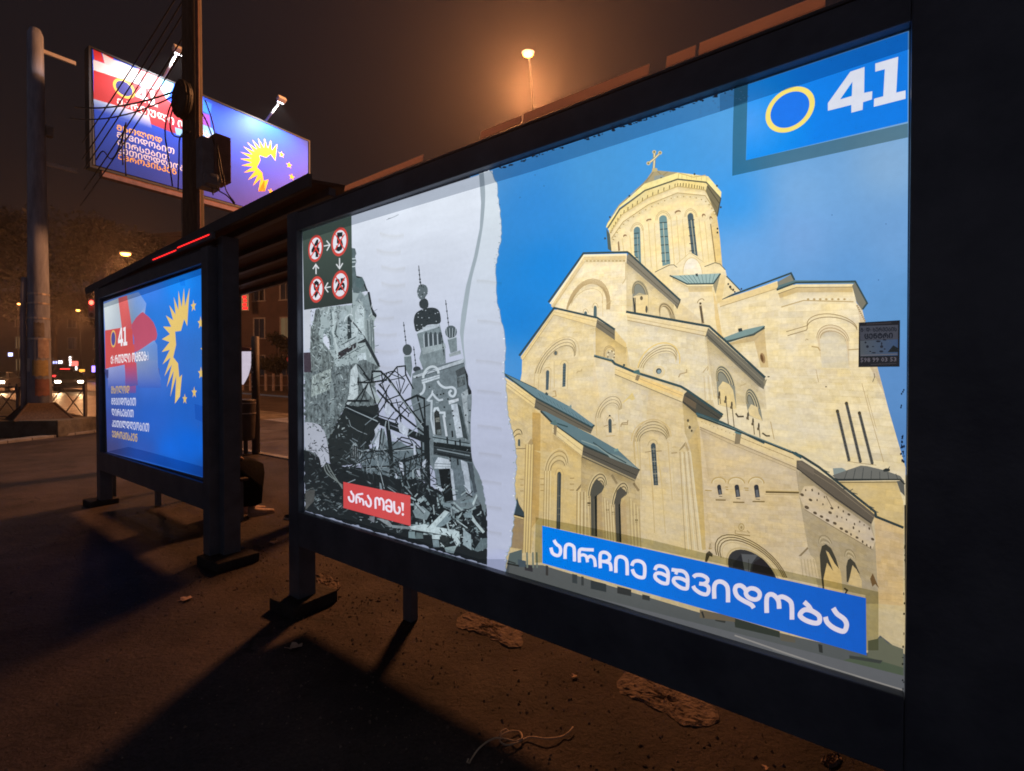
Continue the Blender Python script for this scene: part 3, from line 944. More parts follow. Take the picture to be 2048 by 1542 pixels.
    # side arches of the nave
    for (L, T, Rr, b1, b2) in (((1045, 1350), (1105, 1190), (1235, 1400), (1250, 1640), (1060, 1590)), ((1350, 1580), (1395, 1425), (1500, 1640), (1520, 1760), (1375, 1700))):
        P(a.arc("C:%g,%g" % L, "%g,%g" % T, "%g,%g" % Rr) + a.q("C:%g,%g %g,%g" % (*b1, *b2)), (150, 148, 130))
        for i in range(6):
            Ln(a.arc("C:%g,%g" % (L[0] + 4 * i, L[1]), "%g,%g" % (T[0] - 3 * i, T[1] + 13 * i), "%g,%g" % (Rr[0] - 13 * i, Rr[1] - 6 * i)), 1.3, (92, 90, 80) if i % 2 else (214, 196, 150))
        P("C:%g,%g %g,%g %g,%g %g,%g %g,%g %g,%g" % (L[0] + 20, L[1] + 60, T[0] + 5, T[1] + 160, T[0] + 70, T[1] + 190, Rr[0] - 20, Rr[1] + 40, *b1, b2[0] + 10, b2[1]), (240, 218, 164), **st)
    for x, y, h in ((1075, 445, 110), (1140, 490, 280), (1202, 550, 240), (1420, 720, 150), (1478, 770, 130), (1368, 660, 60)):
        Ln("G:%g,%g %g,%g" % (x, y, x + h * 0.1, y + h), 1.6, (120, 104, 78)); a.dot("G:%g,%g" % (x, y + 10), 2.0, 6.5, (84, 76, 62), n=8); a.dot("G:%g,%g" % (x - 6, y + 40), 2.6, 3.4, (112, 98, 74), n=7)
    Ln("G:1240,650 1265,685 1325,683", 3.0, (92, 82, 64)); Ln("G:1285,372 1352,345", 1.0, (190, 166, 120)); Ln("I:600,800 640,828 675,828", 2.8, (92, 82, 64))
    Ln("I:680,690 715,860", 1.6, (206, 180, 130))
    # middle front (2)
    P(":1188,712 1375,790 1372,852 1393,1000 1418,1130 1330,1110 1230,1090 1222,900 1185,765", (238, 218, 174), **st)
    P(":1188,712 1300,757 1290,870 1235,860 1200,800", (238, 222, 184), **st)
    P("G:695,525 845,655 880,800 960,520 840,560 :1393,838 1404,860 1426,1096 1404,1098 1390,930 1370,860", (226, 198, 136), **st)
    P("G:695,530 850,655 870,760 760,940 720,860", (214, 192, 142), **st)
    a.courses("G:20,300 690,560 860,1540 60,1540", 19, 11, 9)
    P("H:780,0 880,0 960,520 1000,1010 900,1030 850,560", (222, 194, 130), **st)
    P("G:0,165 712,440 692,532 0,245", (240, 216, 160), **st); P("G:245,265 700,440 692,500 240,320", (246, 214, 148), **st); Ln("G:0,196 700,470", 1.0, (200, 174, 124)); Ln("G:0,250 690,535", 1.3, (150, 136, 106))
    P("G:712,452 742,425 1110,680 1062,730 830,655 692,540", (84, 82, 72)); P("G:712,470 840,540 830,610 700,525", (112, 98, 78)); Ln("G:735,470 1080,705", 1.4, (60, 62, 58)); Ln("G:700,530 830,640", 1.2, (64, 60, 50))
    Ln("B:815,1190 1000,1240 :1230,727.5 1269,744 1362,773 1374,780 1446,830", 4.4, (62, 84, 86)); Ln("B:815,1183 1000,1232", 1.2, (130, 150, 148))
    P("G:190,215 250,200 265,255 195,240", (84, 116, 114)); P("G:225,255 262,262 240,318 208,308", (150, 132, 100)); a.dot("G:95,155", 2.4, 2.4, EDGE)
    a.arcs('G', (170, 940), (370, 715), (580, 890), 1, 1.4, (226, 196, 130))
    for i in range(7):
        Ln(a.arc("G:%g,940" % (196 + 10 * i), "%g,%g" % (375, 738 + 15 * i), "%g,%g" % (556 - 4 * i, 890 + 4 * i)), 1.2, (140, 122, 88) if i % 2 == 0 else (226, 204, 154))
    for x0, x1, c in ((196, 240, (220, 192, 132)), (240, 262, (226, 206, 160)), (256, 275, (214, 190, 142)), (545, 590, (222, 194, 138)), (580, 620, (230, 208, 160))):
        Ln("G:%g,940 %g,1540" % (x0, x1), 1.5, c)
    P(a.arc("G:370,985", "396,955", "420,985") + a.q("G:446,1390 400,1390"), (78, 90, 94)); Ln("G:398,1000 424,1380", 1.2, (140, 140, 126))
    for i in range(9):
        Ln("G:%g,%g %g,%g" % (376 + i * 3, 1020 + i * 42, 420 + i * 3, 1018 + i * 42), 1.2, (54, 64, 66) if i % 3 else (170, 164, 140))
    Ln(a.arc("G:340,985", "390,922", "436,970"), 1.3, (200, 178, 132)); Ln("G:312,1050 372,1042", 1.6, (170, 146, 104)); Ln("G:424,1040 482,1036", 1.6, (170, 146, 104)); Ln("G:580,1060 640,1055", 1.8, (180, 154, 108)); Ln("G:590,1000 630,996", 1.0, (206, 180, 130))
    Ln("G:440,1060 500,1540", 1.6, (232, 202, 138)); Ln("G:350,1060 400,1540", 1.4, (230, 200, 138)); Ln("H:380,300 410,850", 1.2, (214, 186, 130)); Ln("H:470,200 520,860", 1.4, (222, 196, 140))
    Ln("G:60,775 78,750 130,745 135,720", 2.0, (176, 154, 116)); P("G:60,560 180,440 210,500 180,520 150,500", (240, 214, 140), **st)
    P("G:660,1030 728,940 720,985 668,1035", (176, 154, 112)); P("G:730,940 765,1030 745,1045 722,985", (206, 182, 134), **st)
    for i in range(6):
        Ln("G:%g,1045 :%g,1100" % (668 + i * 22, 1371 + i * 6.4), 1.5, (246, 230, 190) if i % 2 else (196, 172, 126))
    for x, y, rr in ((752, 725, 14), (770, 795, 16), (790, 830, 12), (760, 760, 9), (745, 800, 7)):
        a.dot("G:%g,%g" % (x, y), rr / 6, rr / 4.4, (98, 88, 66) if rr > 10 else (240, 220, 170), n=8)
    # small arched window left of the middle front
    for i in range(6):
        Ln(a.arc("E:%g,700" % (975 + 11 * i), "%g,%g" % (1130, 465 + 17 * i), "%g,%g" % (1258 - 6 * i, 600 + 4 * i)), 1.1, (160, 140, 102) if i % 2 else (232, 210, 162))
    Ln("E:985,700 1000,880", 1.4, (216, 190, 138)); Ln("E:1015,700 1030,950", 1.2, (226, 204, 156)); Ln("E:1215,620 1240,900", 1.1, (222, 198, 148))
    P(a.arc("E:1115,735", "1133,706", "1150,735") + a.q("E:1152,850 1120,850"), (78, 90, 92)); Ln("E:1070,785 1112,772", 1.4, (180, 154, 110)); Ln("E:1155,772 1195,768", 1.4, (180, 154, 110)); a.dot("E:1130,678", 2.0, 2.2, (88, 84, 74)); Ln(a.arc("E:1100,735", "1130,685", "1170,735"), 1.2, (206, 182, 134)); Ln("E:1092,886 1185,880", 1.8, (214, 186, 130)); Ln("E:1242,790 1252,765 1312,765 1315,735", 1.8, (186, 162, 120))
    a.arcs('E', (1372, 1000), (1540, 715), (1750, 900), 2, 1.4, (214, 188, 136), 0.93)
    Ln("E:1400,900 1440,1200", 1.6, (230, 204, 144)); Ln("E:1380,1000 1385,1120", 1.2, (210, 184, 130)); Ln("E:1498,1050 1540,1042", 1.6, (186, 160, 116))
    # left chapels
    P("E:40,270 370,490 350,610 335,900 330,1542 150,1542 100,900", (232, 210, 158), **st)
    P("E:350,600 545,760 855,1000 840,1100 835,1542 330,1542 335,900", (230, 202, 142), **st)
    P("E:335,640 420,650 410,1542 330,1542", (208, 174, 108), **st)
    P("E:840,1090 1395,1340 1440,1400 1445,1542 835,1542", (212, 190, 144), **st)
    P("F:830,0 1440,300 1450,1000 840,880", (216, 194, 146), **st)
    a.courses("E:60,390 345,610 330,1540 160,1540", 16, 5, 10); a.courses("E:425,860 838,1120 835,1980 410,1980", 18, 6, 11); a.courses("E:840,1130 1395,1350 1440,1980 838,1980", 14, 8, 12)
    P("F:330,0 838,60 835,870 370,760 320,1040 230,1040", (232, 206, 146), **st)
    P("F:180,0 340,0 320,1060 110,1010 150,560", (230, 206, 150), **st); P("F:340,0 420,30 400,700 330,800", (212, 178, 112), **st)
    P("E:40,270 372,485 360,590 45,360", (244, 220, 160), **st); Ln("E:45,330 355,560", 1.2, (190, 164, 114)); Ln("E:45,300 365,520", 0.9, (206, 180, 130))
    P("E:370,495 945,795 972,775 935,860 415,625 355,595", (112, 106, 92)); Ln("E:372,530 940,830", 1.3, (78, 76, 66)); Ln("E:366,580 410,615", 1.4, (90, 84, 70))
    P("E:38,238 380,400 700,570 975,772 945,790 370,490", (112, 140, 148)); Ln("E:38,245 370,492 945,795 975,772", 3.0, (58, 76, 78)); Ln("E:38,236 380,398", 1.4, (66, 88, 92))
    for i in range(14):
        Ln("E:%g,%g %g,%g" % (395 + i * 38, 440 + i * 22, 425 + i * 38, 485 + i * 22), 0.8, (86, 112, 118))
    P("E:700,590 735,560 740,590 715,602", (130, 150, 148)); Ln("E:470,440 495,460", 4, (70, 84, 84)); Ln("E:540,480 580,475 570,420 545,425", 1.6, (190, 160, 110))
    P("E:418,622 470,632 960,880 1220,1030 1440,1232 850,968 560,765", (106, 132, 138)); Ln("E:420,628 560,768 850,975 1440,1236", 3.4, (60, 72, 70)); P("E:1090,1050 1220,1085 1320,1140 1430,1225 1130,1105", (140, 156, 152)); Ln("E:960,950 1100,1050 1300,1160", 2.2, (70, 88, 90)); Ln("E:575,750 700,790", 2.4, (64, 86, 88)); P("E:1170,1020 1215,1010 1225,1035 1180,1045", (130, 162, 160)); Ln("E:840,930 1000,990 1150,1100", 2.0, (150, 168, 164))
    P("E:858,990 1438,1236 1392,1342 842,1098", (100, 95, 84)); Ln("E:855,1040 1410,1290", 1.4, (70, 68, 60)); Ln("E:850,1085 1392,1335", 2.2, (176, 160, 124)); Ln("E:845,1100 1385,1345", 1.0, (110, 100, 80))
    P("E:545,760 858,985 845,1095 540,860", (244, 222, 166), **st); Ln("E:545,800 850,1040", 0.9, (190, 166, 118)); Ln("E:540,850 845,1090", 1.1, (186, 160, 112)); P("E:555,770 590,775 580,880 555,860", (150, 132, 100)); P("E:515,755 570,715 600,770 560,775", (96, 124, 124))
    for i in range(6):
        Ln(a.arc("E:%g,1240" % (460 + 13 * i), "%g,%g" % (590, 1018 + 24 * i), "%g,%g" % (708 - 8 * i, 1160 + 6 * i)), 1.2, (156, 134, 94) if i % 2 else (238, 214, 160))
        Ln("E:%g,1240 :%g,1062" % (460 + 13 * i, 1087 + 2.6 * i), 1.1, (180, 154, 106) if i % 2 == 0 else (244, 222, 168))
    P(a.arc("F:592,250", "612,222", "632,250") + a.q("F:622,815 582,808"), (70, 78, 80)); Ln(a.arc("F:572,255", "612,185", "655,255"), 1.4, (210, 182, 126)); Ln("F:655,255 640,815", 1.4, (222, 192, 132)); Ln("F:570,255 560,800", 1.4, (238, 210, 150)); Ln("F:606,240 600,800", 0.9, (120, 118, 104))
    for y in (470, 600, 660):
        Ln("F:592,%g 626,%g" % (y, y), 1.0, (130, 126, 108))
    # arches of the chapel side
    for (L, T, Rr, bx, by) in (((905, 470), (1000, 240), (1105, 350), 930, 900), ((1150, 560), (1240, 335), (1325, 440), 1185, 950)):
        for i in range(6):
            Ln(a.arc("F:%g,%g" % (L[0] + 9 * i, L[1]), "%g,%g" % (T[0] + 3 * i, T[1] + 17 * i), "%g,%g" % (Rr[0] - 7 * i, Rr[1] + 6 * i)), 1.3, (84, 78, 66) if i % 2 else (230, 208, 156))
        Ln("F:%g,%g %g,%g" % (L[0], L[1], L[0] + 20, by), 1.6, (240, 216, 160)); Ln("F:%g,%g %g,%g" % (L[0] + 14, L[1], L[0] + 30, by), 1.0, (180, 156, 112))
    P("F:935,430 955,350 1000,300 1045,335 1075,380 1050,430 1000,470 1000,890 940,880", (92, 90, 80)); P("F:975,480 1000,460 1002,890 985,885", (40, 44, 42)); P("F:1000,470 1050,430 1050,480 1060,900 1002,890", (196, 172, 128), **st); Ln("F:970,500 972,885", 1.4, (120, 112, 92))
    P("F:1183,520 1200,420 1240,375 1300,430 1308,450 1250,500 1240,560 1252,950 1192,940", (94, 90, 80)); P("F:1222,560 1240,545 1250,950 1232,945", (40, 44, 42)); P("F:1242,560 1290,500 1320,960 1252,950", (206, 180, 132), **st)
    for (x, y) in ((915, 545), (1165, 640), (1400, 720), (1105, 615)):
        Ln("F:%g,%g %g,%g" % (x - 14, y, x + 18, y), 3.0, (92, 78, 54)); Ln("F:%g,%g %g,%g" % (x - 8, y - 60, x + 12, y - 60), 1.2, (150, 128, 90)); Ln("F:%g,%g %g,%g" % (x - 10, y + 22, x + 14, y + 24), 1.6, (150, 128, 90))
    for i in range(9):
        Ln("F:%g,%g %g,%g" % (1065 + i * 14, 480 + i * 14, 1085 + i * 14, 905 + i * 6), 1.2, (244, 222, 170) if i % 2 else (190, 164, 116))
    for i in range(7):
        Ln("F:%g,%g %g,%g" % (1330 + i * 17, 480 + i * 20, 1350 + i * 17, 975 + i * 4), 1.2, (246, 222, 160) if i % 2 else (196, 170, 118))
    for i in range(6):
        Ln("F:%g,430 %g,880" % (795 + i * 17, 790 + i * 18), 1.6, (246, 224, 170) if i % 2 else (178, 152, 106))
    P("F:782,415 838,345 832,385 795,425", (150, 128, 90)); Ln("F:1150,255 1205,345", 4, (166, 146, 108)); Ln("F:1375,340 1430,420", 4, (160, 138, 100))
    for y in (290, 350, 410):
        Ln("F:720,%g 765,%g" % (y, y), 2.0, (190, 160, 106)); Ln("F:418,%g 455,%g" % (y + 5, y + 5), 2.0, (196, 164, 106)); Ln("F:210,%g 245,%g" % (y + 10, y + 10), 1.6, (190, 160, 106))
    for i in range(7):
        Ln("E:%g,970 :%g,1106" % (268 + i * 14, 1046 + i * 2.5), 1.5, (250, 222, 150) if i % 2 else (188, 158, 104))
    P("E:285,965 325,905 345,960 330,975", (188, 162, 114))
    for i in range(4):
        Ln(a.arc("E:%g,900" % (118 + 10 * i), "%g,%g" % (180, 790 + 26 * i), "%g,870" % (236 - 8 * i)), 1.3, (96, 86, 66) if i % 2 else (232, 208, 156))
    P(a.arc("E:186,935", "198,915", "210,935") + a.q("E:210,990 186,985"), (88, 98, 98)); Ln("E:165,1015 268,1012", 1.6, (150, 128, 92))
    P("F:150,600 178,480 200,560 250,640 255,690 150,655", (64, 78, 84)); Ln("F:145,660 250,690", 2.4, (50, 52, 50)); Ln("F:145,690 245,715", 1.6, (150, 128, 90)); P("F:145,700 250,720 235,1020 110,1000 130,800", (178, 154, 116), **st)
    # long front (1) with the portal
    P("G:838,690 1540,965 :1597,922 1599,1000 1616,1095 1640,1290 1420,1250 1412,1100 1400,860", (236, 214, 172), **st)
    P("J:925,190 1100,280 1650,690 1695,900 1725,1480 1180,1480 1040,930 960,470", (200, 182, 146), **st)
    P("J:1680,640 1962,765 1956,1500 1722,1480 1690,900", (236, 206, 154), **st)
    a.courses("J:20,120 940,215 1035,930 110,940", 17, 13, 5); a.courses("J:1690,700 1955,800 1955,1440 1725,1440", 12, 4, 15); a.courses("J:975,560 1650,960 1700,1400 1050,960", 9, 8, 25)
    P("G:845,690 1540,965 1540,1020 1230,905 850,730", (246, 224, 172), **st); P("I:0,665 900,1000 965,1045 930,1110 350,880 0,740", (244, 222, 172), **st)
    Ln("I:0,742 350,892 930,1135", 1.0, (150, 130, 96)); Ln("I:0,765 300,905 920,1160", 0.7, (176, 154, 116)); Ln("I:395,845 900,1050", 1.2, (190, 164, 118))
    for i in range(24):
        t = i / 23.0
        a.dot("I:%g,%g" % (20 + 880 * t, 690 + 360 * t), 1.1, 1.2, (178, 152, 106), n=5)
    P("I:345,800 400,815 385,905 335,905", (150, 134, 106)); P("I:330,790 385,765 415,800 395,815 345,802", (104, 140, 140))
    P("J:932,100 985,100 1280,290 1690,625 1652,715 1300,472 958,200 930,182", (112, 102, 88)); Ln("J:935,175 1300,455 1655,705", 1.6, (70, 66, 58)); Ln("J:950,125 1290,345 1680,650", 1.2, (146, 132, 110)); P("J:960,105 1100,190 1100,240 955,150", (126, 114, 98))
    Ln("G:835,650 1100,745 1540,955", 4.6, (62, 88, 92)); P("G:835,650 900,665 1080,745 1060,765 850,690", (84, 110, 114)); Ln("I:0,640 350,772 900,990 985,1025 1150,1130 1330,1275 1690,1560 :1752,1033 1807,1055", 4.4, (60, 72, 72)); Ln("I:0,634 350,764 890,980", 1.3, (120, 144, 142))
    P("I:890,985 925,980 985,1020 975,1050 900,1005", (62, 90, 94))
    for s_ in ("J:1150,160 1210,200 1250,215", "J:1380,370 1440,395 1475,375", "J:1440,400 1520,425", "J:1590,520 1680,560", "J:1640,575 1720,600"):
        Ln(s_, 1.4, (84, 88, 84))
    # carved frieze
    P("J:958,440 1005,350 1100,345 1640,740 1692,870 1662,955 1300,745 1010,570", (232, 212, 178), **st)
    for (x, y, r_) in ((985, 430, 20), (1020, 385, 11), (1082, 385, 14), (1145, 420, 13), (1200, 452, 11), (1066, 480, 19), (1130, 482, 12), (1186, 522, 11), (1030, 552, 24), (1110, 606, 20), (1172, 640, 18), (1230, 676, 20), (1272, 560, 17), (1255, 602, 19), (1335, 552, 12), (1382, 590, 12), (1322, 640, 13), (1300, 705, 20), (1363, 756, 18), (1436, 620, 16), (1368, 650, 9), (1413, 670, 11), (1540, 690, 11), (1490, 712, 13), (1480, 748, 15), (1412, 785, 18), (1456, 812, 14), (1514, 842, 16), (1568, 882, 15), (1608, 915, 13), (1645, 935, 13), (1582, 722, 9), (1535, 782, 11), (1632, 755, 14), (1664, 858, 18)):
        big = r_ > 15
        a.dot("J:%g,%g" % (x, y), r_ / (4.6 if big else 8), r_ / (7.0 if big else 4.6), (104, 88, 68), n=8, rot=0.5 if big else -0.15)
    Ln("J:1010,572 1300,748 1662,958", 1.2, (150, 130, 98)); Ln("J:1215,440 1270,545", 1.2, (130, 112, 84))
    # slit windows and mouldings of the front
    for x, w_, yb, xs in ((166, 46, 438, 250), (334, 52, 460, 430), (521, 54, 465, 625)):
        P(a.arc("J:%g,355" % x, "%g,332" % (x + w_ * .42), "%g,352" % (x + w_ * .84)) + a.q("J:%g,%g %g,%g" % (x + w_ + 4, yb - 12, x + 14, yb - 6)), (58, 60, 66)); P("J:%g,385 %g,380 %g,%g %g,%g" % (x + 16, x + w_ * .7, x + w_ - 4, yb - 15, x + 22, yb - 12), (112, 114, 116)); Ln("J:%g,%g %g,%g" % (x - 14, yb + 42 - (x > 400) * 12, xs, yb + 44 - (x > 400) * 12), 2.2, (140, 116, 72)); Ln("J:%g,%g %g,%g" % (x + 18, yb + 6, x + w_ + 4, yb + 10), 1.2, (90, 82, 66))
    for L, T, Rr in (((115, 320), (178, 262), (250, 312)), ((275, 322), (345, 262), (432, 320)), ((468, 320), (545, 260), (618, 322))):
        Ln(a.arc("J:%g,%g" % L, "%g,%g" % T, "%g,%g" % Rr), 2.0, (206, 176, 116)); Ln(a.arc("J:%g,%g" % (L[0] + 12, L[1]), "%g,%g" % (T[0], T[1] + 14), "%g,%g" % (Rr[0] - 12, Rr[1])), 1.2, (246, 228, 184))
    for s_ in ("J:50,388 115,392", "J:245,355 272,358", "J:425,365 470,368", "J:250,380 275,382", "J:435,385 470,388"):
        Ln(s_, 2.0, (196, 166, 106))
    Ln("J:634,404 955,410", 3.2, (116, 96, 60)); Ln("J:634,390 955,398", 1.6, (226, 198, 138)); Ln("J:625,425 950,432", 1.0, (190, 166, 116))
    # relief and portal
    a.dot("J:400,742", 6.5, 8, (196, 168, 112)); a.dot("J:400,742", 4.6, 6, (226, 202, 152)); a.dot("J:400,745", 2.2, 3.2, (176, 148, 98))
    Ln("J:335,808 485,826", 2.2, (172, 146, 98)); Ln("J:345,770 340,800", 2, (190, 164, 116)); Ln("J:455,775 480,800", 2, (190, 164, 116)); Ln("J:355,780 450,790", 1.2, (196, 170, 120))
    P(a.arc("J:165,1010", "400,825", "850,1250") + a.q("J:840,1260 200,1120"), (240, 218, 170), **st)
    for i in range(4):
        Ln(a.arc("J:%g,%g" % (162 + 22 * i, 1010 + 12 * i), "%g,%g" % (400 + 6 * i, 835 + 24 * i), "%g,%g" % (838 - 16 * i, 1230)), 1.8 if i < 3 else 1.0, (120, 100, 66) if i != 3 else (214, 186, 132))
    P(a.arc("J:280,1140", "440,962", "740,1240"), (64, 64, 66)); P("J:395,1000 560,1010 500,1090 480,1180 430,1160", (104, 106, 108)); Ln("J:470,1050 470,1180", 1.0, (64, 62, 62)); P("J:320,1090 400,1000 430,1160 320,1130", (50, 50, 54)); P("J:520,1080 600,1030 690,1150 720,1235 500,1170", (50, 46, 48)); Ln(a.arc("J:270,1130", "438,950", "760,1250"), 2.4, (214, 190, 140))
    P("J:48,1075 60,995 90,970 125,1000 120,1030 95,1020 70,1080", (88, 80, 62)); Ln("J:95,960 100,900", 1.2, (150, 130, 92)); Ln("J:82,945 115,950", 1.4, (190, 160, 100))
    # side arches and buttress at the right
    P("J:955,1025 1040,935 1060,1000 1110,1060 1150,1240 985,1200", (226, 206, 168), **st); P("J:950,1022 1038,932 1045,950 975,1020", (150, 130, 96))
    for i in range(5):
        Ln("J:%g,1050 %g,1220" % (975 + i * 30, 995 + i * 32), 1.0, (190, 168, 128))
    P("J:1180,990 1230,980 1310,1040 1360,1180 1380,1420 1190,1340", (234, 204, 142), **st)
    P("J:1155,1010 1175,925 1215,905 1265,945 1310,1040 1342,1145 1300,1095 1240,985 1212,965 1285,1165 1225,1085 1192,1240 1200,1335 1182,1335 1163,1160", (78, 74, 62))
    P("J:1410,1120 1425,1060 1450,1040 1495,1085 1545,1200 1500,1150 1472,1105 1505,1225 1460,1175 1428,1275 1414,1270", (78, 74, 62)); P("J:1470,1110 1510,1150 1560,1260 1560,1330 1430,1290", (232, 204, 146), **st)
    P("J:1640,1240 1665,1185 1728,1335 1690,1290 1662,1315", (128, 98, 62)); Ln("J:1390,1330 1420,1350 1400,1385", 3, (70, 64, 52))
    for i in range(4):
        Ln(a.arc("J:%g,900" % (1150 + 10 * i), "%g,%g" % (1190, 820 + 22 * i), "%g,905" % (1272 - 8 * i)), 1.1, (150, 134, 100) if i % 2 == 0 else (226, 206, 166)); Ln(a.arc("J:%g,1030" % (1400 + 10 * i), "%g,%g" % (1435, 955 + 20 * i), "%g,1040" % (1500 - 7 * i)), 1.1, (150, 134, 100) if i % 2 == 0 else (226, 206, 166))
    # soft shade under the eaves and round the drum
    for s_, dx, dy, k in (("C:130,722 936,884", 0, 15, .80), ("D:715,392 890,332 1462,330", 0, 11, .84), ("B:82,1240 400,770 832,895", 2, 14, .82), ("B:385,692 722,214 1140,205", 2, 12, .84),
                          ("I:0,745 350,895 930,1138", 0, 16, .82), ("G:0,250 692,535", 0, 13, .80), ("E:45,362 358,592", 0, 13, .80), ("E:545,862 845,1097", 0, 13, .78), ("E:842,1098 1392,1342", 0, 24, .62),
                          ("A:222,962 340,792 600,614 900,494 1185,522 1300,690", 0, 15, .80), ("A:205,908 336,720 592,550 900,428 1182,466 1308,640", 0, 8, .80), ("C:930,890 1480,1402", -3, 20, .72), ("B:832,896 1148,1112", -2, 18, .70), ("C:118,137 608,562", -2, 18, .72),
                          ("J:958,202 1300,474 1652,717", -2, 15, .74), ("G:692,542 830,657 1062,732", 0, 14, .68), ("D:85,480 690,290", 0, 10, .85), ("C:592,290 745,384 1006,380", 0, 10, .82), ("J:1335,314 1900,312", 0, 9, .82), ("D:205,872 460,832", 0, 8, .82)):
        a.shade(s_, dx, dy, k)
    a.shade("A:1300,700 1335,950 1362,1240", -22, 2, .86); a.shade("A:215,1090 225,960", 14, 2, .86); a.shade("D:1530,640 1640,1000 1760,1400", -24, 4, .90); a.shade("G:880,800 960,1300", 16, 0, .88); a.shade(":1393,860 1425,1095", -14, 0, .90); a.shade("E:835,1100 835,1542", 18, 0, .86); a.shade("E:335,900 332,1542", 12, 0, .86); a.shade("B:830,900 830,1300", 16, 0, .86); a.shade("B:1145,230 1140,700", 14, 0, .88); a.shade("C:940,900 1000,1400", 14, 0, .88)
    for L, T, Rr, dy in (("B:545,700", "790,455", "950,650", 10), ("B:255,1370", "470,1105", "620,1190", 10), ("C:290,1215", "490,1060", "640,1150", 10), ("D:1130,800", "1255,735", "1395,850", 10), ("G:255,940", "375,830", "540,920", 9), ("E:1030,700", "1130,560", "1225,640", 8), ("E:520,1240", "590,1140", "680,1200", 8)):
        a.shade(a.arc(L, T, Rr, 10), 0, dy, .80)
    # ---------------- street at the foot of the church
    P(":1010,1149 1016,1128 1086,1130 1200,1165 1400,1225 1600,1275 1735,1305 1760,1270 1812,1310 1812,1392 1600,1330 1300,1235", (104, 108, 108))
    P("K:1620,920 1760,890 1800,940 1960,1000 1960,1350 1800,1280 1620,1180", (122, 124, 104)); P("K:1560,1060 1960,1180 1955,1320 1500,1190 1300,1130", (96, 108, 88))
    P("K:330,700 770,830 770,890 340,790", (64, 70, 62)); P("K:770,850 920,880 920,940 780,920", (112, 106, 92)); P("K:1140,950 1180,960 1185,1040 1150,1030", (60, 62, 60)); P("K:1440,1060 1760,1110 1740,1140 1440,1090", (74, 78, 74)); P("K:140,680 250,700 245,750 150,730", (66, 68, 64))
    P("K:0,620 340,690 340,740 0,700", (124, 112, 92)); Ln("K:20,640 40,700", 3, (58, 60, 58))
    for (x0, y0, x1, y1, c) in ((1050, 1128, 1066, 1140, (66, 64, 68)), (1092, 1130, 1097, 1150, (70, 68, 66)), (1145, 1147, 1155, 1165, (70, 76, 78)), (1163, 1152, 1168, 1170, (70, 74, 74)), (1182, 1160, 1213, 1177, (64, 70, 72)), (1235, 1172, 1263, 1186, (62, 64, 64)), (1285, 1188, 1300, 1198, (66, 68, 66))):
        P([(x0, y0), (x1, y0 + (x1 - x0) * .25), (x1, y1 + (x1 - x0) * .22), (x0, y1)], c)
    a.grad("1008,1148 1812,1352 1812,1400 1008,1170", 12, 1, (118, 120, 124), raw=False)
    Ln("1020,1146 1250,1214 1480,1296", 1.3, (64, 70, 72)); Ln("1070,1180 1300,1262 1500,1318", 1.0, (82, 86, 84))
    Ln("K:335,868 700,995 1200,1165 1950,1392", 2.6, (170, 166, 162)); Ln("K:700,1010 1500,1262", 1.2, (142, 142, 140))
    P("F:100,1060 230,1020 230,1200 80,1160", (104, 118, 118)); P("F:185,1120 270,1140 270,1200 190,1200", (84, 98, 108)); Ln("F:75,1165 200,1190", 3, (52, 54, 52)); Ln("F:85,1140 165,1165", 2, (60, 64, 62))
    for x in (280, 340, 380):
        Ln("F:%g,1050 %g,1210" % (x, x + 4), 3.0, (130, 140, 128))
    a.lw = 1.0
    # ---------------- blue caption with its film border
    P("F:370,690 800,770 1200,850 1540,920 :1400,1103.5 1757,1183 1757,1300 1731,1300 1731,1190 1085,1050 1085,1125 1070,1125", (206, 206, 184), mi=TINT, raw=True)
    bl = lambda x, y: (0 + 24 * min(1, max(0, (x - 1085) / 400)), 122 - 32 * (x - 1085) / 650, 228 - 36 * (x - 1085) / 650)
    a.grad("1085,1051 1732,1195.5 1733,1310 1085.5,1126", 12, 2, bl)
    WHT = (222, 220, 238)
    wl = lambda x, y: (228 - (x - 1085) * 0.02, 224 - (x - 1085) * 0.025, 242 - (x - 1085) * 0.03)
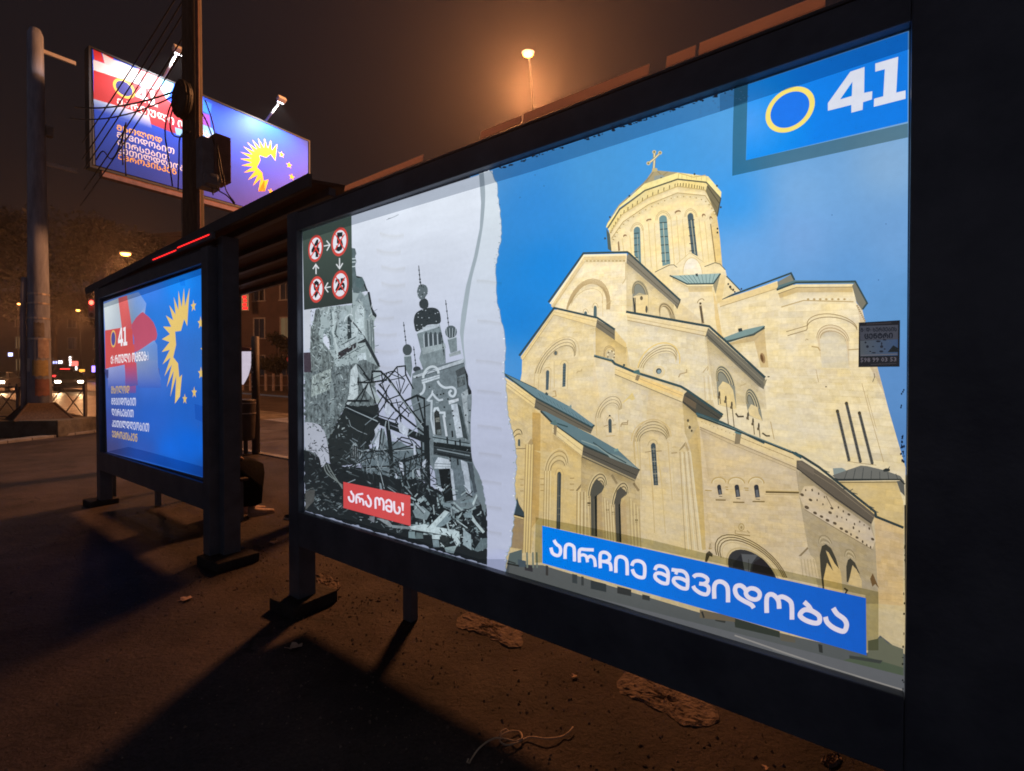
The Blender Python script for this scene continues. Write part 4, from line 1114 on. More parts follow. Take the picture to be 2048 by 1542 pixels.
    for s_, w in (("L:230,295 255,340 297,375 308,420 295,468 260,478 212,450 192,385", 6.5), ("L:360,518 362,400 378,355 412,346 452,365 469,405 472,548", 6.5),
                  ("L:530,560 528,440 548,404 605,408 700,412", 6.4), ("L:532,482 575,470 612,492 626,558", 6.0), ("L:618,520 660,486 706,520 720,612", 6.2),
                  ("L:778,628 776,480 800,442 850,446 888,482 882,528 838,548 785,545", 6.6), ("L:838,550 888,570 902,612 904,662", 6.6), ("L:962,682 963,545 982,502 1022,492 1072,515 1094,565 1097,712", 6.8),
                  ("L:1152,600 1172,555 1222,541 1278,562 1304,612 1300,720 1276,740 1220,728 1176,690 1158,640", 6.9),
                  ("L:1425,650 1445,610 1490,602 1550,625 1580,680 1577,790 1560,811 1500,798 1440,755 1426,718 1445,690 1500,690 1577,728", 7.0),
                  ("L:1622,645 1690,655 1750,662 1792,692 1812,745 1810,850 1792,872 1730,858 1665,812 1645,772 1668,745 1740,752 1812,790", 7.2), ("L:1690,652 1672,700", 6.5),
                  ("H:808,1305 835,1284 895,1285 948,1315 950,1352 912,1374 868,1370", 7.6), ("H:908,1374 958,1400 964,1450 940,1482 880,1468 825,1428 806,1395", 7.6),
                  ("K:140,515 138,410 156,362 200,350 248,375 270,425 272,550", 8.6), ("K:520,605 495,572 425,536 365,495 340,440 350,398 390,388 425,408 447,440", 8.8),
                  ("K:645,652 644,520 664,478 702,476 738,505 760,545 765,612", 9.2), ("K:742,520 788,496 850,522 884,572 888,716", 9.4),
                  ("K:1005,545 1050,588 1076,632", 9.2), ("K:1285,605 1322,660 1388,710 1414,762 1398,820 1360,826 1280,790 1226,740 1210,690", 9.8)):
        Ln(s_, w, wl, smooth=4, raw=True)
    for s_, w in (("K:448,445 485,416 540,424 576,460 570,505 532,524 478,508 448,476", 8.6), ("K:968,660 1010,622 1078,632 1148,680 1150,738 1108,750 1032,728 976,692", 9.6)):
        Ln(s_, w, wl, smooth=4, closed=True, raw=True)
    # ---------------- blue corner label with the party number
    P("O:145,640 285,600 265,1385 1925,1005 1925,1150 125,1545 130,1140", (176, 184, 170), mi=TINT, raw=True)
    lb = lambda x, y: (20 + 60 * max(0, 1 - math.hypot(x - 1500, y - 240) / 90.0), 138 + 24 * max(0, 1 - math.hypot(x - 1505, y - 240) / 130.0) - 0.05 * (x - 1500), 246 - 0.06 * (x - 1500))
    a.grad("O:285,612 1925,68 1922,990 268,1385", 14, 10, lb)
    a.disc("O:712,868", 0.0665, (252, 230, 120), ring=0.0525, raw=True, n=40)
    a.disc("O:712,868", 0.0527, (34, 122, 240), raw=True, n=40)
    P("O:1480,430 1335,478 1105,800 1105,878 1345,818 1345,898 1460,868 1465,790 1555,762 1560,678 1476,695", (222, 226, 240), raw=True)
    P("O:1356,580 1230,762 1350,727", (4, 128, 230), raw=True)
    P("O:1590,395 1825,325 1805,692 1900,670 1900,755 1575,838 1578,755 1672,730 1688,452 1590,478", (222, 226, 240), raw=True)
    # ---------------- black and white half: sky and ruins
    def bsky(x, y):
        t = min(1, max(0, (y - 400) / 450.0))
        return (226 - 56 * t, 234 - 56 * t, 246 - 44 * t)
    a.grad("604.8,464 985,341 1000,1145 609.5,1022", 10, 14, bsky, mi=PAPER)
    G1, G2, G3, DK, LT = (158, 174, 178), (120, 134, 138), (92, 106, 110), (42, 48, 50), (196, 210, 216)
    # left ruined tower
    rb = dict(mi=RUBBLE, raw=True)
    a.rough("V:150,760 205,640 240,450 800,380 810,120 900,150 1000,230 1090,420 1180,560 1140,650 1155,1150 1232,1335 1240,1542 60,1542 60,1450 160,1300 148,1000", G1, amp=0.5, step=3, seed=3, raw=True)
    a.rough("V:150,760 205,640 240,460 300,440 320,640 290,830 370,1000 450,1080 520,1200 560,1542 60,1542 160,1300 148,1000", (112, 124, 126), amp=0.8, step=3, seed=4, **rb)
    a.rough("V:300,430 560,400 700,390 720,500 620,560 600,640 560,720 480,700 380,560 330,520", (150, 164, 168), amp=0.8, step=3, seed=5, **rb)
    P("S:800,430 850,440 870,520 850,560 870,640 850,700 870,860 960,880 1000,960 1040,1090 900,1130 820,1120 800,1000", (92, 108, 112), raw=True, mi=GRIT)
    for y in (600, 650, 720):
        Ln("S:805,%g 860,%g" % (y, y - 5), 2.2, LT, raw=True)
    Ln("S:870,870 950,900 1040,1100", 3.0, DK, raw=True); P("S:860,900 960,890 1000,980 930,1060 860,1020", (88, 108, 112), raw=True, mi=GRIT)
    P("V:850,330 930,170 990,260 1060,180 1080,420 1100,560 1000,700 1010,480 960,330", (132, 148, 154), raw=True, mi=GRIT)
    P("V:860,440 920,370 990,420 985,700 1000,860 870,880 850,620", (188, 204, 210), raw=True, mi=GRIT)
    P("V:1040,180 1075,185 1120,440 1185,550 1170,582 1120,540 1085,420", (44, 50, 54), raw=True, mi=GRIT)
    P("V:1000,600 1060,580 1140,620 1155,1120 1080,1060 1020,860", (140, 154, 158), raw=True, mi=GRIT)
    for x in (1040, 1090, 1120):
        Ln("V:%g,620 %g,1060" % (x, x + 20), 2.0, (92, 106, 110), raw=True)
    P("V:620,480 720,470 730,900 620,960 600,700", (164, 180, 186), raw=True, mi=GRIT); P(a.arc("V:730,620", "755,560", "785,640") + a.q("V:795,890 735,920"), (52, 62, 66), raw=True, mi=GRIT); Ln(a.arc("V:690,640", "745,540", "810,560"), 2.4, LT, raw=True)
    P("V:790,660 860,640 870,870 800,900", (180, 196, 202), raw=True, mi=GRIT)
    Ln("V:760,600 860,700 1000,890 1100,1060 1220,1300", 2.6, (58, 66, 70), raw=True)
    P("V:620,1020 860,850 960,820 1000,900 870,990 600,1120 560,1000", (172, 188, 194), raw=True, mi=GRIT); Ln("V:640,1000 860,880", 2.0, (70, 80, 84), raw=True)
    P("V:585,1120 870,960 865,1040 590,1225", (54, 52, 56), raw=True, mi=GRIT); P("V:880,970 1000,900 1020,960 900,980", (48, 54, 56), raw=True, mi=GRIT)
    P("V:595,1225 860,1060 1000,980 1010,1050 870,1130 640,1225", (168, 184, 188), raw=True, mi=GRIT); Ln("V:600,1225 860,1080 1000,1010", 1.6, (84, 96, 100), raw=True)
    P("V:1000,900 1060,980 1240,1335 1205,1345 1100,1150 1010,980", (48, 56, 60), raw=True, mi=GRIT); P("V:900,1140 1010,1120 1030,1240 920,1290 880,1220", (192, 208, 216), raw=True, mi=GRIT); P("V:1020,1060 1100,1150 1200,1360 1130,1390 1040,1260", (150, 166, 170), raw=True, mi=GRIT)
    P("V:370,835 400,850 445,930 455,1075 420,1040 360,950", (206, 214, 230), raw=True, smooth=3); Ln("V:375,830 410,760 460,800 490,900 500,1080", 5.5, (120, 136, 140), raw=True, smooth=3); Ln("V:395,830 420,800 450,860 470,1000", 2.2, (64, 74, 78), raw=True, smooth=3)
    Ln("V:500,480 520,640 510,800 560,1000 580,1200", 4.0, (182, 198, 202), raw=True); Ln("V:570,700 540,830 600,900", 3.0, (76, 88, 90), raw=True); Ln("V:470,450 490,600", 3.0, (96, 110, 114), raw=True)
    P("V:55,1120 160,1115 175,1330 165,1440 60,1440", (64, 56, 66), raw=True, mi=GRIT)
    P("T:60,955 105,945 100,1200 62,1228", (192, 198, 210), mi=PAPER, raw=True)
    # rubble slope under the tower
    a.rough("X:45,250 340,200 560,160 700,100 880,180 800,250 860,560 780,640 500,640 420,760 300,1230 240,1300 60,1100", (104, 116, 120), amp=1.0, step=3, seed=6, **rb)
    P("X:130,290 340,200 350,420 250,470 120,520", (146, 160, 160), mi=RUBBLE, raw=True); P("X:560,220 620,150 640,240 640,500 500,640 540,480", (186, 200, 206), raw=True, mi=GRIT); P("X:330,360 372,350 380,760 330,740", (124, 138, 142), raw=True, mi=GRIT)
    P("X:640,240 760,360 900,560 860,600 700,420", (160, 174, 180), raw=True, mi=GRIT)
    # dark hollow and ground of the ruin
    a.rough("X:500,620 860,600 880,800 800,1000 700,1200 640,1250 340,1300 300,1000 400,820 440,740", (40, 46, 48), amp=1.2, step=4, seed=8, raw=True)
    a.rough("X:40,1090 300,1240 520,1280 1000,1340 1100,1300 1432,1500 :975,1010 975,1130 609.5,1021 608,900", (34, 39, 42), amp=1.0, step=5, seed=9, raw=True)
    P("X:50,820 100,798 200,820 270,900 310,1080 325,1250 300,1225 240,1290 210,1180 110,1110 60,1080", (168, 174, 188), mi=PAPER, raw=True, smooth=3)
    for (x, y) in ((115, 850), (200, 880), (100, 930), (250, 1000), (160, 1000)):
        a.dot("X:%g,%g" % (x, y), 1.6, 1.6, (60, 66, 72), n=6, raw=True)
    for i in range(16):
        x, y = rg.uniform(90, 270), rg.uniform(960, 1180)
        Ln("X:%g,%g %g,%g" % (x, y, x + rg.uniform(-30, 30), y + rg.uniform(20, 90)), 0.8, (98, 104, 114), raw=True)
    # ---------------- distant domed church in the middle
    GW, GL, GD = (112, 126, 132), (176, 188, 198), (54, 62, 66)
    P("T:830,1210 880,1130 960,1100 985,1200 990,1300 840,1340 815,1270", (122, 136, 142), raw=True, mi=GRIT)
    P("T:800,1110 820,1090 950,1045 985,1200 835,1250", (118, 132, 138), raw=True, mi=GRIT)
    for i in range(4):
        x = 850 + i * 30
        P(a.arc("T:%g,1125" % x, "%g,1095" % (x + 10), "%g,1118" % (x + 20)) + a.q("T:%g,1190 %g,1196" % (x + 22, x + 4)), (66, 76, 82), raw=True)
        Ln("T:%g,1110 %g,1215" % (x - 6, x), 1.6, GL, raw=True)
    P("T:800,1075 940,1035 950,1060 805,1105", GL, raw=True, mi=GRIT); P("T:830,1200 985,1170 990,1200 840,1245", (150, 164, 170), raw=True, mi=GRIT)
    P("T:780,1010 795,970 840,945 900,935 940,950 955,990 950,1040 870,1050 800,1095 782,1050", (52, 60, 64), raw=True, smooth=3)
    for i in range(26):
        a.dot("T:%g,%g" % (rg.uniform(790, 950), rg.uniform(940, 1080)), 1.4, 1.0, (170, 182, 192) if rg.random() < 0.4 else (30, 36, 40), n=5, raw=True)
    P("T:815,900 845,872 872,890 875,930 850,945 822,935", (58, 66, 70), raw=True, smooth=2); P("T:800,830 820,785 860,790 872,830 850,875 818,880", (96, 108, 114), raw=True, smooth=2)
    for i in range(10):
        a.dot("T:%g,%g" % (rg.uniform(806, 868), rg.uniform(790, 872)), 1.2, 1.6, (46, 54, 58) if i % 2 else (176, 188, 198), n=5, raw=True)
    Ln("T:812,660 822,770 832,800", 1.6, (44, 52, 56), raw=True)
    for y, r_ in ((690, 1.6), (720, 1.8), (750, 2.2), (770, 2.4)):
        a.dot("T:%g,%g" % (811 + (y - 660) * 0.1, y), r_, 2.0, (44, 52, 56), n=6, raw=True)
    for (x, y0, y1) in ((712, 1030, 1180), (988, 885, 1070), (778, 1190, 1330), (960, 1100, 1250)):
        Ln("T:%g,%g %g,%g" % (x, y0, x + (y1 - y0) * 0.12, y1), 1.3, (52, 60, 64), raw=True)
        for k in (0.15, 0.4, 0.65, 0.8):
            a.dot("T:%g,%g" % (x + (y1 - y0) * 0.12 * k, y0 + (y1 - y0) * k), 1.7, 2.2, (52, 60, 64), n=6, raw=True)
    a.dot("T:737,1213", 9.5, 11.5, (70, 80, 84), raw=True, n=16); P("T:715,1250 762,1245 770,1330 760,1400 720,1330", (112, 126, 132), raw=True, mi=GRIT); Ln("T:715,1255 765,1250", 2, GL, raw=True)
    a.dot("T:1024,1095", 12, 13, (84, 96, 102), raw=True, n=14)
    for i in range(7):
        Ln("T:%g,1070 %g,1130" % (994 + i * 10, 1000 + i * 8), 1.0, (44, 52, 56) if i % 2 else GL, raw=True)
    P("T:1000,1140 1060,1125 1065,1220 1020,1235", (120, 134, 140), raw=True, mi=GRIT); Ln("T:1000,1145 1062,1128", 2.0, GL, raw=True); P("T:1010,1240 1085,1215 1090,1240 1015,1260", (150, 162, 168), raw=True, mi=GRIT); a.dot("T:800,1340", 8, 6, (52, 60, 66), raw=True)
    # facade
    P("T:770,1370 800,1350 1110,1270 1140,1542 :951,860 960,1010 900,1030 880,960 845,905 822,800", (108, 121, 128), raw=True, mi=GRIT)
    P("T:775,1385 1000,1310 1110,1270 1108,1295 1000,1330 780,1400", GL, raw=True, mi=GRIT); Ln("T:780,1402 1110,1300", 1.4, (70, 80, 86), raw=True)
    P("Y:720,230 820,180 830,260 740,300", (70, 78, 82), raw=True, mi=GRIT); P("Y:735,300 820,290 830,380 745,420", (86, 96, 100), mi=RUBBLE, raw=True); P("Y:820,180 860,280 865,380 910,480 900,640 880,680 870,560 850,400", (44, 50, 54), mi=RUBBLE, raw=True)
    Ln(a.arc("Y:365,310", "450,185", "535,260"), 4.6, (188, 200, 208), raw=True); Ln(a.arc("Y:392,300", "452,225", "512,262"), 1.2, (76, 88, 94), raw=True)
    P("Y:345,330 545,270 550,310 355,375", (186, 198, 208), raw=True, mi=GRIT); Ln("Y:350,348 548,290", 1.2, (120, 134, 142), raw=True)
    Ln("Y:375,370 380,420 360,470 330,490", 4.6, (186, 198, 208), smooth=4, raw=True); Ln("Y:525,340 555,385 610,415 680,410 715,430 722,470 700,510 665,500 655,465 680,445", 4.6, (190, 202, 212), smooth=4, raw=True)
    P("Y:645,560 755,530 758,560 650,600", (196, 206, 216), raw=True, mi=GRIT); P("Y:672,600 742,590 805,960 735,970", (180, 192, 204), raw=True, mi=GRIT); P("Y:742,590 780,620 862,990 805,965", (60, 70, 74), raw=True, mi=GRIT); P("Y:785,480 855,430 880,640 885,990 830,800", (158, 170, 178), raw=True, mi=GRIT)
    P("Y:850,500 905,480 900,640 890,1000 870,1000", (122, 134, 142), raw=True, mi=GRIT)
    Ln("Y:410,560 470,480 500,520 540,555 585,545", 4.0, (186, 198, 208), raw=True); Ln("Y:460,500 470,445", 3.0, (190, 202, 212), raw=True); Ln("Y:420,560 460,560 455,760 490,940", 4.0, (176, 188, 198), raw=True)
    Ln("Y:485,680 495,645 525,640 545,690 600,690 605,740", 4.4, (192, 204, 214), raw=True); Ln("Y:490,680 490,780 500,930", 3.6, (186, 198, 208), raw=True); Ln("Y:590,720 625,950", 4.2, (190, 200, 210), raw=True)
    P(a.arc("Y:485,710", "512,668", "545,700") + a.q("Y:570,940 500,930"), (48, 52, 52), raw=True, mi=GRIT); P("Y:500,750 545,740 550,790 505,795", (116, 120, 116), raw=True, mi=GRIT); P("Y:515,880 560,870 566,930 520,930", (100, 110, 112), raw=True, mi=GRIT)
    for (x, y) in ((435, 410), (590, 480), (600, 630), (690, 670), (700, 725), (770, 855), (835, 718), (880, 665), (520, 495), (560, 490), (295, 300), (640, 540), (875, 800), (660, 820)):
        a.dot("Y:%g,%g" % (x, y), 1.9, 1.9, (34, 40, 42), n=6, raw=True)
    # lower storey, door, column
    P("Y:470,1180 880,1190 960,1542 520,1542", (98, 112, 120), raw=True, mi=GRIT); P("Y:490,1250 530,1180 665,1210 668,1300 490,1310", (186, 198, 210), raw=True, mi=GRIT); Ln("Y:490,1250 668,1258", 1.4, (96, 108, 116), raw=True); Ln("Y:490,1280 668,1285", 1.0, (120, 132, 140), raw=True)
    P("Y:490,1310 668,1300 700,1542 650,1542", (180, 192, 206), raw=True, mi=GRIT); P("Y:535,1310 650,1305 690,1542 560,1542", (34, 38, 40), raw=True, mi=GRIT); P("Y:780,1210 850,1240 905,1542 820,1542", (176, 188, 202), raw=True, mi=GRIT); P("Y:855,1240 910,1245 965,1542 905,1542", (58, 66, 72), raw=True, mi=GRIT); a.dot("Y:825,1320", 1.6, 2.6, (40, 46, 48), raw=True)
    P("Q:570,110 630,110 690,330 820,520 860,520 760,110 820,110 1000,160 1120,420 1050,470 960,320 830,330 840,420 700,520 600,260", (104, 118, 128), raw=True, mi=GRIT)
    P("Q:625,115 770,110 815,520 690,540 660,350", (32, 36, 38), raw=True, mi=GRIT); P("Q:775,100 810,130 850,515 815,515", (176, 188, 202), raw=True, mi=GRIT); P("Q:920,20 1000,60 1050,470 985,440", (172, 184, 198), raw=True, mi=GRIT); P("Q:1010,30 1060,40 1130,400 1080,430", (70, 80, 88), raw=True, mi=GRIT); P("Q:575,300 690,380 660,408 580,350", (178, 190, 204), raw=True, mi=GRIT); P("Q:830,330 960,330 980,440 860,510", (92, 106, 114), raw=True, mi=GRIT)
    P("Q:600,430 690,470 700,560 670,590", (126, 144, 150), raw=True, mi=GRIT)
    a.rough("X:640,1180 820,1060 960,1000 1120,1010 1240,1090 1390,1060 1420,1420 1100,1420 700,1340", (98, 112, 120), amp=1.0, step=4, seed=71, raw=True, mi=GRIT)
    a.rough("X:840,900 930,870 960,1000 880,1080 800,1020", (120, 134, 142), amp=0.8, step=4, seed=72, raw=True, mi=GRIT)
    # fallen roof trusses
    D1 = (34, 40, 43)
    P("Y:470,940 700,985 890,1030 895,1060 480,1010", (128, 144, 152), raw=True, mi=GRIT); P("Y:480,1010 890,1068 900,1130 480,1060", (34, 40, 42), raw=True, mi=GRIT); P("Y:480,1062 900,1135 910,1240 700,1190 480,1150", (48, 56, 60), raw=True, mi=GRIT); Ln("Y:520,1095 880,1165", 2.2, (128, 142, 150), raw=True); Ln("Y:500,1130 900,1215", 3.0, D1, raw=True); Ln("Y:470,960 880,1030", 2.4, (48, 58, 62), raw=True)
    for x, y in ((630, 960), (685, 890), (720, 1000), (770, 985), (660, 1160), (745, 1200)):
        Ln("Y:%g,%g %g,%g" % (x, y, x + 5, y + 70), 3.4, D1, raw=True)
    beams = [("X:500,610 620,660 900,770 1120,850 1432,990", 8), ("X:520,650 870,800 1400,1010", 9), ("X:630,355 760,360 960,330", 4.2), ("X:790,350 800,235 890,235 980,320 1140,550 1370,850", 4.6), ("X:895,250 910,330", 3), ("X:960,310 1080,470 1200,660 1380,830", 3.2),
             ("X:850,440 960,560 1120,720 1400,940", 4.6), ("X:980,300 1070,185 1160,175 1165,270 1250,430", 3.4), ("X:1070,190 1110,470", 2.2), ("X:1000,330 1100,310 1180,270", 2.2), ("X:1130,480 1200,370", 2.2), ("X:1100,480 1060,340", 1.6),
             ("X:750,370 600,580", 3.2), ("X:740,390 660,590", 2.6), ("X:770,370 840,600", 3), ("X:700,250 770,340", 4.4), ("X:640,160 720,260", 3.0), ("X:640,300 640,390", 3), ("X:990,380 860,600", 2.6), ("X:960,420 930,640", 2.2), ("X:880,370 1000,560 1060,680", 2.8), ("X:930,350 870,380 960,480", 2.2), ("X:1160,560 1290,500 1380,540", 5),
             ("X:1290,500 1380,850", 4), ("X:1370,540 1380,850", 4.0), ("X:1120,570 1000,590", 2.2), ("X:1200,700 1432,600", 2.2), ("X:1090,600 1200,700 1190,740", 2.6), ("X:1040,680 970,770", 2.6), ("X:1100,700 1040,840", 2.4), ("X:1060,540 1120,760", 2.2), ("X:1150,560 1090,640 1120,850", 3),
             ("X:960,780 1000,1100 1020,1542", 10), ("X:1390,830 1400,1100 1410,1542", 13), ("X:1340,1010 1345,1470", 4), ("X:870,870 700,1060 680,1130", 3), ("X:850,860 720,1000", 2), ("X:900,860 870,1100", 3.4), ("X:930,900 900,1120", 2.4), ("X:1010,930 1120,1000 1290,1060", 3.2), ("X:1020,1050 1120,960 1240,990 1340,1090", 3),
             ("X:680,1130 960,1110 1300,1080", 3), ("X:500,1310 720,1210 980,1120", 3.4), ("X:700,1300 1000,1280 1380,1150", 4.6), ("X:1030,1250 1250,1170 1400,1130", 4.0), ("X:1030,1100 1240,1050 1380,1120", 3), ("X:1380,1240 1260,1440", 4), ("X:1330,1300 1400,1420", 3.4), ("X:1050,1200 1110,1330 1170,1470", 3.2), ("X:1150,1180 1170,1542", 3.6), ("X:1230,1180 1190,1400", 3), ("X:1290,1180 1270,1300", 2), ("X:880,1000 1000,1250", 2), ("X:780,980 860,1240 930,1520", 1.6), ("X:400,1300 700,1360 900,1440", 3),
             ("X:950,770 990,900", 4.4), ("X:520,560 760,560", 5)]
    for s_, w in beams:
        Ln(s_, w * 0.86, D1, raw=True)
    for s_, w in (("X:510,630 640,690 860,790", 1.4), ("X:800,260 880,250 970,330", 1.2), ("X:1000,360 1120,540 1360,860", 1.4), ("X:950,780 930,890", 1.6), ("X:975,780 985,880", 1.2), ("X:620,680 850,780", 1.2), ("X:690,1110 960,1090", 1.5), ("X:540,1300 740,1210 900,1150", 1.5), ("X:720,1310 960,1290", 1.0), ("X:780,1000 860,1240 930,1530", 1.2), ("X:1040,1110 1260,1095", 1.6), ("X:690,1130 640,1240", 1.6), ("X:540,770 560,840 640,890 740,930", 0.8)):
        Ln(s_, w, (150, 164, 172), raw=True)
    P("X:570,1060 605,1005 640,1060", (140, 152, 158), raw=True, mi=GRIT); P("X:570,1060 640,1060 640,1220 570,1220", (36, 40, 42), raw=True, mi=GRIT)
    for x in (575, 592, 612, 634):
        Ln("X:%g,1060 %g,1215" % (x, x), 1.3, (130, 140, 146), raw=True)
    q_ = random.Random(51)
    nodes = [(775, 745), (790, 742), (764, 765), (740, 765), (725, 764), (800, 790), (815, 815), (840, 850), (775, 800), (790, 840), (815, 870), (835, 905), (755, 830), (730, 850), (745, 900), (775, 905), (800, 920), (720, 890), (760, 940), (790, 950), (820, 940), (850, 960), (740, 930), (770, 960), (700, 935), (845, 800), (810, 760)]
    for i, p in enumerate(nodes):
        near_ = sorted(nodes, key=lambda k: (k[0] - p[0]) ** 2 + (k[1] - p[1]) ** 2)[1:4]
        for k in near_:
            if q_.random() < 0.7:
                m_ = ((p[0] + k[0]) / 2 + q_.uniform(-0.6, 0.6), (p[1] + k[1]) / 2 + q_.uniform(-0.6, 0.6))
                Ln([p, m_, k], q_.uniform(1.2, 2.6), D1 if q_.random() < 0.8 else (120, 134, 142), raw=True)
    # pale panes seen between the beams
    for s_ in ("X:820,880 880,800 870,860 840,960", "X:940,600 990,590 1010,690 960,740 930,680", "X:1080,830 1110,790 1200,870 1180,960 1100,900", "X:820,1020 880,900 870,1060 850,1110", "X:1010,900 1080,960 1060,980 1010,960", "X:1250,1040 1270,1030 1280,1150 1255,1160", "X:1090,1230 1130,1240 1150,1400 1110,1330", "X:1350,1240 1390,1200 1380,1290 1350,1320", "X:1050,1340 1080,1400 1060,1420", "X:1280,1330 1320,1300 1330,1420 1290,1400"):
        P(s_, (178, 188, 204), raw=True, mi=GRIT)
    # splintered boards and stones, scattered
    def scatter(box, n, lo, hi, wl_, wh, cols, s0, steep=False):
        q_ = random.Random(s0)
        x0, y0, x1, y1 = box
        for _ in range(n):
            x = q_.uniform(x0, x1); y = q_.uniform(y0, y1) + (x - x0) * 0.28
            if y > 1021 + (x - 610) * 0.3033 - 5: continue
            an = q_.uniform(-0.9, 0.9) if not steep else q_.choice((q_.gauss(1.5, 0.3), q_.gauss(0.5, 0.3), q_.gauss(-0.5, 0.3)))
            L_ = q_.uniform(lo, hi)
            dx, dy = math.cos(an) * L_ / 2, math.sin(an) * L_ / 2
            Ln([(x - dx, y - dy), (x + dx, y + dy)], q_.uniform(wl_, wh), q_.choice(cols), raw=True, w2=q_.uniform(wl_, wh))
    gr = [(28, 33, 36), (36, 42, 45), (52, 60, 64), (70, 80, 84), (96, 108, 114), (128, 142, 148)]
    scatter((612, 955, 700, 1010), 70, 3, 10, 0.8, 2.6, gr[:5] + [(84, 90, 92)], 21)
    scatter((612, 985, 820, 1012), 120, 3, 12, 0.8, 3.0, gr, 22)
    scatter((700, 870, 860, 930), 120, 5, 22, 0.7, 2.2, gr[:4] + [(110, 122, 130)], 23, True)
    scatter((620, 720, 700, 860), 150, 2, 8, 0.8, 2.4, gr[1:] + [(164, 178, 182)], 24, True)
    scatter((612, 830, 690, 940), 60, 3, 10, 0.8, 2.0, gr[:4], 25)
    scatter((820, 985, 965, 1060), 130, 5, 26, 1.2, 5.0, gr[:4] + [(120, 138, 144), (150, 168, 174)], 26, True)
    scatter((620, 600, 700, 720), 110, 2, 7, 0.7, 2.0, [(76, 88, 92), (100, 114, 118), (60, 70, 74), (172, 188, 192)], 27, True)
    scatter((690, 880, 870, 960), 130, 6, 24, 0.8, 2.2, gr[:4] + gr[:3] + [(128, 142, 150)], 61, True)
    scatter((615, 880, 700, 1000), 130, 2, 9, 0.6, 2.0, gr[:5], 62)
    scatter((625, 640, 720, 760), 150, 2, 8, 0.6, 1.6, [(66, 78, 82), (86, 98, 104), (182, 198, 204), (50, 58, 62)], 63, True)
    scatter((690, 590, 755, 700), 60, 2, 9, 0.6, 1.4, [(70, 82, 88), (96, 110, 116), (208, 220, 226)], 64, True)
    scatter((830, 760, 940, 960), 90, 2, 7, 0.5, 1.3, [(66, 76, 82), (150, 164, 172), (84, 96, 102)], 65, True)
    scatter((800, 940, 965, 1050), 150, 4, 18, 0.8, 3.0, gr[:4] + [(110, 126, 132), (150, 166, 172)], 66, True)
    # big fallen slabs, bottom right of the ruin
    W1, W2 = (178, 196, 202), (120, 138, 146)
    for s_, c in (("Q:480,870 700,645 765,670 560,890", W1), ("Q:560,890 765,680 790,760 700,840", W2), ("Q:200,860 430,825 820,900 800,985 500,930 230,890", W1), ("Q:540,960 660,960 640,1020 545,1015", W1), ("Q:545,1015 625,1022 640,1120 560,1120", W2), ("Q:640,980 760,990 750,1100 640,1130", (46, 52, 54)), ("Q:820,900 890,920 900,1060 860,1110 800,990", W1), ("Q:860,770 1000,870 990,890 850,790", W1), ("Q:1055,700 1110,790 1220,920 1190,945 1060,790", W1), ("Q:945,890 1040,960 1050,1160 930,1080", (140, 158, 166)), ("Q:690,545 780,555 800,620 680,590", W2), ("Q:900,535 1070,495 1080,540 910,555", W2), ("Q:1110,440 1135,440 1075,590 1058,560", W1), ("Q:950,690 1050,660 1060,740 960,740", W2), ("Q:290,650 420,590 520,680 470,770 330,740", (120, 136, 142)), ("Q:330,540 460,660 440,690 330,570", (150, 166, 174)), ("Q:1080,1160 1180,1010 1250,1000 1250,1130 1130,1180", (96, 112, 118)), ("Q:700,1125 860,1100 820,1200 720,1180", (130, 148, 152)), ("Q:240,920 320,920 330,1010 240,1000", (120, 140, 146)), ("Q:340,930 420,940 430,1010 330,1010", (96, 112, 116)), ("N:975,1070 1050,1070 1040,1160 975,1120", (110, 116, 124)), ("N:1070,1090 1240,1130 1300,1200 1270,1225", (130, 140, 146)), ("N:1290,1190 1540,1215 1560,1250 1290,1230", (120, 132, 138)), ("N:75,735 150,700 210,700 200,850 80,980", (76, 78, 78))):
        P(s_, c, raw=True, mi=GRIT)
    for s_ in ("Q:480,870 700,645", "Q:230,890 500,932 800,988", "Q:545,1018 630,1024 750,1100", "Q:860,790 1000,890", "Q:1060,790 1190,945", "Q:330,575 440,692", "Q:640,935 660,940", "Q:735,890 745,915"):
        Ln(s_, 1.4, (30, 36, 38), raw=True)
    for i in range(26):
        x, y = rg.uniform(560, 980), rg.uniform(720, 1100)
        Ln("Q:%g,%g %g,%g" % (x, y, x + rg.uniform(-50, 50), y + rg.uniform(-60, 60)), rg.uniform(0.8, 2.2), (30, 36, 38) if rg.random() < 0.7 else (170, 186, 192), raw=True)
    for i in range(3):
        Ln("X:%g,%g %g,%g %g,%g" % (265 + i * 22, 1270 - i * 10, 300 + i * 26, 1360 - i * 10, 470, 1490 + i * 18), 1.8, (112, 122, 122), smooth=4, raw=True)
    # ---------------- torn white paper strip between the halves
    left = a.q("T:1240,48 1250,180 1245,300 1232,420 1200,600 1160,760 1125,1000 1108,1150 1130,1350 U:1140,30 1162,200 1155,380 1158,560 1175,650 1225,750 1255,900 1265,1050 1262,1325")
    right = a.q("T:1285,38 1330,130 1345,300 1360,450 1330,590 1315,680 1325,900 1370,1080 1385,1220 1375,1350 U:1376,50 1390,190 1400,330 1425,430 1452,560 1452,700 1443,800 1447,900 1430,1050 1420,1180 1390,1250 1378,1362")
    stripe = a.q("T:1208,58 1222,250 1212,420 1175,600 1122,800 1092,980 1082,1100 1105,1250 1128,1350")
    P(stripe + list(reversed(left[:9])), (158, 172, 182), raw=True)
    a.rough("U:1160,560 1175,660 1225,760 1255,920 1250,1000 1200,860 1180,760", (110, 124, 132), amp=0.7, step=3, seed=31, raw=True)
    q_ = random.Random(33)
    rr = []
    for p, n_ in zip(right, right[1:]):
        for j in range(7):
            t = j / 7.0
            rr.append((p[0] + (n_[0] - p[0]) * t + q_.gauss(0, 0.9), p[1] + (n_[1] - p[1]) * t))
    rr.append(right[-1])
    lf = catmull(left, 4)
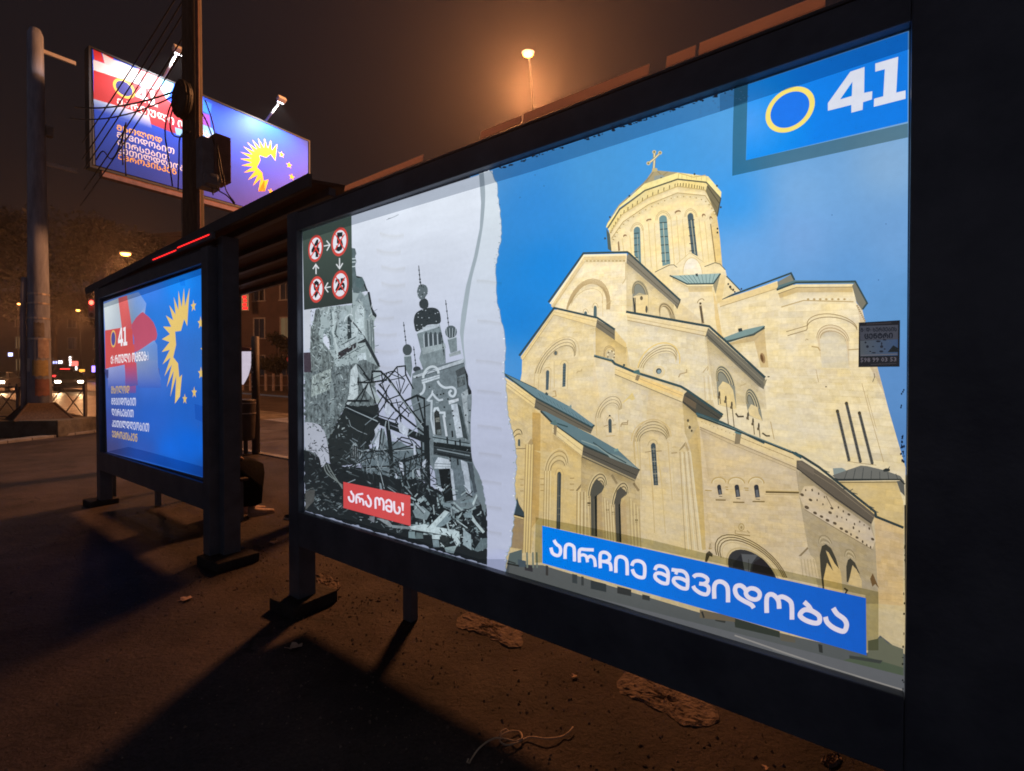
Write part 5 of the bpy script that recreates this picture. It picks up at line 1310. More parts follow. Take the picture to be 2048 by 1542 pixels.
    white = lambda x, y: (216 - 34 * min(1, max(0, (y - 420) / 400)) - 8 * (y > 1100), 227 - 38 * min(1, max(0, (y - 420) / 400)) - 8 * (y > 1100), 236 - 24 * min(1, max(0, (y - 420) / 400)))
    P(lf + list(reversed(rr)), white, raw=True, mi=PAPER)
    for p in rr[::2]:
        a.dot((p[0] - q_.uniform(0.5, 4), p[1]), q_.uniform(0.7, 2.4), q_.uniform(0.5, 1.4), q_.choice(((170, 184, 188), (196, 208, 212), (236, 240, 244), (150, 168, 176))), n=6, raw=True)
    Ln([(p[0] + 0.8, p[1]) for p in rr], 1.0, (120, 150, 170), raw=True)
    for y in (560, 640, 720, 780, 850, 905, 960, 1010, 1060):
        x_ = 950 + q_.uniform(0, 10)
        a.shade([(x_, y), (978, y + 2), (1004, y + 6)], 0, 9, .90); a.shade([(x_, y), (978, y + 2), (1004, y + 6)], 0, -3, .95)
    # ---------------- dark corner square with four crossed-out numbers
    a.grad("604.8,464 703,431.5 705,606.5 608,620", 4, 6, lambda x, y: (74 - 24 * (y - 440) / 180, 90 - 32 * (y - 440) / 180, 82 - 26 * (y - 440) / 180))
    for c, r_, num, quad in (("S:240,440", 0.0835, "4", "S:176,300 300,300 300,570 176,580"), ("S:610,336", 0.0850, "5", "S:560,195 665,185 665,480 555,490"), ("S:255,1072", 0.0820, "9", "S:208,930 302,930 298,1205 205,1210"), ("S:620,1000", 0.0850, "25", "S:545,905 692,890 695,1080 545,1095")):
        a.disc(c, r_, (206, 74, 66), raw=True); a.disc(c, r_ * 0.80, (226, 226, 236), raw=True)
        a.text(num, quad, (34, 40, 44), bold=0.05, raw=True)
        x, y = a.q(c)[0]
        k = r_ / 0.084
        for sx in (-1, 1):
            Ln([(x - 9.5 * k, y - sx * 17 * k), (x + 9.5 * k, y + sx * 15 * k)], 2.3, (214, 66, 58), raw=True)
        a.disc(c, r_, (206, 74, 66), ring=r_ * 0.80, raw=True)
    for s_ in ("S:368,402 462,384", "S:410,318 462,384 415,472", "S:610,588 610,745", "S:560,680 610,750 660,665", "S:248,835 246,690", "S:200,755 244,685 290,750", "S:475,1030 388,1046", "S:432,965 385,1046 435,1115"):
        Ln(s_, 2.2, (218, 222, 226), raw=True)
    # ---------------- red caption
    a.grad("R:205,165 1822,495 1828,1228 208,790", 6, 3, lambda x, y: (198 + (x - 690) * 0.06, 72 + (x - 690) * 0.06, 74 + (x - 690) * 0.05))
    for s_, w in (("R:385,380 410,440 450,495 452,600 425,640 372,622 342,565 336,510", 3.9), ("R:522,685 516,530 540,475 600,462 682,452", 3.7), ("R:520,545 560,530 598,570 606,662", 3.6), ("R:598,590 640,572 684,625 694,732", 3.6), ("R:792,480 815,540 858,600 870,690 848,750 808,752 760,695 742,620", 3.9),
                  ("R:985,812 978,600 1006,552 1050,572 1074,640 1076,735", 3.9), ("R:1066,620 1110,562 1156,602 1180,690 1175,852", 3.9), ("R:1235,685 1252,622 1300,602 1350,642 1370,720 1366,850 1340,880 1272,858 1236,795 1262,742 1366,775", 4.0), ("R:1428,630 1434,820 1472,905 1530,922 1562,875 1562,800 1525,768", 4.0)):
        Ln(s_, w, (232, 222, 238), smooth=4, raw=True)
    P("R:1595,655 1665,675 1655,870 1628,862", (240, 226, 236), raw=True); a.dot("R:1640,948", 2.4, 2.8, (240, 222, 230), raw=True)
    # ---------------- folded top edge of the sheet (film), painted crease shade and scuffs
    P("604.8,464 985,340.5 1440,188.5 1818,61.5 1818,99.5 1440,224 1059,345 703,451 605,482", (196, 200, 206), mi=TINT, raw=True)
    P("O:0,712 290,612 285,780 0,890", (210, 214, 218), mi=TINT, raw=True)
    P("1010,1118 1020,1121 1018,1152 610,1030 610,1021 700,1040 960,1118", (216, 218, 222), mi=TINT, raw=True)
    q_ = random.Random(41)
    for i in range(60):     # scuffed black paint creeping over the upper edge
        x = q_.uniform(990, 1480)
        y = 341 - (x - 985) * 0.3345
        a.dot((x, y + q_.uniform(-2, 2.5)), q_.uniform(1, 5), q_.uniform(0.8, 2.6), (24, 28, 38), n=6, raw=True)
    for i in range(22):
        x = q_.uniform(1400, 1500); y = 341 - (x - 985) * 0.3345 + q_.uniform(8, 26)
        a.dot((x, y), q_.uniform(0.8, 2.4), q_.uniform(0.5, 1.0), (54, 84, 116), n=5, raw=True)
    for (x, y) in ((1962, 1370), (1975, 1350), (1985, 1330), (1960, 1490), (1955, 1510)):
        a.dot("D:%g,%g" % (x, y), 1.6, 2.4, (20, 34, 60), n=6, raw=True)
    for i in range(26):
        a.dot("I:%g,%g" % (q_.uniform(1935, 1968), q_.uniform(820, 1090)), q_.uniform(0.8, 2.4), q_.uniform(1, 3.4), (14, 22, 44), n=6, raw=True)
    for i in range(16):
        y = q_.uniform(1090, 1380)
        a.dot((1810.5 - (y - 1000) * 0.012 + q_.uniform(-1.6, 1.5), y), q_.uniform(0.8, 2.0), q_.uniform(1, 4), (16, 16, 16), n=6, raw=True)
    for (x, y) in ((1088, 372), (1772, 448), (1757, 560), (1664, 430), (1070, 350), (1040, 395), (1000, 410)):
        a.dot((x, y), 1.3, 1.0, (44, 80, 130), n=6, raw=True)
    Ln("T:600,360 650,340 680,325", 0.9, (120, 132, 142), raw=True); Ln("T:610,352 640,345", 0.7, (110, 120, 130), raw=True)
    for i in range(11):
        y = 470 + i * 33
        x = 775 + q_.uniform(-10, 16) - i * 1.5
        a.shade([(x - 22, y - 4), (x - 6, y + 1), (x + 10, y + 2), (x + 26, y - 1)], 0, 10, .93); a.shade([(x - 22, y - 4), (x - 6, y + 1), (x + 10, y + 2), (x + 26, y - 1)], 0, -4, .96)  # shade of the wrinkles painted as dark fading film
    return a
# ------------------------------------------------------------------ artwork of the far lightbox and of the billboard (same campaign design)
def sun_logo(a, tips, inner, col, centre, pull=0.36, raw=False):
    t = a.q(tips); c = a.q(centre)[0]
    out = []
    for i, p in enumerate(t):
        out.append(p)
        if i < len(t) - 1:
            n = t[i + 1]
            mx, my = (p[0] + n[0]) / 2, (p[1] + n[1]) / 2
            out.append((mx + (c[0] - mx) * pull, my + (c[1] - my) * pull))
    a.poly(out + a.q(inner), col, raw=raw)


def make_far_print():
    a = Art(ORG, SE)
    a.view('M', 190, 520, 6.425)
    a.view('N', 190, 720, 5.93)
    P, Ln = a.poly, a.line
    ctrl = [((210, 610), (120, 150, 215)), ((300, 575), (60, 130, 235)), ((360, 570), (22, 140, 250)), ((412, 540), (20, 120, 225)), ((400, 600), (24, 120, 225)), ((310, 640), (40, 120, 215)), ((340, 700), (50, 110, 200)),
            ((410, 700), (46, 112, 200)), ((300, 760), (60, 110, 205)), ((230, 780), (66, 92, 170)), ((220, 850), (58, 74, 150)), ((300, 840), (40, 98, 200)), ((400, 830), (34, 98, 198)), ((380, 890), (8, 102, 218)), ((340, 900), (14, 104, 220)), ((290, 900), (44, 88, 180)), ((218, 900), (60, 66, 118)), ((412, 950), (20, 76, 160)), ((330, 930), (24, 86, 180))]

    def bg(x, y):
        w = [(1.0 / ((x - p[0]) ** 2 + (y - p[1]) ** 2 + 120.0) ** 1.4, c) for p, c in ctrl]
        s = sum(k for k, c in w)
        return tuple(sum(k * c[i] for k, c in w) / s for i in range(3))
    a.grad("207,604 415,532.5 415,957.5 214.5,904", 30, 44, bg)
    RED, WH = (205, 88, 92), (196, 206, 216)
    P("M:112,565 300,490 345,870 130,905", WH, cols=[(214, 224, 226), (190, 200, 206), (176, 188, 204), (198, 208, 214)], raw=True)
    P("M:298,490 410,455 470,830 480,1090 690,1010 640,1120 510,1180 :271,740 272,786 250,786 248,735 211,738 210,661 M:345,868", RED, raw=True, cols=[(224, 104, 104), (226, 108, 106), (200, 90, 96), (196, 84, 92), (180, 90, 124), (190, 82, 100), (200, 80, 90), (196, 76, 92), (96, 84, 160), (90, 84, 160), (200, 80, 92), (206, 78, 84), (204, 84, 84), (210, 92, 92)])
    P("M:130,905 480,880 500,1180 140,1390", (203, 82, 82), raw=True)
    P("M:410,455 560,410 660,560 640,690 600,680 470,830", (150, 172, 216), raw=True, cols=[(150, 160, 190), (120, 160, 230), (120, 160, 230), (140, 164, 214), (150, 170, 212), (122, 146, 170)])
    P("M:470,830 590,680 640,690 750,800 800,960 760,1050 640,1120 520,1180 500,1000", (186, 82, 108), raw=True, smooth=2)
    P("M:600,1140 760,1030 800,1090 810,1400 850,1542 545,1542 520,1330 530,1180", (112, 150, 204), raw=True, cols=[(120, 150, 200), (116, 156, 220), (100, 140, 210), (104, 134, 190), (84, 122, 202), (112, 138, 180), (130, 148, 178), (150, 140, 170)])
    P("M:145,1395 380,1345 395,1542 165,1542", (140, 150, 206), raw=True, cols=[(150, 164, 214), (140, 152, 208), (110, 126, 198), (112, 122, 196)])
    P("N:110,120 160,110 160,210 140,220", (60, 66, 120), raw=True); P("N:740,95 760,100 768,215 750,200", (70, 80, 150), raw=True)
    P("N:355,50 490,30 510,300 362,320", (176, 84, 110), raw=True, cols=[(196, 76, 90), (196, 80, 96), (84, 86, 160), (74, 84, 164)])
    P("N:165,90 350,60 362,330 150,340", (130, 142, 198), raw=True, cols=[(150, 160, 210), (140, 152, 208), (64, 92, 184), (66, 92, 178)])
    P("N:500,20 735,0 790,330 512,330", (112, 140, 190), raw=True, cols=[(132, 148, 184), (112, 140, 196), (58, 100, 196), (62, 98, 190)])
    YE = (226, 194, 112)
    sun_logo(a, "M:1215,358 1143,358 1072,393 1012,475 955,580 911,712 876,855 860,1018 858,1182 868,1342 891,1497 N:850,325 893,437 948,518 1008,432", "N:1032,172 1000,210 985,40 M:1005,1250 1042,1090 1030,920 1105,910 1145,760 1185,850", YE, "M:1120,980", 0.38, raw=True)
    for c, r_ in (("M:1265,592", .054), ("M:1357,808", .056), ("M:1393,1155", .054), ("M:1362,1455", .056), ("N:1177,385", .052), ("N:1065,463", .050)):
        a.star(c, r_, YE, raw=True, sx=1.12)
    a.disc("M:235,1012", 0.098, (230, 186, 106), ring=0.076, raw=True); a.disc("M:235,1012", 0.077, (84, 80, 150), raw=True)
    a.number41("M:296,882 408,852 414,1095 296,1112", (238, 236, 242), (203, 84, 82))
    a.text("ქართული ოცნება".upper(), "M:200,1228 690,1165 690,1292 205,1338", (240, 238, 244), bold=0.022, raw=True, res=1)
    wt, yt = (206, 210, 234), (196, 168, 112)
    for s_, q_, c in (("მხოლოდ", "N:190,310 412,303 405,398 192,400", yt), ("მშვიდობით", "N:192,450 485,446 485,545 195,530", wt), ("ღირსებით", "N:195,575 457,588 457,682 205,662", wt), ("კეთილდღეობით", "N:200,710 643,748 640,855 203,792", wt), ("ევროპისკენ", "N:200,835 505,875 500,975 205,915", yt)):
        a.text(s_.upper(), q_, c, bold=0.02, raw=True, res=1)
    P("207,604 415,532.5 415,545 300,585 207,616", (190, 196, 204), mi=TINT, raw=True)
    P("N:395,1030 620,1085 1330,1280 1330,1400 620,1200 150,1085", (196, 206, 222), mi=TINT, raw=True)
    P("M:1080,250 1150,230 1160,330 1100,330", (226, 234, 246), mi=TINT, raw=True); P("N:1180,520 1330,560 1330,760 1190,700", (222, 228, 240), mi=TINT, raw=True)
    return a


BB_O = at_depth(184, 330, 12.87)
BB_O.z = 0.0
BB_X = Vector((0.5729, 0.8196, 0.0))


def make_board_print():
    a = Art(BB_O, BB_X)
    a.view('W', 170, 60, 4.058)
    P, Ln = a.poly, a.line
    # inks (reflectances) of a front-lit print
    def bg(x, y):
        t = (x - 184) / 432.0; b = (y - 180) / 220.0
        r = 14 + 92 * max(0, b - .3) * (0.15 + t); g = 70 + 14 * t - 8 * b; bb = 206 + 34 * t - 34 * b
        return (max(10, r), max(40, g), min(244, bb))
    a.grad("184,97 616,282 616,449 192,330", 24, 12, bg)
    RED, WH = (196, 52, 56), (206, 208, 210)
    P("W:66,148 130,180 160,270 75,240", RED); P("W:130,180 235,225 225,240 160,205", RED)
    P("W:66,240 160,272 140,190 225,238 300,262 420,320 450,390 700,500 660,560 430,440 70,325", WH, cols=[WH, (190, 192, 196), (214, 216, 218), (196, 198, 200), (170, 172, 176), (200, 200, 204), (216, 210, 210), (220, 214, 216), (200, 210, 226), (200, 196, 200), WH])
    P("W:70,325 430,440 470,470 620,480 660,560 820,700 820,860 700,830 530,760 520,700 300,640 70,560", RED, cols=[(178, 44, 48), (190, 50, 54), (196, 58, 60), (200, 66, 66), (180, 60, 62), (160, 44, 56), (120, 40, 80), (150, 44, 70), (170, 46, 60), (190, 50, 54), (186, 46, 50), (176, 44, 48)])
    P("W:415,310 640,395 600,470 470,440", (214, 120, 120)); P("W:610,388 720,430 712,470 660,560 620,480", (110, 190, 226))
    P("W:70,560 300,625 520,700 545,800 300,740 75,640", (150, 176, 220), cols=[(150, 186, 230), (190, 200, 220), (196, 204, 220), (40, 80, 200), (44, 84, 200), (44, 80, 196)])
    P("W:950,560 1030,600 1020,690 940,650", (34, 116, 240)); P("W:945,670 1010,690 1020,790 940,760", (120, 60, 170)); P("W:948,765 1030,795 1060,860 950,860", (110, 170, 236)); P("W:730,790 800,810 795,860 740,850", (120, 180, 230))
    a.disc("W:318,475", 0.245, (236, 188, 70), ring=0.185); a.disc("W:318,475", 0.187, (32, 36, 120))
    a.number41("W:405,450 590,505 590,628 415,560", (232, 232, 238), (190, 60, 64), raw=False)
    a.text("ქართული ოცნება".upper(), "W:258,540 1050,838 1050,896 258,600", (232, 230, 236), bold=0.018)
    wt, yt = (226, 226, 236), (244, 190, 60)
    for s_, q_, c in (("მხოლოდ", "W:258,765 625,878 625,922 258,810", yt), ("მშვიდობით", "W:258,824 725,962 725,1010 258,870", wt), ("ღირსებით", "W:260,888 685,1018 685,1062 260,936", wt), ("კეთილდღეობით", "W:265,948 905,1130 905,1178 265,996", wt), ("ევროპისკენ", "W:268,1005 742,1128 742,1176 268,1046", yt)):
        a.text(s_.upper(), q_, c, bold=0.018)
    YE = (252, 190, 40)
    sun_logo(a, "W:1560,925 1508,893 1455,878 1405,878 1358,890 1316,910 1283,944 1263,990 1260,1045 1268,1100 1290,1157 1323,1217 1363,1264 1406,1310 1460,1310", "W:1490,1215 1448,1222 1440,1160 1395,1113 1422,1060 1415,1015 1470,1036 1508,1008 1545,1062", YE, "W:1490,1080", 0.40)
    for c in ("W:1595,1010", "W:1657,1097", "W:1678,1192", "W:1657,1272", "W:1597,1318", "W:1510,1312"):
        a.star(c, 0.115, YE)
    return a


PAPER_LIT = [mat_print("poster_paper", 'flat', backlit=False)] * 6 + [M['dark_grey']]


def make_sticker_print():
    """small dark advert glued on the glass"""
    a = Art(ORG, SE)
    a.view('k', 1700, 630, 13.41)
    P, Ln = a.poly, a.line
    a.grad("k:240,215 1335,145 1330,1375 245,1400", 4, 6, lambda x, y: (32, 32, 36), raw=True)
    a.grad("k:270,300 1290,270 1285,655 275,680", 4, 2, lambda x, y: (66, 68, 78), raw=True)
    a.grad("k:275,690 1285,655 1280,1090 280,1110", 6, 3, lambda x, y: (80 - (x - 1716) * 0.3, 84 - (x - 1716) * 0.1, 88 + (x - 1716) * 0.25), raw=True)
    dk = (22, 26, 34)
    a.text("გადახურვების".upper(), "k:285,350 1255,320 1255,440 290,460", dk, bold=0.03, raw=True, res=1)
    a.text("ცენტრი".upper(), "k:385,500 1150,470 1150,625 390,650", dk, bold=0.04, raw=True, res=1)
    a.text("598 99 03 53", "k:285,1145 1250,1125 1250,1250 290,1275", (92, 88, 96), bold=0.02, raw=True, res=1)
    P("k:1010,1000 1160,815 1290,890 1290,995", (30, 34, 36), raw=True)
    for (x, y, rx, ry) in ((760, 710, 5, 2), (850, 850, 3.4, 3), (930, 670, 4, 1.6), (470, 850, 3, 3), (420, 740, 2, 2.2), (620, 850, 2.4, 1.2), (840, 980, 4.4, 2.2), (640, 1015, 4.6, 1.4), (545, 980, 2.4, 1.2), (930, 915, 2, 1.4), (850, 770, 1.6, 3.2)):
        a.dot("k:%g,%g" % (x, y), rx, ry, (34, 38, 48), n=7, raw=True)
    Ln("k:440,250 1110,215", 2.2, (54, 50, 54), raw=True); Ln("k:560,1330 1240,1300", 1.6, (56, 54, 58), raw=True); Ln("k:300,1085 1270,1050", 2.2, (92, 92, 100), raw=True)
    return a
# ------------------------------------------------------------------ ground, road, kerbs
def gz(x, y):
    return 0.03 * max(0.0, y - 14.0)


def sheet(name, s0, s1, d0, d1, z, mat, ns, nd, rough=0.0, seed=1, kind='structure'):
    rg = random.Random(seed)
    bm = bmesh.new()
    rows = []
    for j in range(nd + 1):
        row = []
        for i in range(ns + 1):
            # finer cells near the viewer
            fs, fd = i / ns, j / nd
            p = W(s0 + (s1 - s0) * fs, d0 + (d1 - d0) * fd, z)
            p.z += gz(p.x, p.y) + (rg.uniform(-rough, rough) if rough else 0)
            row.append(bm.verts.new(p))
        rows.append(row)
    for a, b in zip(rows, rows[1:]):
        for i in range(ns):
            bm.faces.new((a[i], a[i + 1], b[i + 1], b[i]))
    bmesh.ops.recalc_face_normals(bm, faces=bm.faces)
    me = bpy.data.meshes.new(name)
    bm.to_mesh(me); bm.free()
    if me.polygons[0].normal.z < 0: me.flip_normals()
    for p in me.polygons: p.use_smooth = True
    me.materials.append(mat)
    o = bpy.data.objects.new(name, me)
    COL.objects.link(o)
    return tag(o, kind=kind)


def mat_ground(name, dark, light, patch, crack=0.6, sc=1.0, rough=0.85):
    m, t, out = nt(name)
    b = t.nodes.new("ShaderNodeBsdfPrincipled")
    tc = t.nodes.new("ShaderNodeTexCoord")
    def noise(s, d=5, r=0.6):
        n = t.nodes.new("ShaderNodeTexNoise"); n.inputs["Scale"].default_value = s * sc; n.inputs["Detail"].default_value = d; n.inputs["Roughness"].default_value = r
        t.links.new(tc.outputs["Object"], n.inputs["Vector"]); return n
    def ramp(f, p0, c0, p1, c1):
        r = t.nodes.new("ShaderNodeValToRGB"); r.color_ramp.elements[0].position = p0; r.color_ramp.elements[1].position = p1
        r.color_ramp.elements[0].color = (*c0, 1); r.color_ramp.elements[1].color = (*c1, 1); t.links.new(f, r.inputs[0]); return r.outputs[0]
    def mix(f, a, c, mode='MIX'):
        x = t.nodes.new("ShaderNodeMixRGB"); x.blend_type = mode
        if isinstance(f, float): x.inputs[0].default_value = f
        else: t.links.new(f, x.inputs[0])
        t.links.new(a, x.inputs[1])
        if isinstance(c, tuple): x.inputs[2].default_value = (*c, 1)
        else: t.links.new(c, x.inputs[2])
        return x.outputs[0]
    base = ramp(noise(0.9).outputs["Fac"], 0.35, dark, 0.68, light)
    big = ramp(noise(0.33, 3).outputs["Fac"], 0.52, (0, 0, 0), 0.6, (1, 1, 1))
    base = mix(big, base, patch)
    grit = ramp(noise(60, 4, 0.7).outputs["Fac"], 0.3, (0.40, 0.39, 0.38), 0.75, (1.8, 1.75, 1.7))
    base = mix(0.85, base, grit, 'MULTIPLY')
    peb = t.nodes.new("ShaderNodeTexVoronoi"); peb.inputs["Scale"].default_value = 34 * sc
    t.links.new(tc.outputs["Object"], peb.inputs["Vector"])
    pr = ramp(peb.outputs["Distance"], 0.0, (1.7, 1.6, 1.5), 0.16, (1, 1, 1))
    base = mix(0.5, base, pr, 'MULTIPLY')
    vo = t.nodes.new("ShaderNodeTexVoronoi"); vo.feature = 'DISTANCE_TO_EDGE'; vo.inputs["Scale"].default_value = 0.75 * sc
    ad = t.nodes.new("ShaderNodeVectorMath"); ad.operation = 'ADD'
    nn = noise(1.7, 4)
    t.links.new(tc.outputs["Object"], ad.inputs[0]); t.links.new(nn.outputs["Color"], ad.inputs[1]); t.links.new(ad.outputs[0], vo.inputs["Vector"])
    cr0 = ramp(vo.outputs["Distance"], 0.003, (1 - crack,) * 3, 0.026, (1, 1, 1))
    cmask = ramp(noise(1.1, 4).outputs["Fac"], 0.47, (0, 0, 0), 0.58, (1, 1, 1))
    white = t.nodes.new("ShaderNodeRGB"); white.outputs[0].default_value = (1, 1, 1, 1)
    cr = mix(cmask, white.outputs[0], cr0)
    base = mix(1.0, base, cr, 'MULTIPLY')
    stain = ramp(noise(1.9, 6, 0.7).outputs["Fac"], 0.36, (0.42, 0.40, 0.40), 0.56, (1, 1, 1))
    base = mix(0.9, base, stain, 'MULTIPLY')
    fleck = ramp(noise(140, 2, 0.5).outputs["Fac"], 0.66, (1, 1, 1), 0.74, (2.4, 2.2, 2.1))
    base = mix(0.8, base, fleck, 'MULTIPLY')
    t.links.new(base, b.inputs["Base Color"])
    rr = t.nodes.new("ShaderNodeMapRange"); rr.inputs[3].default_value = rough - 0.22; rr.inputs[4].default_value = rough + 0.1
    t.links.new(noise(2.3).outputs["Fac"], rr.inputs[0]); t.links.new(rr.outputs[0], b.inputs["Roughness"])
    b.inputs["Specular IOR Level"].default_value = 0.35
    bp = t.nodes.new("ShaderNodeBump"); bp.inputs["Strength"].default_value = 0.9; bp.inputs["Distance"].default_value = 0.02
    hm = mix(0.5, noise(28, 6, 0.7).outputs["Color"], cr, 'MULTIPLY')
    t.links.new(hm, bp.inputs["Height"]); t.links.new(bp.outputs[0], b.inputs["Normal"])
    t.links.new(b.outputs[0], out.inputs["Surface"])
    return m


G_PAVE = mat_ground("trodden_asphalt", (0.022, 0.016, 0.0155), (0.068, 0.050, 0.048), (0.036, 0.027, 0.026), crack=0.8)
G_ROAD = mat_ground("road_asphalt", (0.075, 0.066, 0.062), (0.12, 0.105, 0.10), (0.095, 0.083, 0.078), crack=0.2, sc=0.6, rough=0.45)
G_LIGHT = mat_ground("pale_concrete", (0.15, 0.14, 0.13), (0.24, 0.22, 0.21), (0.19, 0.18, 0.17), crack=0.3)
KERB = mat_surface("kerb_stone", (0.16, 0.15, 0.14), (0.28, 0.26, 0.24), rough=0.85, scale=4, bump=0.3)

sheet("pavement", -70, 40, -28, 3.06, 0.0, G_PAVE, 110, 62)
sheet("road", -120, 60, 3.2, 14.0, -0.12, G_ROAD, 60, 10)
sheet("road_median", -120, 60, 7.2, 8.9, -0.112, G_LIGHT, 60, 2)
sheet("far_pavement", -140, 60, 14.0, 120.0, -0.02, G_PAVE, 60, 40)
kb = MB()
for i in range(60):
    s = -50 + i * 1.0
    p = W(s + 0.5, 3.13, 0)
    kb.box((p.x, p.y, -0.06 + 0.012 + gz(p.x, p.y)), (0.985, 0.15, 0.15), rz=A_ROT, bevel=0.012)
tag(kb.build("kerb", KERB), kind='structure')
kp = MB()
a_, b_ = on_ground(-260, 918), on_ground(212, 861)
v_ = (b_ - a_); n_ = 9
for i in range(n_):
    c_ = a_ + v_ * ((i + 0.5) / n_)
    kp.box((c_.x, c_.y, 0.025), (v_.length / n_ - 0.015, 0.34, 0.07), rz=math.atan2(v_.y, v_.x), bevel=0.012)
tag(kp.build("kerb", KERB), kind='structure')


# ------------------------------------------------------------------ street frame things
def sroot(name, s, d, label, cat, group=None):
    return empty(name, W(s, d), A_ROT, label, cat, group), Matrix.Translation((-s, -d, 0))


def mat_translucent(name, c, rough=0.4):
    m, t, out = nt(name)
    d = t.nodes.new("ShaderNodeBsdfPrincipled"); d.inputs["Base Color"].default_value = (*c, 1); d.inputs["Roughness"].default_value = rough
    tr = t.nodes.new("ShaderNodeBsdfTranslucent"); tr.inputs["Color"].default_value = (*c, 1)
    n = t.nodes.new("ShaderNodeTexNoise"); n.inputs["Scale"].default_value = 7
    mr = t.nodes.new("ShaderNodeMapRange"); mr.inputs[3].default_value = 0.35; mr.inputs[4].default_value = 0.85
    mx = t.nodes.new("ShaderNodeMixShader")
    t.links.new(n.outputs["Fac"], mr.inputs[0]); t.links.new(mr.outputs[0], mx.inputs[0])
    t.links.new(d.outputs[0], mx.inputs[1]); t.links.new(tr.outputs[0], mx.inputs[2]); t.links.new(mx.outputs[0], out.inputs["Surface"])
    return m


def lightbox(s0, s1, label, art, pads, side_posts, cab):
    """poster opening from s0 to s1; heights as measured"""
    zb, zt = 0.645, 2.446
    cs = (s0 + s1) / 2
    root, xf = sroot("lightbox", cs, 0.12, label, "lightbox", "advertising lightboxes of the bus stop")
    for (z0, z1) in ((zt, 2.556), (0.425, zb)):
        f = MB(); f.ext((s0, -0.035, z0), (s1, 0.02, z1), bevel=0.004); f.build("frame_rail", M['black_metal'], root, xf=xf)
    for (a, b) in side_posts:
        m_ = MB(); m_.ext((a, -0.036, 0.0), (b, 0.085, 2.572), bevel=0.006); m_.build("post", M['black_metal'], root, xf=xf)
    c = MB(); c.ext((s0 - 0.005, 0.022, 0.43), (s1 + 0.005, cab, 2.552), bevel=0.01)
    c.build("cabinet", M['black_metal'], root, xf=xf)
    for (a, b, d0, d1, h) in pads:
        m_ = MB(); m_.box(((a + b) / 2, (d0 + d1) / 2, h / 2 - 0.005), (b - a, d1 - d0, h), rz=0.06, bevel=0.012); m_.build("foot_block", M['dark_grey'] if h < 0.06 else M['old_block'], root, xf=xf)
    art.build("poster", PRINT, root, root.location, A_ROT)
    return root, xf


M['old_block'] = mat_surface("blackened_concrete_block", (0.022, 0.018, 0.016), (0.055, 0.045, 0.040), rough=0.9, scale=9, bump=0.5, bscale=40)
M['strip'] = mat_translucent("dull_translucent_strip", (0.85, 0.68, 0.60))
near, nxf = lightbox(-3.058, 0.004, "nearest lightbox, showing a torn poster of a bombed church and a pale stone cathedral", make_near_print(),
                     [(-3.25, -2.985, -0.13, 0.2, 0.085), (0.25, 0.55, -0.13, 0.2, 0.085)], [(-3.178, -3.0585), (0.0045, 0.46)], 0.33)
for (a, b, z0, z1) in ((-2.587, -1.919, 2.596, 2.632), (-1.533, -1.305, 2.594, 2.630), (-1.289, -0.733, 2.590, 2.634), (-0.668, -0.569, 2.592, 2.634), (-0.5555, -0.193, 2.590, 2.636)):
    m_ = MB(); m_.box(((a + b) / 2, 0.0, (z0 + z1) / 2), (b - a, 0.004, z1 - z0), rot=Matrix.Rotation(-0.25, 4, 'X')); m_.build("trim_strip", M['strip'], near, xf=nxf)
m_ = MB(); m_.ext((-3.17, -0.01, 2.575), (0.45, 0.31, 2.584)); m_.build("top_cap", M['dark_grey'], near, xf=nxf)
m_ = MB(); m_.box((-2.41, 0.335, 0.25), (0.075, 0.06, 0.5), bevel=0.006); m_.build("rear_leg", M['black_metal'], near, xf=nxf)

far, fxf = lightbox(-7.459, -4.536, "lightbox farther along, its blue poster with a yellow sun, stars and a red cross flag", make_far_print(),
                    [(-7.72, -7.45, -0.14, 0.14, 0.07)], [(-7.60, -7.4595), (-4.5355, -4.41)], 0.16)
m_ = MB(); m_.ext((-7.6, -0.01, 2.575), (-4.41, 0.15, 2.584)); m_.build("top_cap", M['dark_grey'], far, xf=fxf)

st = make_sticker_print()
st.o = st.o + st.n * 0.006
sc_ = at_depth(1757, 690, 1.40)
STK = [PRINT[0]] * 6 + [M['black_metal']]
so = st.build("sticker", STK, None, (sc_.x, sc_.y, sc_.z), A_ROT, thick=0.0008)
so.location = sc_; so.rotation_euler = (0, 0, A_ROT)
tag(so, "small dark square sticker with a phone number, stuck on the glass of the nearest poster", "sticker")

# ------------------------------------------------------------------ shelter roof over the gap and the far lightbox
shelter, sxf = sroot("bus_shelter", -5.5, 0.8, "dark bus shelter with ribbed canopy on square posts, between and above the two lightboxes", "bus shelter")
ROOF0, ROOF1 = -8.02, -2.95
shear = Matrix.Identity(4); shear[2][0] = 0.028; shear[2][3] = 0.028 * 4.3
sxf = sxf @ shear
def roof_z(d): return 2.70 + 0.16 * d - 0.02 * d * d
bm_ = MB()
for j in range(7):
    d0, d1 = 0.0 + j * 0.28, 0.0 + (j + 1) * 0.28
    bm_.prism([(ROOF0, d0, roof_z(d0)), (ROOF0, d1, roof_z(d1)), (ROOF0, d1, roof_z(d1) + 0.02), (ROOF0, d0, roof_z(d0) + 0.02)], (ROOF1 - ROOF0, 0, 0))
bm_.build("canopy", mat_translucent("smoky_canopy_sheet", (0.13, 0.095, 0.085)), shelter, xf=sxf)
m_ = MB(); m_.ext((ROOF0 - 0.02, -0.03, 2.66), (ROOF1 + 0.02, -0.002, 2.745), bevel=0.006); m_.build("gutter", M['dark_grey'], shelter, xf=sxf)
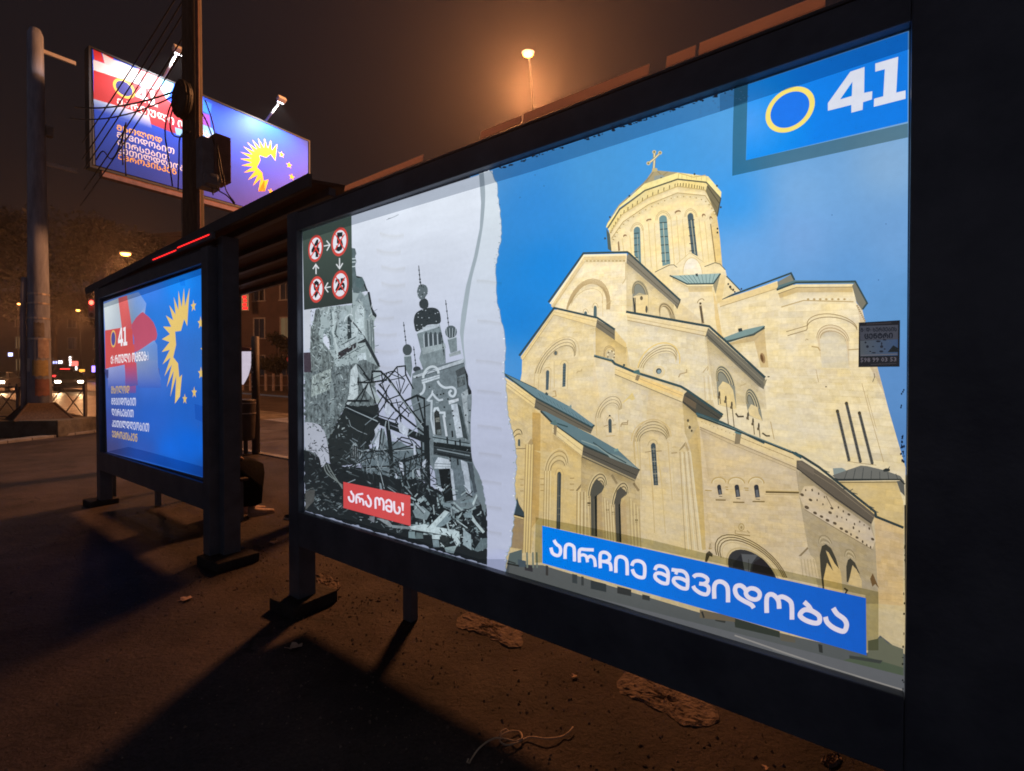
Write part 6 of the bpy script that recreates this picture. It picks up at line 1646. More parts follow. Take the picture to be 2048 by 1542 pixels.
for i in range(5):
    d = 0.14 + i * 0.40
    m_ = MB(); m_.ext((ROOF0 + 0.03, d, roof_z(d) - 0.055), (ROOF1 - 0.02, d + 0.05, roof_z(d) - 0.002), bevel=0.006); m_.build("rib", M['black_metal'], shelter, xf=sxf)
for (s, d, dp) in ((-4.366, 0.105, 0.13), (-7.70, 0.105, 0.13), (-5.05, 1.75, 0.12), (-8.0, 1.75, 0.12)):
    m_ = MB(); m_.box((s, d, roof_z(d) / 2 - 0.03), (0.086, dp, roof_z(d) - 0.06), bevel=0.006)
    po = m_.build("post", M['black_metal'], shelter, xf=sxf)
    m_ = MB(); m_.box((s + 0.03, d - 0.03, 0.035), (0.36, 0.33, 0.075), rz=0.05, bevel=0.012); m_.build("foot_block", M['old_block'], po, xf=sxf)
m_ = MB(); m_.ext((-7.6, 0.19, 2.45), (-4.42, 0.21, 2.62)); m_.build("back_board", M['dark_grey'], shelter, xf=sxf)

M['red_reflection'] = mat_emit("red_reflection", (1.0, 0.02, 0.02), 2.2)  # glowing strips stand for reflections of the red neon sign
refl, lxf = sroot("roof_reflection", -4.9, -0.05, "red reflections along the canopy edge above the blue poster, modelled as glowing strips", "reflection")
m_ = MB(); m_.ext((-5.6, -0.062, 2.600), (-4.25, -0.037, 2.648), bevel=0.003); m_.build("housing", M['black_metal'], refl, xf=lxf)  # backing added only to carry the reflected lines
for (a, b, z) in ((-5.55, -4.98, 2.612), (-4.95, -4.30, 2.628)):
    m_ = MB(); m_.ext((a, -0.0645, z), (b, -0.0625, z + 0.009)); m_.build("reflection_line", M['red_reflection'], refl, xf=lxf)

# bench behind the far lightbox
bench, bxf = sroot("bench", -5.6, 0.6, "slatted bench behind the blue poster under the canopy", "bench")
for i in range(4):
    m_ = MB(); m_.ext((-7.2, 0.36 + i * 0.10, 0.43), (-5.42, 0.44 + i * 0.10, 0.46), bevel=0.006); m_.build("seat_slat", M['wood_pole'], bench, xf=bxf)
for s in (-7.0, -5.56):
    m_ = MB(); m_.ext((s, 0.37, 0.0), (s + 0.06, 0.42, 0.428)); m_.ext((s, 0.66, 0.0), (s + 0.06, 0.72, 0.428)); m_.ext((s + 0.002, 0.418, 0.37), (s + 0.058, 0.662, 0.42)); m_.build("leg", M['black_metal'], bench, xf=bxf)


# ------------------------------------------------------------------ people
M['skin'] = mat_surface("skin", (0.42, 0.24, 0.17), (0.50, 0.30, 0.22), rough=0.55, scale=20)
M['black_cloth'] = mat_surface("black_cloth", (0.006, 0.006, 0.007), (0.014, 0.013, 0.014), rough=0.95, scale=12, bump=0.3, spec=0.1)
M['dark_cloth'] = mat_surface("dark_navy_cloth", (0.012, 0.014, 0.022), (0.024, 0.027, 0.04), rough=0.9, scale=12, bump=0.3, spec=0.1)
M['tan_shoe'] = mat_surface("pale_tan_leather", (0.40, 0.26, 0.19), (0.55, 0.38, 0.29), rough=0.55, scale=14, bump=0.1)
M['sneaker'] = mat_surface("black_canvas", (0.015, 0.015, 0.017), (0.03, 0.03, 0.032), rough=0.8, scale=30)
M['rubber'] = mat_surface("white_rubber", (0.5, 0.47, 0.45), (0.6, 0.57, 0.55), rough=0.6, scale=20)
M['hair'] = mat_surface("dark_hair", (0.012, 0.008, 0.006), (0.03, 0.02, 0.014), rough=0.6, scale=30, stretch=(1, 1, 0.2))


def skinned(name, verts, edges, radii, mat, parent, level=2):
    me = bpy.data.meshes.new(name)
    me.from_pydata([tuple(v) for v in verts], edges, [])
    o = bpy.data.objects.new(name, me)
    COL.objects.link(o)
    md = o.modifiers.new("skin", 'SKIN'); md.use_smooth_shade = True
    for i, r_ in enumerate(radii):
        sv = me.skin_vertices[0].data[i]
        sv.radius = r_ if isinstance(r_, tuple) else (r_, r_)
        sv.use_root = (i == 0)
    sb = o.modifiers.new("sub", 'SUBSURF'); sb.levels = level; sb.render_levels = level
    bpy.context.view_layer.update()
    ev = o.evaluated_get(bpy.context.evaluated_depsgraph_get())
    nm = bpy.data.meshes.new_from_object(ev)
    o.modifiers.clear()
    o.data = nm
    nm.materials.clear(); nm.materials.append(mat)
    for p in nm.polygons: p.use_smooth = True
    o.parent = parent
    return o


def hand_chain(V, E, Rd, wrist_i, fwd, side, down):
    """palm, four unequal fingers and a thumb added to a skeleton at its wrist"""
    w = Vector(V[wrist_i])
    V.append(w + fwd * 0.07); E.append((wrist_i, len(V) - 1)); Rd.append((0.040, 0.016)); palm = len(V) - 1
    for k, (off, L) in enumerate(((-0.030, 0.062), (-0.010, 0.072), (0.010, 0.068), (0.030, 0.052))):
        a = w + fwd * 0.085 + side * off
        V.append(a); E.append((palm, len(V) - 1)); Rd.append(0.0095)
        V.append(a + fwd * L * 0.6 + down * 0.012); E.append((len(V) - 2, len(V) - 1)); Rd.append(0.0085)
        V.append(a + fwd * L * 0.9 + down * 0.035); E.append((len(V) - 2, len(V) - 1)); Rd.append(0.0075)
    V.append(w + fwd * 0.03 - side * 0.042); E.append((wrist_i, len(V) - 1)); Rd.append(0.012)
    V.append(w + fwd * 0.065 - side * 0.058 + down * 0.01); E.append((len(V) - 2, len(V) - 1)); Rd.append(0.009)


def head_parts(root, c, f, hair_len):
    """eyes, nose, ears, mouth and hair set on a head centred at c looking along f (unit, horizontal)"""
    sd = Vector((-f.y, f.x, 0))
    for sg in (-1, 1):
        fc = MB(); fc.ball(c + f * 0.072 + sd * 0.033 * sg + Vector((0, 0, 0.005)), 0.012, 2); fc.build("eye", M['rubber'], root, smooth=True)
        nm = MB(); nm.ball(c + sd * 0.076 * sg - Vector((0, 0, 0.01)), 0.022, 2, (0.7, 0.7, 1.3)); nm.build("ear", M['skin'], root, smooth=True)
    nm = MB(); nm.ball(c + f * 0.082 - Vector((0, 0, 0.022)), 0.016, 2, (1, 1, 1.4)); nm.build("nose", M['skin'], root, smooth=True)
    mo = MB(); mo.ball(c + f * 0.092 - Vector((0, 0, 0.062)), 0.018, 2, (1, 1, 0.4)); mo.build("mouth", M['rust_box'], root, smooth=True)
    hb = MB(); hb.ball(c - f * 0.018 + Vector((0, 0, 0.035)), 0.104, 3, (1, 1, 0.95)); hb.ball(c - f * 0.05 - Vector((0, 0, hair_len * 0.5)), 0.085, 3, (0.8, 1.0, 1.0 + hair_len * 4)); hb.build("hair", M['hair'], root, smooth=True)


# seated person on the bench, facing the street; long black coat, pale shoe
per, pxf = sroot("person", -5.72, 0.41, "person in a long black coat and pale shoes sitting on the bench", "person")
def L_(s, d, z): return Vector((s + 5.6, d - 0.45, z))
V = [L_(-5.6, .52, .54), L_(-5.6, .49, .80), L_(-5.6, .50, 1.05), L_(-5.6, .53, 1.16), L_(-5.6, .55, 1.24), L_(-5.6, .565, 1.31)]
E = [(0, 1), (1, 2), (2, 3), (3, 4), (4, 5)]
Rd = [(.17, .13), (.15, .11), (.17, .10), .055, .07, .075]
for sg in (-1, 1):
    b = len(V)
    V += [L_(-5.6 + sg * .09, .58, .53), L_(-5.6 + sg * .10, .92, .53), L_(-5.6 + sg * .10, .93, .28), L_(-5.6 + sg * .10, .92, .09)]
    E += [(0, b), (b, b + 1), (b + 1, b + 2), (b + 2, b + 3)]; Rd += [.085, .065, .052, .038]
    b = len(V)
    V += [L_(-5.6 + sg * .19, .51, 1.03), L_(-5.6 + sg * .22, .56, .78), L_(-5.6 + sg * .12, .66, .665)]
    E += [(2, b), (b, b + 1), (b + 1, b + 2)]; Rd += [.055, .045, .03]
    hand_chain(V, E, Rd, b + 2, Vector((0, 1, 0)), Vector((1, 0, 0)), Vector((0, 0, -1)))
skinned("body", V, E, Rd, M['skin'], per)
V = [L_(-5.6, .52, .56), L_(-5.6, .49, .80), L_(-5.6, .50, 1.04), L_(-5.6, .52, 1.12)]
E = [(0, 1), (1, 2), (2, 3)]
Rd = [(.21, .15), (.185, .135), (.20, .125), .08]
for sg in (-1, 1):
    b = len(V)
    V += [L_(-5.6 + sg * .20, .51, 1.03), L_(-5.6 + sg * .23, .56, .78), L_(-5.6 + sg * .14, .70, .672)]
    E += [(2, b), (b, b + 1), (b + 1, b + 2)]; Rd += [.075, .064, .05]
skinned("coat", V, E, Rd, M['black_cloth'], per)
sk = MB()
prof = [(.34, .47), (.33, .60), (.45, .66), (.70, .655), (.88, .645), (.985, .60), (1.01, .50), (1.0, .34), (.985, .17), (.90, .155), (.76, .165), (.74, .40), (.66, .47)]
rgk = random.Random(5)
for k in range(8):
    x0 = -0.23 + k * 0.0575
    sk_pts = [L_(-5.6 + x0, d_ + 0.012 * math.sin(k * 2.3 + i), z_ - 0.035 * (abs(k - 3.5) / 3.5) ** 2) for i, (d_, z_) in enumerate(prof)]
    ring = [sk.bm.verts.new(p) for p in sk_pts]
    if k:
        for i in range(len(ring)): sk.bm.faces.new((prev_[i], prev_[(i + 1) % len(ring)], ring[(i + 1) % len(ring)], ring[i]))
    else: sk.bm.faces.new(ring)
    prev_ = ring
sk.bm.faces.new(list(reversed(prev_)))
sk.build("coat_skirt", M['black_cloth'], per, smooth=True)
head_parts(per, L_(-5.6, .57, 1.31), Vector((0, 1, 0)), 0.12)
def shoe(name, heel, toe_dir, L, mat, sole, parent):
    sd = Vector((-toe_dir.y, toe_dir.x, 0))
    b = MB()
    n = 10
    rings = []
    for i in range(n + 1):
        t = i / n
        w = (0.034 + 0.014 * math.sin(math.pi * min(1, t * 1.15))) * (1 - max(0, t - 0.75) * 2.4)
        h = 0.085 - 0.055 * t if t > 0.35 else 0.105 - 0.11 * t
        c = heel + toe_dir * (L * t)
        rings.append([b.bm.verts.new(c + sd * (w * math.cos(a)) + Vector((0, 0, 0.014 + max(0.0, h * math.sin(a))))) for a in [math.pi * k / 8 for k in range(9)]])
    for r0, r1 in zip(rings, rings[1:]):
        for k in range(8): b.bm.faces.new((r0[k], r0[k + 1], r1[k + 1], r1[k]))
        b.bm.faces.new((r0[8], r0[0], r1[0], r1[8]))
    b.bm.faces.new(rings[0]); b.bm.faces.new(list(reversed(rings[-1])))
    o = b.build(name, mat, parent, smooth=True)
    s_ = MB()
    pts = []
    for i in range(n + 1):
        t = i / n
        w = (0.037 + 0.015 * math.sin(math.pi * min(1, t * 1.15))) * (1 - max(0, t - 0.75) * 2.2)
        pts.append(heel + toe_dir * (L * 1.02 * t) + sd * w)
    for i in range(n, -1, -1):
        t = i / n
        w = (0.037 + 0.015 * math.sin(math.pi * min(1, t * 1.15))) * (1 - max(0, t - 0.75) * 2.2)
        pts.append(heel + toe_dir * (L * 1.02 * t) - sd * w)
    s_.prism([p + Vector((0, 0, 0.0)) for p in pts], (0, 0, 0.016)).build("sole", sole, o)
    return o
for sg in (-1, 1):
    shoe("shoe", L_(-5.6 + sg * .10, .86, .001), Vector((0.30, 0.954, 0)).normalized(), 0.26, M['tan_shoe'], M['tan_shoe'], per)

# second person, standing behind the near lightbox; only a sneaker shows beside its post
pp = at_depth(628, 900, 5.42); pp.z = 0
per2 = empty("person", pp, 0, "person standing behind the nearest lightbox, only the toe of a black and white sneaker showing", "person")
def Q_(x, y, z): return Vector((x, y, z))
V = [Q_(0, 0, .93), Q_(0, 0, 1.15), Q_(0, 0, 1.38), Q_(-.01, 0, 1.49), Q_(-.02, 0, 1.58), Q_(-.03, 0, 1.65)]
E = [(0, 1), (1, 2), (2, 3), (3, 4), (4, 5)]
Rd = [(.15, .11), (.14, .10), (.17, .10), .055, .07, .078]
legV = [Q_(0, 0, .95), Q_(0, 0, 1.0)]
for sg in (-1, 1):
    b = len(V)
    V += [Q_(0, sg * .09, .86), Q_(.01, sg * .10, .49), Q_(.03, sg * .10, .09)]
    E += [(0, b), (b, b + 1), (b + 1, b + 2)]; Rd += [.085, .06, .042]
    b = len(V)
    V += [Q_(0, sg * .19, 1.38), Q_(.02, sg * .22, 1.12), Q_(-.04, sg * .21, .88)]
    E += [(2, b), (b, b + 1), (b + 1, b + 2)]; Rd += [.055, .045, .03]
    hand_chain(V, E, Rd, b + 2, Vector((-0.1, 0, -0.995)), Vector((1, 0, 0)), Vector((0, -sg * 1.0, 0)))
skinned("body", V, E, Rd, M['skin'], per2)
V = [Q_(0, 0, .98), Q_(0, 0, 1.15), Q_(0, 0, 1.37), Q_(0, 0, 1.45)]
E = [(0, 1), (1, 2), (2, 3)]
Rd = [(.185, .14), (.17, .13), (.195, .125), .08]
for sg in (-1, 1):
    b = len(V)
    V += [Q_(0, sg * .195, 1.37), Q_(.02, sg * .225, 1.12), Q_(-.03, sg * .215, .92)]
    E += [(2, b), (b, b + 1), (b + 1, b + 2)]; Rd += [.075, .064, .05]
skinned("jacket", V, E, Rd, M['dark_cloth'], per2)
V = [Q_(0, 0, .94)]; E = []; Rd = [(.165, .125)]
for sg in (-1, 1):
    b = len(V)
    V += [Q_(0, sg * .09, .84), Q_(.01, sg * .10, .49), Q_(.03, sg * .10, .12)]
    E += [(0, b), (b, b + 1), (b + 1, b + 2)]; Rd += [.10, .075, .062]
skinned("trousers", V, E, Rd, M['black_cloth'], per2)
head_parts(per2, Q_(-.03, 0, 1.65), Vector((-1, 0, 0)), 0.02)
for sg in (-1, 1):
    shoe("shoe", Q_(.03 - (sg < 0) * .02, sg * .10, .001), Vector((-1, -0.1 * sg, 0)).normalized(), 0.30, M['sneaker'], M['rubber'], per2)

# ------------------------------------------------------------------ litter bin and post by the kerb, pointed banner
M['bin'] = mat_surface("dark_bin_metal", (0.03, 0.022, 0.02), (0.06, 0.045, 0.04), rough=0.6, scale=10, bump=0.2)
bp_ = on_ground(512, 908)
pole, _ = empty("sign_post", bp_, A_ROT, "slim dark post covered in pale stickers standing at the kerb in the gap", "post"), None
m_ = MB(); m_.tube([(0, 0, 0), (0, 0, 2.35)], 0.075, 12); m_.build("pole", M['bin'], pole, smooth=True)
q_ = random.Random(9)
for i in range(9):
    m_ = MB(); m_.box((0.02 + q_.uniform(-.03, .04), -0.077, 1.35 + i * 0.095), (0.035, 0.004, 0.03), rot=Matrix.Rotation(q_.uniform(-.4, .4), 4, 'Y')); m_.build("sticker_scrap", M['rubber'], pole)
bn = empty("litter_bin", bp_ + Vector((-0.12, -0.16, 0)), A_ROT, "dark metal litter bin with two shiny bands strapped to the kerb post", "litter bin")
m_ = MB(); m_.tube([(0, 0, 0.30), (0, 0, 0.36), (0, 0, 0.70), (0, 0, 1.06), (0, 0, 1.10)], 0.1, 20, radii=[0.15, 0.165, 0.18, 0.19, 0.185]); m_.build("body", M['bin'], bn, smooth=True)
for z in (0.82, 1.02):
    m_ = MB(); m_.tube([(0, 0, z), (0, 0, z + 0.018)], 0.193, 20); m_.build("band", M['bare_metal'], bn)
m_ = MB(); m_.tube([(0, 0, 0.02), (0, 0, 0.31)], 0.04, 10); m_.tube([(0, 0, 0.0), (0, 0, 0.03)], 0.12, 14); m_.build("stem", M['bin'], bn)
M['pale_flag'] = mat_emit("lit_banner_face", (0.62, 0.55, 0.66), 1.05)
M['brown_cap'] = mat_surface("brown_cap", (0.20, 0.07, 0.05), (0.27, 0.10, 0.07), rough=0.6, scale=5)
fl_c = at_depth(488, 735, 10.6)
fl = empty("banner_sign", (fl_c.x, fl_c.y, gz(fl_c.x, fl_c.y)), 0, "white pointed banner sign with a brown top, lit, beside the kerb post", "sign")
zc = fl_c.z - gz(fl_c.x, fl_c.y)
ed = [(0.16, 0.34), (0.158, 0.25), (0.145, 0.12), (0.12, -0.02), (0.08, -0.16), (0.02, -0.28), (-0.03, -0.36)]
pts = [(x, 0, zc + z) for x, z in ed] + [(-0.06, 0, zc - 0.36), (-0.30, 0, zc - 0.30), (-0.36, 0, zc + 0.34)]
m_ = MB(); m_.prism(pts, (0, 0.03, 0)); m_.build("panel", M['pale_flag'], fl)
m_ = MB(); m_.prism([(-0.36, -0.005, zc + 0.345), (0.17, -0.005, zc + 0.345), (0.13, -0.005, zc + 0.41), (-0.1, -0.005, zc + 0.45), (-0.36, -0.005, zc + 0.45)], (0, 0.04, 0)); m_.build("cap", M['brown_cap'], fl)
m_ = MB(); m_.tube([(-0.3, 0.05, 0), (-0.3, 0.05, zc + 0.5)], 0.025, 8); m_.build("pole", M['black_metal'], fl)

# ------------------------------------------------------------------ street lighting
M['sodium'] = mat_emit("sodium_lamp", (1.0, 0.42, 0.08), 14.0)


def street_lamp(u, v, y, label, power, size=0.28, pole_u=None, arm_dir=1):
    c = at_depth(u, v, y)
    base = Vector((c.x * (y + 4.2) / y + 0.25 * arm_dir, y + 4.2, 0))
    base.z = gz(base.x, base.y) - 0.02
    r_ = empty("street_lamp", base, 0, label, "street lamp", "street lamps with orange light")
    h = c - base
    m_ = MB(); m_.tube([(0, 0, 0), (0, 0, h.z * 0.5), (0, 0, h.z + 0.1)], 0.10, 10, r2=0.05); m_.build("pole", M['cable'], r_, smooth=True)
    m_ = MB(); m_.tube([(0, 0, h.z), (h.x * 0.3, h.y * 0.3, h.z + 0.3), (h.x * 0.7, h.y * 0.7, h.z + 0.42), (h.x * 0.96, h.y * 0.96, h.z + 0.17)], 0.04, 8); m_.build("arm", M['cable'], r_, smooth=True)
    hd = MB(); hd.ball((h.x, h.y, h.z + 0.10), size, 2, (1.15, 0.8, 0.32)); hb = hd.build("head", M['dark_grey'], r_, smooth=True)
    ln = MB(); ln.ball((h.x, h.y, h.z + 0.02), size * 0.85, 2, (1.05, 0.75, 0.52)); ln.build("lens", M['sodium'], r_, smooth=True)
    L = bpy.data.lights.new("street_lamp_light", 'POINT')
    L.energy = power; L.color = (1.0, 0.385, 0.14); L.shadow_soft_size = 0.95
    lo = bpy.data.objects.new("street_lamp_light", L); COL.objects.link(lo)
    lo.parent = r_; lo.location = (h.x, h.y, h.z - 1.12)
    return r_


street_lamp(1056, 110, 17.5, "nearest orange street lamp, high above the cathedral poster", 10000, 0.20)
street_lamp(251, 508, 34.0, "orange street lamp just above the left end of the canopy", 2200, 0.36, arm_dir=1)
street_lamp(39, 608, 57.0, "small far orange street lamp left of the concrete mast", 1500, 0.25, arm_dir=-1)
street_lamp(156, 621, 61.0, "small far orange street lamp between the mast and the red traffic light", 1500, 0.25, arm_dir=1)
# ------------------------------------------------------------------ concrete mast on its plinth
mc = at_depth(80, 850, 13.5); mc.z = 0.0
mast = empty("concrete_mast", mc, A_ROT, "tall pale concrete mast with two bracket arms and torn bills, standing on a plinth", "mast")
m_ = MB(); m_.tube([(0, 0, 0.45), (0, 0, 2.0), (0, 0, 5.0), (0, 0, 10.7), (0, 0, 10.86)], 0.3, 20, radii=[0.26, 0.245, 0.21, 0.165, 0.11])
M['mast'] = mat_surface("pale_mast_concrete", (0.15, 0.17, 0.23), (0.34, 0.38, 0.48), rough=0.85, scale=2.2, bump=0.25, stretch=(3, 3, 0.5))
m_.build("shaft", M['mast'], mast, smooth=True)
for z in (7.35, 10.35):
    m_ = MB(); m_.box((0, 0.48, z), (0.07, 0.70, 0.10), bevel=0.01); m_.build("bracket_arm", M['rubber'], mast)
for z in (2.55, 3.1, 3.5, 3.75, 7.6):
    m_ = MB(); m_.tube([(0, 0, z), (0, 0, z + 0.045)], 0.256 - 0.0135 * (z - 2.0), 18); m_.build("steel_band", M['bare_metal'], mast)
m_ = MB(); m_.tube([(-0.03, -0.31, 0.45), (-0.03, -0.30, 3.3), (-0.03, -0.27, 4.2)], 0.06, 10); m_.build("conduit", M['mast'], mast, smooth=True)
m_ = MB(); m_.box((0.04, 0.245, 8.2), (0.22, 0.16, 0.26), bevel=0.03); m_.build("junction_box", M['concrete'], mast)
M['old_bill'] = mat_surface("faded_paper_bill", (0.26, 0.20, 0.09), (0.38, 0.31, 0.16), rough=0.9, scale=12)
M['grey_bill'] = mat_surface("faded_grey_bill", (0.22, 0.17, 0.16), (0.40, 0.33, 0.30), rough=0.9, scale=9)
def bill(z0, z1, a0, a1, mat):
    b = MB(); n = 8; r_ = lambda z: 0.263 - 0.0105 * z + 0.012
    g = []
    for j in range(5):
        z = z0 + (z1 - z0) * j / 4
        g.append([b.bm.verts.new((r_(z) * math.cos(a0 + (a1 - a0) * i / n), r_(z) * math.sin(a0 + (a1 - a0) * i / n), z + 0.02 * math.sin(i * 2.1))) for i in range(n + 1)])
    for r0, r1 in zip(g, g[1:]):
        for i in range(n): b.bm.faces.new((r0[i], r0[i + 1], r1[i + 1], r1[i]))
    return b.build("pasted_bill", mat, mast)
bill(1.58, 2.0, -0.75, 0.62, M['old_bill']); bill(2.06, 2.55, -0.25, 0.75, M['grey_bill']); bill(1.05, 1.5, -0.5, 0.7, M['rust_box']); bill(1.7, 2.05, -1.35, -0.95, M['rubber']); bill(2.62, 3.0, -0.6, 0.3, M['concrete'])
m_ = MB()
b0 = [(-0.58, -0.58, 0.42), (0.58, -0.58, 0.42), (0.58, 0.58, 0.42), (-0.58, 0.58, 0.42)]; b1 = [(-0.25, -0.25, 0.86), (0.25, -0.25, 0.86), (0.25, 0.25, 0.86), (-0.25, 0.25, 0.86)]
v0 = [m_.bm.verts.new(p) for p in b0]; v1 = [m_.bm.verts.new(p) for p in b1]
m_.bm.faces.new(v0); m_.bm.faces.new(v1)
for i in range(4): m_.bm.faces.new((v0[i], v0[(i + 1) % 4], v1[(i + 1) % 4], v1[i]))
for p, q2 in zip(b0, b1): m_.tube([p, q2], 0.028, 6)
m_.build("flared_foot", M['wood_pole'], mast)
pl_c = at_depth(70, 850, 13.45)
plinth = MB(); plinth.box((0, 0, 0.215), (2.9, 1.5, 0.44), bevel=0.03)
po = plinth.build("plinth", mat_surface("mossy_concrete", (0.06, 0.055, 0.045), (0.16, 0.145, 0.12), rough=0.95, scale=3, bump=0.5, bscale=16), None)
po.location = (pl_c.x - 0.35, pl_c.y, 0); po.rotation_euler = (0, 0, 0.10)
tag(po, "low weathered concrete plinth under the mast, behind the pale kerb", "plinth")

# ------------------------------------------------------------------ lattice fence along the kerb
M['fence'] = mat_surface("grey_fence_paint", (0.10, 0.09, 0.09), (0.17, 0.155, 0.15), rough=0.6, scale=8, bump=0.1)
fp = on_ground(171, 846)
rel = fp - ORG
fs0, fd0 = rel.dot(SE), rel.dot(DE)
def fence_panel():
    r_ = empty("fence_panel", (0, 0, 0), R(-6))
    m_ = MB(); m_.box((0, 0, 0.62), (0.085, 0.085, 1.24), bevel=0.008); m_.build("post", M['fence'], r_)
    m_ = MB(); m_.ext((-2.52, -0.022, 1.10), (-0.045, 0.022, 1.145)); m_.build("rail", M['fence'], r_)
    m_ = MB(); m_.ext((-2.52, -0.022, 0.07), (-0.045, 0.022, 0.115)); m_.build("rail", M['fence'], r_)
    m_ = MB()
    for k in range(3):
        x0, x1 = -2.52 + k * 0.825, -2.52 + (k + 1) * 0.825
        m_.tube([(x0, 0.0, 0.118), (x1, 0.0, 1.098)], 0.017, 6); m_.tube([(x0, 0.014, 1.098), (x1, 0.014, 0.118)], 0.017, 6)
    m_.build("lattice", M['fence'], r_)
    return r_
fpan = fence_panel()
FL = ["fence panel nearest the blue poster, right of the mast", "lattice fence panel directly behind the foot of the mast", "lattice fence panel at the left edge of the picture"]
for i in range(3):
    o = fpan if i == 0 else copy_tree(fpan)
    o.location = fp + Vector((-math.cos(R(-6)), -math.sin(R(-6)), 0)) * (i * 2.565); o.location.z = gz(o.location.x, o.location.y)
    tag(o, FL[i], "fence", "grey lattice fence panels along the street")

# ------------------------------------------------------------------ utility pole with box, coil and cables
uc = at_depth(389, 700, 9.0); uc.z = 0
up = empty("utility_pole", uc, A_ROT, "old dark utility pole hung with cables in front of the billboard", "pole")
m_ = MB(); m_.tube([(0, 0, 0), (0, 0, 4), (0, 0, 9.6)], 0.19, 14, r2=0.145); m_.build("shaft", M['wood_pole'], up, smooth=True)
m_ = MB(); m_.tube([(0.20, 0.02, 0.1), (0.19, 0.02, 4), (0.17, 0.02, 9.4)], 0.032, 8); m_.build("conduit", M['rust_box'], up, smooth=True)
def LU(u, v, y): return Matrix.Rotation(-A_ROT, 4, 'Z') @ (at_depth(u, v, y) - uc)
c1 = LU(437, 322, 8.95); m_ = MB(); m_.box(c1, (0.40, 0.26, 0.80), bevel=0.015); bxo = m_.build("meter_box", M['rust_box'], up)
c2 = LU(416, 330, 8.8); m_ = MB(); m_.box(c2, (0.24, 0.3, 0.86), bevel=0.02); m_.box(LU(420, 362, 8.75), (0.34, 0.26, 0.22), bevel=0.08); m_.build("switch_box", M['black_metal'], up)
m_ = MB(); q_ = random.Random(12)
for i in range(9):
    c = LU(366, 200, 8.80) + Vector((q_.uniform(-.03, .03), i * 0.014 - 0.06, q_.uniform(-.03, .03)))
    rr = 0.27 - 0.012 * (i % 3)
    m_.tube([c + Vector((rr * math.cos(k * math.pi / 8), 0, rr * 1.05 * math.sin(k * math.pi / 8))) for k in range(17)], 0.03, 6, cap=False)
m_.ball(LU(366, 200, 8.84), 0.26, 3, (1, 0.4, 1.1), 0.012, q_)
m_.build("cable_coil", M['cable'], up, smooth=True)
def cable(p0, p1, sag, r_=0.012, n=14, name="cable"):
    pts = []
    for i in range(n + 1):
        t = i / n
        p = p0.lerp(p1, t); p.z -= sag * 4 * t * (1 - t)
        pts.append(p)
    m_ = MB(); m_.tube(pts, r_, 6); return m_.build(name, M['cable'], up, smooth=True)
for (u0, v0, y0, u1, v1, y1, sg, r_) in ((378, -48, 8.9, 165, 285, 12.0, .05, .013), (378, -20, 8.9, 165, 318, 12.0, .06, .013), (380, 4, 8.9, 168, 338, 12.0, .05, .013), (382, 48, 8.9, 168, 380, 12.0, .06, .013), (384, 72, 8.9, 160, 412, 12.0, .08, .013), (368, 176, 8.8, 150, 214, 12.0, .14, .016), (368, 182, 8.8, 140, 236, 12.0, .2, .013)):
    cable(LU(u0, v0, y0), LU(u1, v1, y1), sg, r_)
for pts in (((352, 190), (338, 220), (330, 262), (336, 310), (345, 372)), ((350, 205), (340, 240), (345, 268), (362, 274), (380, 262)), ((376, 262), (360, 275), (358, 320), (356, 380)), ((252, 245), (251, 262), (250, 300), (252, 352)), ((252, 248), (236, 300), (222, 318), (206, 302), (192, 320)), ((250, 250), (244, 290), (246, 330)), ((404, 226), (416, 250), (432, 300), (440, 350), (444, 366)), ((410, 200), (424, 240), (436, 300), (446, 356)), ((430, 366), (436, 380), (455, 392), (470, 410)), ((447, 350), (452, 380), (470, 406)), ((418, 366), (424, 376), (426, 390))):
    m_ = MB(); m_.tube([LU(u, v, 8.75) for u, v in catmull(pts, 4)], 0.011, 6); m_.build("cable", M['cable'], up, smooth=True)

# ------------------------------------------------------------------ billboard
bb = empty("billboard", BB_O, math.atan2(BB_X.y, BB_X.x), "large floodlit billboard on a column with the campaign sun and flag, behind the utility pole", "billboard")
bart = make_board_print()
bart.build("poster", PAPER_LIT, bb, BB_O, bb.rotation_euler.z, thick=0.01)
zt_ = at_depth(184, 97, 12.87).z; zb_ = at_depth(192, 330, 12.87).z
BW = max(v[0] for v in bart.V)
BNs = -1.0   # local -y faces the viewer
m_ = MB(); m_.ext((0.0, 0.02, zb_ - 0.02), (BW, 0.32, zt_ + 0.0)); m_.build("cabinet", M['dark_grey'], bb)
for a, b in (((-0.05, -0.03, zb_ - 0.07), (-0.005, 0.3, zt_ + 0.05)), ((BW + 0.02, -0.03, zb_ - 0.07), (BW + 0.06, 0.3, zt_ + 0.05)), ((-0.004, -0.03, zt_ + 0.012), (BW + 0.019, 0.3, zt_ + 0.05)), ((-0.004, -0.03, zb_ - 0.07), (BW + 0.019, 0.3, zb_ - 0.03))):
    m_ = MB(); m_.ext(a, b); m_.build("frame_bar", M['cable'], bb)
m_ = MB(); m_.ext((0.2, -0.02, zb_ - 0.22), (BW - 0.2, 0.2, zb_ - 0.08)); m_.build("support_beam", M['rust_box'], bb)
m_ = MB(); m_.tube([(2.42, 0.35, -0.1), (2.42, 0.35, zb_ + 0.6)], 0.22, 14); m_.build("column", M['dark_grey'], bb, smooth=True)
M['flood'] = mat_emit("floodlight_glass", (0.95, 0.95, 1.0), 12.0)
